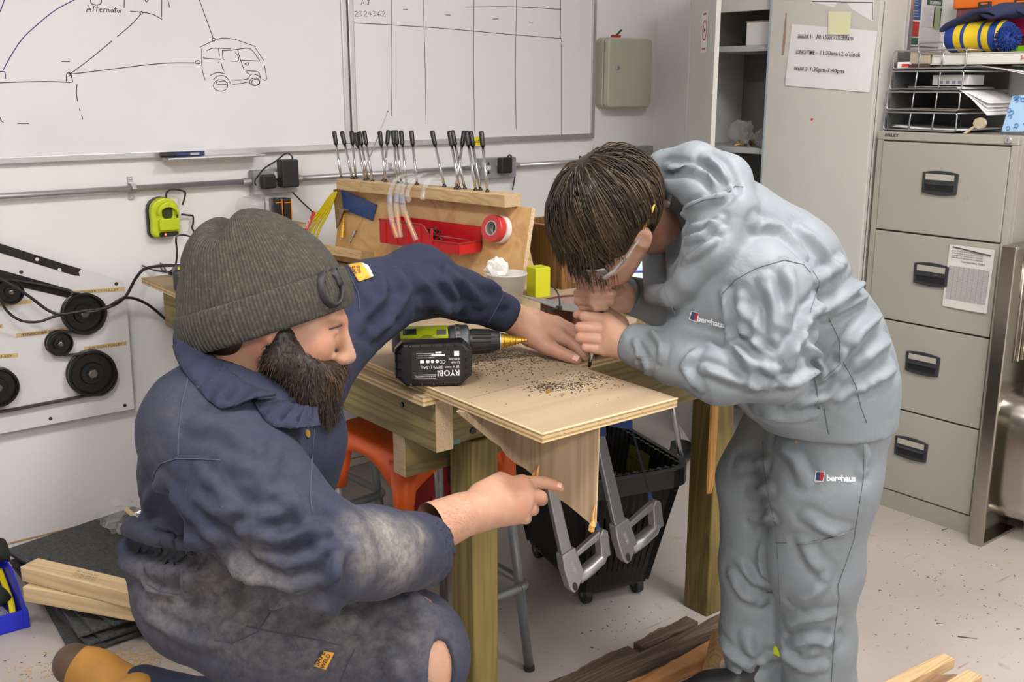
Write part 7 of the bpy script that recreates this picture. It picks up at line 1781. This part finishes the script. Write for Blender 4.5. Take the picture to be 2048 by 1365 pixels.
    def patch(cs, m, name):
        P = [T.ray_cast(CC, ray(*c_).normalized()) for c_ in cs]
        if any(p[0] is None for p in P): return None
        rows = []
        for j in range(5):
            row = []
            for i in range(7):
                a, b = i / 6, j / 4; x_ = (cs[0][0] * (1 - a) + cs[1][0] * a) * (1 - b) + (cs[3][0] * (1 - a) + cs[2][0] * a) * b; y_ = (cs[0][1] * (1 - a) + cs[1][1] * a) * (1 - b) + (cs[3][1] * (1 - a) + cs[2][1] * a) * b
                h_ = T.ray_cast(CC, ray(x_, y_).normalized()); row.append(h_[0] + h_[1] * .0016 if h_[0] is not None else P[0][0])
            rows.append(row)
        return MB().grid(rows).build(name, m, t, solid=.0008, smooth=True)
    lb = patch([(697, 531), (722, 526), (743, 556), (718, 565)], M_or, 'arm_label'); patch([(722, 526), (736, 532), (748, 553), (743, 556)], M_lp, 'arm_label')
    lb2 = patch([(628, 1332), (647, 1302), (669, 1306), (652, 1340)], M_or, 'thigh_label')
    for (o_, a_, b_, s1, s2, z1) in (((714, 552), (708, 533), (700, 556), 'SAFE', 'WELD', .011), ((637, 1331), (650, 1306), (628, 1327), 'SAFE', 'WELD', .0115)):
        M = decal(T, o_, a_, b_)
        if M is not None:
            for k_, (w_, sz) in enumerate(((s1, z1), (s2, z1 * .75))):
                o2 = text(w_, sz, M @ Matrix.Translation((0, -k_ * z1 * .8, .003)), M_ink, t, 'label_text', ext=0, bold=.02); drape(o2, T, .0028)
    # frayed edge of the torn knee
    rs = np.random.RandomState(6); roots = []
    for i in range(40):
        a = rs.uniform(0, 1); h_ = T.ray_cast(CC, ray(872 - 14 * a + rs.normal() * 2, 1290 + 70 * a).normalized())
        if h_[0] is not None: p = h_[0]; roots.append([p, p + Vector(rs.normal(size=3)) * .006 + CR * .004, p + Vector(rs.normal(size=3)) * .010 + CR * .008 - Z3 * .006])
    if roots: strands(roots, hair_mat('frayed_thread', [(.10, .12, .16), (.4, .4, .42)]), 'frayed_threads', t, .0006)
    # collar leaves
    def leaf(inner, outer, name, up=.012):
        n_ = 14; I = smoothpts([Q(*p) for p in inner], 5); O = smoothpts([Q(*p) for p in outer], 5); m = min(len(I), len(O)); rows = []
        for j in range(6):
            b = j / 5; rows.append([I[int(i * (len(I) - 1) / 29)] * (1 - b) + O[int(i * (len(O) - 1) / 29)] * b - CF * (.010 * math.sin(PI * min(1, b * 1.15)) ) for i in range(30)])
        return MB().grid(rows).build(name, M_cov, t, solid=.004, smooth=True)
    leaf([(374, 606, 1.70), (394, 668, 1.60), (436, 722, 1.55), (490, 764, 1.525), (552, 790, 1.52)], [(352, 650, 1.66), (348, 705, 1.545), (384, 765, 1.495), (440, 816, 1.47), (502, 796, 1.485)], 'collar')
    leaf([(374, 606, 1.70), (402, 608, 1.76), (442, 640, 1.80), (472, 680, 1.80)], [(352, 650, 1.70), (382, 640, 1.78), (432, 660, 1.83), (472, 700, 1.82)], 'collar')
    leaf([(552, 798, 1.535), (600, 812, 1.55), (636, 815, 1.60)], [(508, 804, 1.505), (540, 850, 1.49), (600, 856, 1.50), (640, 852, 1.53)], 'lapel')
    leaf([(660, 700, 1.74), (655, 760, 1.72), (640, 812, 1.66)], [(704, 742, 1.75), (684, 800, 1.72), (650, 850, 1.64)], 'lapel')
    # pen-pocket loop
    h_ = T.ray_cast(CC, ray(540, 895).normalized()); M = decal(T, (518, 910), (556, 880), (522, 890))
    if M is not None: MB().box((0, 0, 0), (.044, .022, .004)).build('chest_tab', M_cov, t, bev=.0015).matrix_basis = WM(t).inverted() @ M @ Matrix.Translation((.02, .006, .004))
    # forearm and arm hair
    Tb = bvh(*join(parts)); rs = np.random.RandomState(9); roots = []
    for (x0, y0, x1, y1, w_, n_) in ((865, 1062, 945, 1020, 32, 500), (1020, 628, 1062, 655, 28, 260)):
        for i in range(n_):
            a = rs.uniform(0, 1); h_ = Tb.ray_cast(CC, ray(x0 + (x1 - x0) * a + rs.uniform(-w_, w_) * .4, y0 + (y1 - y0) * a + rs.uniform(-w_, w_)).normalized())
            if h_[0] is None: continue
            p, n_2 = h_[0], h_[1]; d = (CR * .6 - CU * .5 + n_2 * .5 + Vector(rs.normal(size=3)) * .35).normalized(); roots.append([p, p + d * .0022, p + d * .0042 - n_2 * .0008])
    strands(roots, hair_mat('arm_hair', [(.22, .12, .07), (.32, .19, .11)]), 'arm_hair', body, .00013)
    # ---------------- boots
    def boot(an, toe, top, name):
        an, toe = Vector(an), Vector(toe); d = (toe - an); L = d.length; d.normalize(); u_ = Vector(top).normalized(); u_ = (u_ - d * u_.dot(d)).normalized()
        c_ = A3((an + toe) / 2); s = Solid(c_ - .24, c_ + .24, .006)
        s.cone(A3(an), A3(an + d * L * .55 - u_ * .01), .056, .054, .03); s.cone(A3(an + d * L * .5 - u_ * .012), A3(toe - d * .045 - u_ * .012), .052, .046, .03)
        s.cone(A3(an - d * .02), A3(an + u_ * .06 - d * .03), .050, .052, .02)
        V, Fq = s.mesh(2); M_lea = mat('tan_leather', (.42, .20, .035), .6, noise=.2, nscale=14, bump=.2, bscale=200); b_ = mesh_obj(name, V, Fq, M_lea, t)
        s = Solid(c_ - .24, c_ + .24, .006); s.cone(A3(toe - d * .085 - u_ * .012), A3(toe - d * .048 - u_ * .008), .054, .0495, .02); s.cut(A3(toe - d * .085), -A3(d)); V, Fq = s.mesh(2); mesh_obj('toe_guard', V, Fq, mat('brown_rubber', (.085, .050, .028), .45), b_)
        s = Solid(c_ - .24, c_ + .24, .006); s.cone(A3(an - u_ * .052 - d * .02), A3(toe - d * .05 - u_ * .050), .044, .042, .01, (A3(u_), 2.6)); V, Fq = s.mesh(2); mesh_obj('sole', V, Fq, mat('grey_sole', (.30, .28, .24), .7), b_)
    boot(Q(268, 1388, 2.475), Q(112, 1312, 2.52), cv(.25, .3, -.9), 'boot')
    fk = PZ(768, 1700, .05); boot(Q(770, 1650, 2.02), Q(770, 1650, 2.02) + Vector((CR.x, CR.y, 0)) * .2 - Z3 * .02, (0, 0, 1), 'boot')
man()
# ============================================================ BENDING YOUTH
def youth():
    t = thing('person', 'brown-haired youth in grey tracksuit bent over a screwdriver with safety glasses', 'person', PZ(1570, 1435, 0))
    q = lambda x_, y_, d: A3(Q(x_, y_, d))
    SK = skin('skin_fair', (.50, .285, .20), (.58, .20, .14), (.56, .345, .255))
    # ---------------- head
    Fv = cv(-.60, -.74, .04); Lg = cv(.70, -.42, -.58); Uv = Vector(A3(Fv)).cross(Lg)
    if Uv.dot(CU) < 0: Uv = -Uv
    hc = q(1214, 438, 2.060); SC = 1.10
    hs, HP, ax = head_solid(hc, Fv, Uv, SC, ears=True, h=.0034)
    hs.cone(HP(-.03, 0, -.05), HP(-.070, 0, -.170), .056, .058, .03)
    parts = [hs.mesh(3)]
    # ---------------- lower fist (left hand)
    c = q(1205, 670, 2.15); s = Solid(c - .14, c + .14, .0022)
    wr = q(1262, 692, 2.118); MC = [q(1214, 640, 2.138), q(1219, 660, 2.132), q(1216, 680, 2.132), q(1210, 699, 2.138)]
    s.cone(q(1330, 715, 2.08), wr, .034, .029, .02)
    for m_ in MC: s.cone(wr + (m_ - wr) * .15, m_, .0235, .0150, .018)
    for m_, y_, x_, r_ in ((MC[0], 633, 1168, .0108), (MC[1], 655, 1160, .0112), (MC[2], 676, 1161, .0108), (MC[3], 695, 1171, .0098)):
        finger(s, [m_, q(x_, y_, 2.148), q(x_ + 4, y_ + 2, 2.182), q(x_ + 32, y_ + 3, 2.215)], [.0138, r_, r_ * .92, r_ * .8], .0018)
    finger(s, [q(1240, 650, 2.17), q(1212, 626, 2.205), q(1178, 626, 2.198), q(1154, 630, 2.180)], [.019, .0145, .0120, .0090])
    parts.append(s.mesh(1))
    # ---------------- upper fist (right hand)
    c = q(1195, 592, 2.20); s = Solid(c - .14, c + .14, .0022)
    wr = q(1248, 596, 2.255); s.cone(q(1320, 620, 2.33), wr, .033, .028, .02)
    MC = [q(1178, 570, 2.228), q(1172, 584, 2.226), q(1172, 598, 2.226), q(1178, 611, 2.228)]
    for m_ in MC: s.cone(wr + (m_ - wr) * .1, m_, .0235, .0145, .018)
    for m_, y_, x_, r_, e in ((MC[0], 571, 1163, .0105, 1216), (MC[1], 587, 1157, .0112, 1226), (MC[2], 602, 1158, .0108, 1222), (MC[3], 615, 1166, .0098, 1210)):
        finger(s, [m_, q(x_, y_, 2.182), q(x_ + 26, y_ + 1, 2.148), q(e, y_ + 1, 2.152)], [.0135, r_, r_ * .95, r_ * .82], .0018)
    finger(s, [q(1236, 585, 2.235), q(1228, 566, 2.20), q(1214, 558, 2.175), q(1196, 556, 2.165)], [.018, .0140, .0120, .0092])
    parts.append(s.mesh(1))
    c = q(1560, 850, 2.25); s = Solid(c - 1.0, c + 1.0, .016)
    s.chain([q(1655, 830, 2.26), q(1600, 660, 2.18), q(1490, 520, 2.13), q(1420, 480, 2.12)], [.09, .085, .085, .04], .04)
    s.chain([q(1535, 590, 2.0), q(1550, 740, 1.955), q(1330, 715, 2.08)], [.05, .042, .034], .03); s.chain([q(1420, 540, 2.30), q(1425, 650, 2.42), q(1320, 620, 2.33)], [.05, .042, .033], .03)
    s.chain([q(1640, 870, 2.22), q(1625, 1130, 2.33), q(1640, 1400, 2.46)], [.08, .06, .045], .03); s.chain([q(1560, 870, 2.38), q(1510, 1130, 2.47), q(1505, 1380, 2.53)], [.08, .06, .045], .03)
    parts.append(s.mesh(2))
    V, Fq = join(parts); T = bvh(V, Fq)
    fl = blobs(V, T, [(1316, 466, .022, .75), (1290, 540, .03, .25), (1235, 560, .02, .3), (1165, 575, .015, .3), (1160, 655, .014, .28), (1163, 676, .014, .28), (1168, 695, .014, .28), (1215, 660, .02, .2), (1152, 629, .01, .5), (1222, 582, .012, .4)])
    body = mesh_obj('body', V, Fq, SK, t, {'flush': fl})
    h = T.ray_cast(CC, ray(1221, 586).normalized())
    if h[0] is not None: nail(None, h[0] + h[1] * .0003, h[1], CR, .0045, .010, M_nail, body)
    # ---------------- hair
    M_hr = hair_mat('brown_hair', [(.014, .0085, .005), (.030, .019, .011), (.055, .036, .021), (.095, .064, .038)])
    F_, L_, U_ = [Vector(a) for a in ax]; cc = Vector(HP(-.012, 0, .030)); rad = Vector((.1045, .0815, .0965)) * SC
    def loc(p): d = p - cc; return Vector((d.dot(F_), d.dot(L_), d.dot(U_)))
    def glob(l): return cc + F_ * l.x + L_ * l.y + U_ * l.z
    s = Solid(A3(cc) - .16, A3(cc) + .16, .004); s.ell(A3(cc), A3(rad) * 1.05, ax, .01)
    s.ell(HP(.075, 0, -.055), A3((.075, .066, .075)) * SC, ax, .02, 'sub'); s.cone(HP(.0, .09, -.03), HP(.0, .105, -.02), .030, .030, .02, mode='sub'); s.cut(A3(HP(0, 0, -.062)), -A3(U_))
    V, Fq = s.mesh(2); ho = mesh_obj('hair', V, Fq, M_hr, t, {'tone': np.full(len(V), .15)})
    # crown whorl (surveyed), strands sweep away from it
    wl = loc(Q(1180, 345, 2.0)); wl = Vector((wl.x / rad.x, wl.y / rad.y, wl.z / rad.z)).normalized()
    rs = np.random.RandomState(12); roots, tones = [], []; grav = Vector((0, 0, -1))
    n_ = 0
    while n_ < 3900:
        v = Vector(rs.normal(size=3)).normalized()
        if v.z < -.62 or (v.x > .62 and v.z < .10) or (v.x > .86): continue
        if abs(v.y) > .80 and v.z < -.12 and v.x > -.35: continue
        n_ += 1
        t0 = v - wl; t0 = t0 - v * t0.dot(v); ang = math.acos(max(-1, min(1, v.dot(wl))))
        if t0.length < 1e-4: continue
        t0.normalize(); spin = v.cross(t0); d = (t0 + spin * (.35 * math.exp(-ang * 1.6)) + Vector(rs.normal(size=3)) * .07).normalized()
        L = rs.uniform(.075, .130) if v.x > -.1 else rs.uniform(.05, .085)
        if v.y > .05 and v.x > .1: L *= .84
        if v.z < -.25: L *= .55
        if abs(v.y) > .6 and v.z < .2: L *= .72
        lift = rs.uniform(1.03, 1.13); P = []; p = v.copy(); steps = 7; clump = math.sin(ang * 2 + math.atan2(t0.dot(Vector((0, 1, 0))), t0.x) * 17)
        for k in range(steps + 1):
            a = k / steps; r_ = 1.0 + (lift - 1) * min(1, a * 2.4) + .012 * clump * a; g_ = glob(Vector((p.x * rad.x * r_, p.y * rad.y * r_, p.z * rad.z * r_)))
            P.append(g_); st = L / steps / .095
            p = (p + d * st); p.normalize(); d = (d - p * d.dot(p)); d.normalize() if d.length > 1e-6 else None
        # fringe ends hang free
        ec = Vector(HP(-.008, .088, -.004)); tp = [Vector(HP(.022, .080, -.006)), Vector(HP(.045, .077, -.012)), Vector(HP(.068, .072, -.016))]; cutn = next((k for k, p_ in enumerate(P) if (p_ - ec).length < .032 or min((p_ - e_).length for e_ in tp) < .020), None)
        if cutn is not None:
            if cutn < 3: continue
            P = P[:cutn]
        if v.x > .10 and cutn is None:
            for k in range(rs.randint(1, 5) if v.y < .05 else rs.randint(0, 3)): P.append(P[-1] + ((P[-1] - P[-2]).normalized() * .62 + grav * .42 + Vector(rs.normal(size=3)) * .08).normalized() * (L / steps * .9))
        roots.append(P); tones.append(min(1, max(0, .42 + .30 * clump + rs.normal() * .16)))
    strands(roots, M_hr, 'hair_locks', ho, .0019, tones=tones)
    roots = []
    for i in range(70):
        v = Vector(rs.normal(size=3)).normalized()
        if v.z < .1: continue
        p = glob(Vector((v.x * rad.x, v.y * rad.y, v.z * rad.z)) * 1.08); d = (glob(v * .1) - cc).normalized(); d2 = (d + Vector(rs.normal(size=3)) * .8).normalized()
        roots.append([p, p + d2 * .012, p + d2 * .022 + Vector(rs.normal(size=3)) * .004])
    strands(roots, M_hr, 'flyaway_hair', ho, .0004)
    # ---------------- jacket
    M_tr = cloth('grey_tracksuit', (.195, .222, .245), (.215, .242, .265), (.195, .222, .245), .58, wscale=3, weave=1200, wmix=.4, crease=.12)
    lo = q(1500, 600, 2.2) - A3((.55, .62, .50)); s = Solid(lo, q(1500, 600, 2.2) + A3((.62, .62, .42)), .0058)
    s.chain([q(1652, 862, 2.265), q(1650, 770, 2.245), q(1625, 690, 2.215), q(1535, 560, 2.14)], [.146, .142, .140, .148], .05)
    s.chain([q(1535, 560, 2.14), q(1450, 475, 2.10), q(1390, 455, 2.08)], [.148, .112, .078], .05)
    s.cone(q(1480, 560, 2.05), q(1410, 545, 2.27), .098, .09, .06)
    s.chain([q(1535, 588, 2.005), q(1545, 670, 1.975), q(1553, 738, 1.950)], [.096, .076, .062], .035)
    s.chain([q(1553, 738, 1.950), q(1440, 748, 1.985), q(1345, 715, 2.060), q(1272, 690, 2.112)], [.062, .056, .050, .044], .022)
    s.chain([q(1415, 545, 2.30), q(1425, 645, 2.42), q(1330, 612, 2.335), q(1262, 592, 2.272)], [.085, .060, .048, .042], .03)
    s.cone(q(1430, 610, 2.10), q(1560, 760, 2.16), .095, .10, .05)
    # hood: rolls of loose cloth round the neck
    s.chain([q(1330, 335, 2.11), q(1390, 330, 2.07), q(1450, 362, 2.04), q(1462, 430, 2.00), q(1425, 500, 1.98), q(1375, 560, 2.00)], [.034, .046, .052, .052, .046, .026], .012)
    s.chain([q(1338, 372, 2.06), q(1390, 375, 2.03), q(1425, 420, 2.00), q(1400, 490, 1.985), q(1368, 555, 2.0)], [.020, .034, .040, .034, .018], .008)
    s.chain([q(1375, 560, 2.00), q(1345, 590, 2.04), q(1310, 590, 2.12)], [.026, .024, .022], .01)
    s.chain([q(1330, 335, 2.11), q(1320, 360, 2.20), q(1320, 480, 2.26), q(1310, 590, 2.14)], [.034, .04, .04, .024], .012)
    s.cut(q(1625, 880, 2.15), (0, 0, -1))
    s.cone(q(1330, 460, 2.08), q(1372, 462, 2.085), .070, .066, .01, mode='sub')
    cA = q(1272, 690, 2.112) - q(1345, 715, 2.060); cA /= np.linalg.norm(cA); yb = np.cross(cA, A3(CU)); yb /= np.linalg.norm(yb)
    s.ell(q(1272, 690, 2.112) + cA * .050, (.036, .07, .07), (cA, yb, np.cross(cA, yb)), .004, 'sub')
    cB = q(1262, 592, 2.272) - q(1330, 612, 2.335); cB /= np.linalg.norm(cB); yb = np.cross(cB, A3(CU)); yb /= np.linalg.norm(yb)
    s.ell(q(1262, 592, 2.272) + cB * .050, (.036, .07, .07), (cB, yb, np.cross(cB, yb)), .004, 'sub')
    V, Fq = s.mesh(2); T = bvh(V, Fq); kk = dict(k=2.133, ox=1250, oy=260)
    st = [([(440, 880), (520, 1000), (560, 1085)], .011, .010), ([(475, 850), (600, 960)], .010, .009), ([(640, 1035), (560, 1000), (500, 930)], .011, .011), ([(610, 1105), (520, 1080), (430, 1055), (330, 1020)], .010, .010), ([(300, 940), (250, 1010), (310, 1105)], .009, .008), ([(60, 950), (100, 1010), (90, 1075)], .007, .007), ([(115, 860), (160, 920), (150, 980)], .008, .008), ([(40, 900), (60, 960), (50, 1010)], .006, .006),
          [(830, 640), (940, 560), (1000, 490)], ([(800, 780), (900, 740), (1000, 660), (1055, 570)], .012, .014), ([(940, 955), (1000, 860), (1080, 790), (1125, 710)], .013, .013), ([(860, 800), (920, 765), (1030, 705), (1110, 720)], .010, .012), [(1000, 1000), (1080, 930), (1150, 880)], [(1010, 1090), (1090, 1060), (1150, 1010)], ([(770, 900), (830, 1000), (840, 1080)], .011, .011), ([(650, 1090), (740, 1080), (825, 1015)], .010, .009), ([(850, 1060), (910, 1010), (930, 960)], .010, .010),
          ([(700, 1000), (755, 870), (825, 720)], .012, .012), [(540, 780), (560, 900)], [(480, 720), (500, 800), (490, 860)], [(600, 640), (640, 760), (630, 880)], [(700, 600), (710, 720), (690, 830)], ([(420, 700), (440, 800), (436, 880)], .010, .010), ([(250, 350), (330, 300), (420, 285)], .008, .007), ([(270, 420), (350, 400), (410, 420)], .008, .007), ([(240, 380), (300, 330), (390, 300), (450, 250)], .009, .009), ([(260, 470), (330, 450), (400, 380)], .008, .008), ([(180, 160), (280, 170), (360, 200), (400, 250)], .009, .010), ([(250, 560), (320, 520), (380, 470)], .008, .008), ([(340, 110), (400, 160), (440, 230)], .009, .008),
          [(560, 400), (660, 420), (760, 520)], [(760, 420), (850, 520), (900, 600)], [(700, 1180), (800, 1150), (900, 1130)], [(560, 1200), (680, 1230), (800, 1220)], ([(880, 1180), (960, 1120), (1040, 1100)], .010, .007)]
    V = folds(V, Fq, T, [(a_[0], a_[1] * .85, a_[2] * 1.15) if isinstance(a_, tuple) else a_ for a_ in st], .011, .011, **kk); V = ripple(V, Fq, .0012, 14, 8); T = bvh(V, Fq)
    jk = mesh_obj('jacket', V, Fq, M_tr, t, {'dust': np.zeros(len(V))})
    M_sm = mat('seam_grey', (.105, .12, .13), .8)
    seam(T, [[(415, 700), (470, 640), (560, 590), (680, 555), (760, 575), (790, 610)], [(235, 345), (330, 300), (420, 285), (470, 240), (505, 245)], [(870, 805), (915, 900), (920, 1000), (850, 1060)], [(930, 990), (985, 1090), (1005, 1180), (1030, 1250)], [(800, 600), (830, 650), (790, 780)], [(850, 1190), (865, 1280), (870, 1300)]], .0009, 'seam', M_sm, t, **kk)
    seam(T, [[(810, 1040), (820, 1110), (822, 1160), (828, 1190)], [(160, 650), (185, 720), (215, 790)]], .0018, 'zip', mat('zip_grey', (.16, .18, .19), .5), t, **kk)
    # elastic cuff band
    for (cx, cd, r_) in ((q(1272, 690, 2.112), cA, .042), (q(1262, 592, 2.272), cB, .040)):
        MB().tube([cx + cd * (.002 + .003 * i) for i in range(6)], [r_ - .001, r_, r_ - .0005, r_, r_ - .0005, r_ - .002], 28, cap=False).build('cuff', mat('cuff_grey', (.12, .14, .15), .75), t, smooth=True)
    # ---------------- trousers
    s = Solid(q(1580, 1120, 2.35) - A3((.55, .55, .85)), q(1580, 1120, 2.35) + A3((.50, .50, .60)), .0065)
    s.chain([q(1655, 845, 2.265), q(1640, 960, 2.265), q(1630, 1130, 2.335), q(1634, 1280, 2.405), q(1642, 1400, 2.465)], [.135, .120, .099, .080, .086], .04)
    s.chain([q(1585, 860, 2.37), q(1520, 960, 2.43), q(1508, 1130, 2.475), q(1502, 1270, 2.515), q(1508, 1395, 2.545)], [.115, .095, .078, .072, .060], .03)
    s.cut((0, 0, .055), (0, 0, -1))
    V, Fq = s.mesh(2); T2 = bvh(V, Fq); k5 = dict(k=2.334, ox=1350, oy=780)
    st = [([(300, 340), (360, 330), (415, 345)], .011, .010), ([(360, 480), (400, 465), (440, 460)], .010, .009), ([(370, 610), (420, 605), (450, 595)], .010, .010), ([(260, 870), (320, 960), (400, 990)], .012, .011), ([(300, 820), (370, 900), (440, 930)], .010, .008), [(620, 600), (700, 650), (780, 670)], [(600, 720), (640, 800), (700, 860)], [(700, 900), (640, 950), (560, 990)], ([(520, 1100), (600, 1070), (740, 1055)], .012, .009), ([(540, 1190), (620, 1170), (740, 1180)], .012, .011), ([(600, 1240), (680, 1220), (760, 1100)], .010, .007), [(850, 200), (890, 300), (880, 370)], [(480, 250), (560, 330), (600, 420)], ([(330, 1290), (400, 1275), (470, 1250)], .010, .008), ([(210, 1180), (280, 1260), (340, 1300)], .012, .010), ([(500, 1180), (520, 1250), (600, 1300), (680, 1300)], .012, .010), [(420, 700), (400, 800), (430, 900)], [(330, 1150), (350, 1220), (400, 1260)]]
    V = folds(V, Fq, T2, st, .012, .010, **k5); V = ripple(V, Fq, .0014, 11, 10); T2 = bvh(V, Fq)
    mesh_obj('trousers', V, Fq, M_tr, t, {'dust': np.zeros(len(V))})
    seam(T2, [[(875, 200), (882, 330), (878, 420), (850, 600), (835, 700), (760, 915), (765, 980), (745, 1130), (730, 1365)], [(470, 715), (520, 715)], [(425, 948), (480, 948)], [(410, 240), (415, 360), (440, 520), (470, 640), (480, 800), (490, 1000)]], .0009, 'seam', M_sm, t, **k5)
    seam(T2, [[(575, 722), (680, 705), (780, 675), (838, 650)]], .0022, 'thigh_zip', mat('zip_grey'), t, **k5)
    h = T2.ray_cast(CC, ray(1586, 1092).normalized())
    if h[0] is not None: M = decal(T2, (1575, 1092), (1597, 1092), (1575, 1084)); MB().box((0, 0, 0), (.022, .007, .005)).build('zip_puller', M_blackp, t, bev=.002).matrix_basis = WM(t).inverted() @ M @ Matrix.Translation((.011, 0, .003))
    # ---------------- printed badges
    def badge(Tx, fo, fx, fy, to, tx, ty, size):
        M = decal(Tx, fo, fx, fy); L = (Vector(Q(*fx, 2.1)) - Vector(Q(*fo, 2.1))).length
        if M is None: return
        h_ = size
        for (x0, x1, m) in ((0, .52, mat('badge_blue', (.02, .05, .12), .6)), (.52, 1.0, mat('badge_red', (.40, .02, .03), .6))):
            mb = MB(); rows = [[M @ Vector((h_ * 1.05 * (x0 + (x1 - x0) * i / 3) + .18 * h_ * j / 3, h_ * 1.15 * j / 3, .002)) for i in range(4)] for j in range(4)]
            o = mb.grid(rows).build('flag_badge', m, t); drape(o, Tx, .0018)
        fr = MB(); o = fr.ribbon([(-.0012, -.001), (h_ * 1.06, -.001), (h_ * 1.25, h_ * 1.17), (h_ * .17, h_ * 1.17), (-.0012, -.001)], .0016, (0, 0, 0)).build('badge_border', mat('print_white', (.72, .72, .72), .6), t)
        o.data.transform(WM(t)); o.data.transform(M @ Matrix.Translation((0, 0, .003))); o.data.transform(WM(t).inverted()); drape(o, Tx, .0022)
        M = decal(Tx, to, tx, ty); o = text('berghaus', size * 1.15, M @ Matrix.Translation((0, 0, .002)), mat('print_white'), t, 'lettering', bold=.03, ext=0, space=.92); drape(o, Tx, .0018)
    badge(T, (1382, 637), (1394, 641), (1385, 623), (1395, 641), (1433, 651), (1397, 629), .0150)
    badge(T2, (1631, 961), (1648, 962), (1633, 948), (1652, 962), (1703, 963), (1653, 950), .0155)
    # ---------------- shoes
    for an, d_, lab in ((q(1500, 1420, 2.535), cv(-.98, 0, -.10), 0), (q(1642, 1420, 2.475), cv(-.8, 0, .6), 1)):
        d_ = Vector((d_.x, d_.y, 0)).normalized(); an = Vector(an); an.z = .075; c_ = A3(an + d_ * .06); s = Solid(c_ - .26, c_ + .26, .006)
        s.cone(A3(an), A3(an + d_ * .10 - Z3 * .018), .046, .042, .03); s.cone(A3(an + d_ * .10 - Z3 * .018), A3(an + d_ * .17 - Z3 * .03), .043, .034, .03); s.cone(A3(an), A3(an + Z3 * .05), .042, .04, .02); s.cut((0, 0, .022), (0, 0, -1))
        V, Fq = s.mesh(2); sh = mesh_obj('shoe', V, Fq, mat('shoe_black', (.016, .016, .017), .5), t)
        s = Solid(c_ - .26, c_ + .26, .006); s.cone(A3(an - Z3 * .055), A3(an + d_ * .16 - Z3 * .055), .046, .042, .01, ((0, 0, 1), 2.0)); s.cut((0, 0, .002), (0, 0, -1)); V, Fq = s.mesh(1); mesh_obj('sole', V, Fq, mat('shoe_sole', (.02, .02, .02), .6), sh)
    MB().box(Q(1558, 1298, 2.44), (.02, .02, .03)).build('lime_tag', M_lime, t, bev=.003)
    # ---------------- safety glasses
    g = thing('safety_glasses', 'clear safety glasses worn by the bent youth', 'glasses', Vector(HP(.1, 0, 0))); M_pc = mat('clear_lens', (.9, .92, .93), .05, trans=.9, ior=1.2)
    for e in (1, -1):
        tm = MB(); P = [HP(-.01, e * .0845, .006), HP(.030, e * .082, -.004), HP(.066, e * .076, -.012), HP(.088, e * .066, -.014)]
        tm.tube([Vector(p) for p in P], [.0028, .0040, .0062, .0085], 8, flat=.3, up=Vector(ax[1])).build('temple', mat('clear_temple', (.72, .72, .74), .15, trans=.5, ior=1.3), g, smooth=True)
        if e == 1: tmid = [Vector(p) for p in P]
    rows = []
    for j in range(6): rows.append([Vector(HP(.106 - .030 * (abs(i - 6) / 6) ** 2.2, (i - 6) / 6 * .070, .008 - j * .0080)) for i in range(13)])
    MB().grid(rows).build('lens', M_pc, g, solid=.002, smooth=True)
    MB().tube([Vector(HP(.106 - .030 * (abs(i - 6) / 6) ** 2.2, (i - 6) / 6 * .070, .0085)) for i in range(13)], .002, 6).build('brow_bar', mat('clear_temple'), g, smooth=True)
    d = (tmid[1] - tmid[2]).normalized(); o_ = tmid[2] + Vector(ax[1]) * .0035 + d * .004
    text('BIHREXX', .0072, TM(o_ - Vector(ax[2]) * .0025 * 0, -d if (-d).dot(CR) > 0 else d, -Vector(ax[2]) if False else Vector(ax[2])), M_ink, g, 'lettering', ext=0)
    MB().tube([Vector(HP(-.062, .083, .034)), Vector(HP(-.045, .0845, .026)), Vector(HP(-.02, .0845, .016))], [.002, .003, .0028], 6).build('ear_tip', mat('amber_tip', (.62, .36, .02), .4), g, smooth=True)
youth()
# ---- screwdriver under the fists
a = Vector(PZ(1178.5, 735, BZ)); d = (Z3 + CR * .14).normalized()
t = thing('screwdriver', 'slim screwdriver held upright under the stacked fists', 'screwdriver', a)
MB().tube([a + Z3 * .0004, a + d * .012], [.0030, .0042], 10).build('tip', mat('burnt_tip', (.015, .014, .014), .4, .6), t); MB().cyl(a + d * .012, a + d * .075, .0042, seg=12).build('shaft', M_chrome, t, smooth=True)
MB().tube([a + d * .045, a + d * .055, a + d * .10, a + d * .15, a + d * .165], [.007, .0105, .011, .011, .008], 14).build('handle', mat('driver_handle', (.02, .05, .2), .35), t, smooth=True)
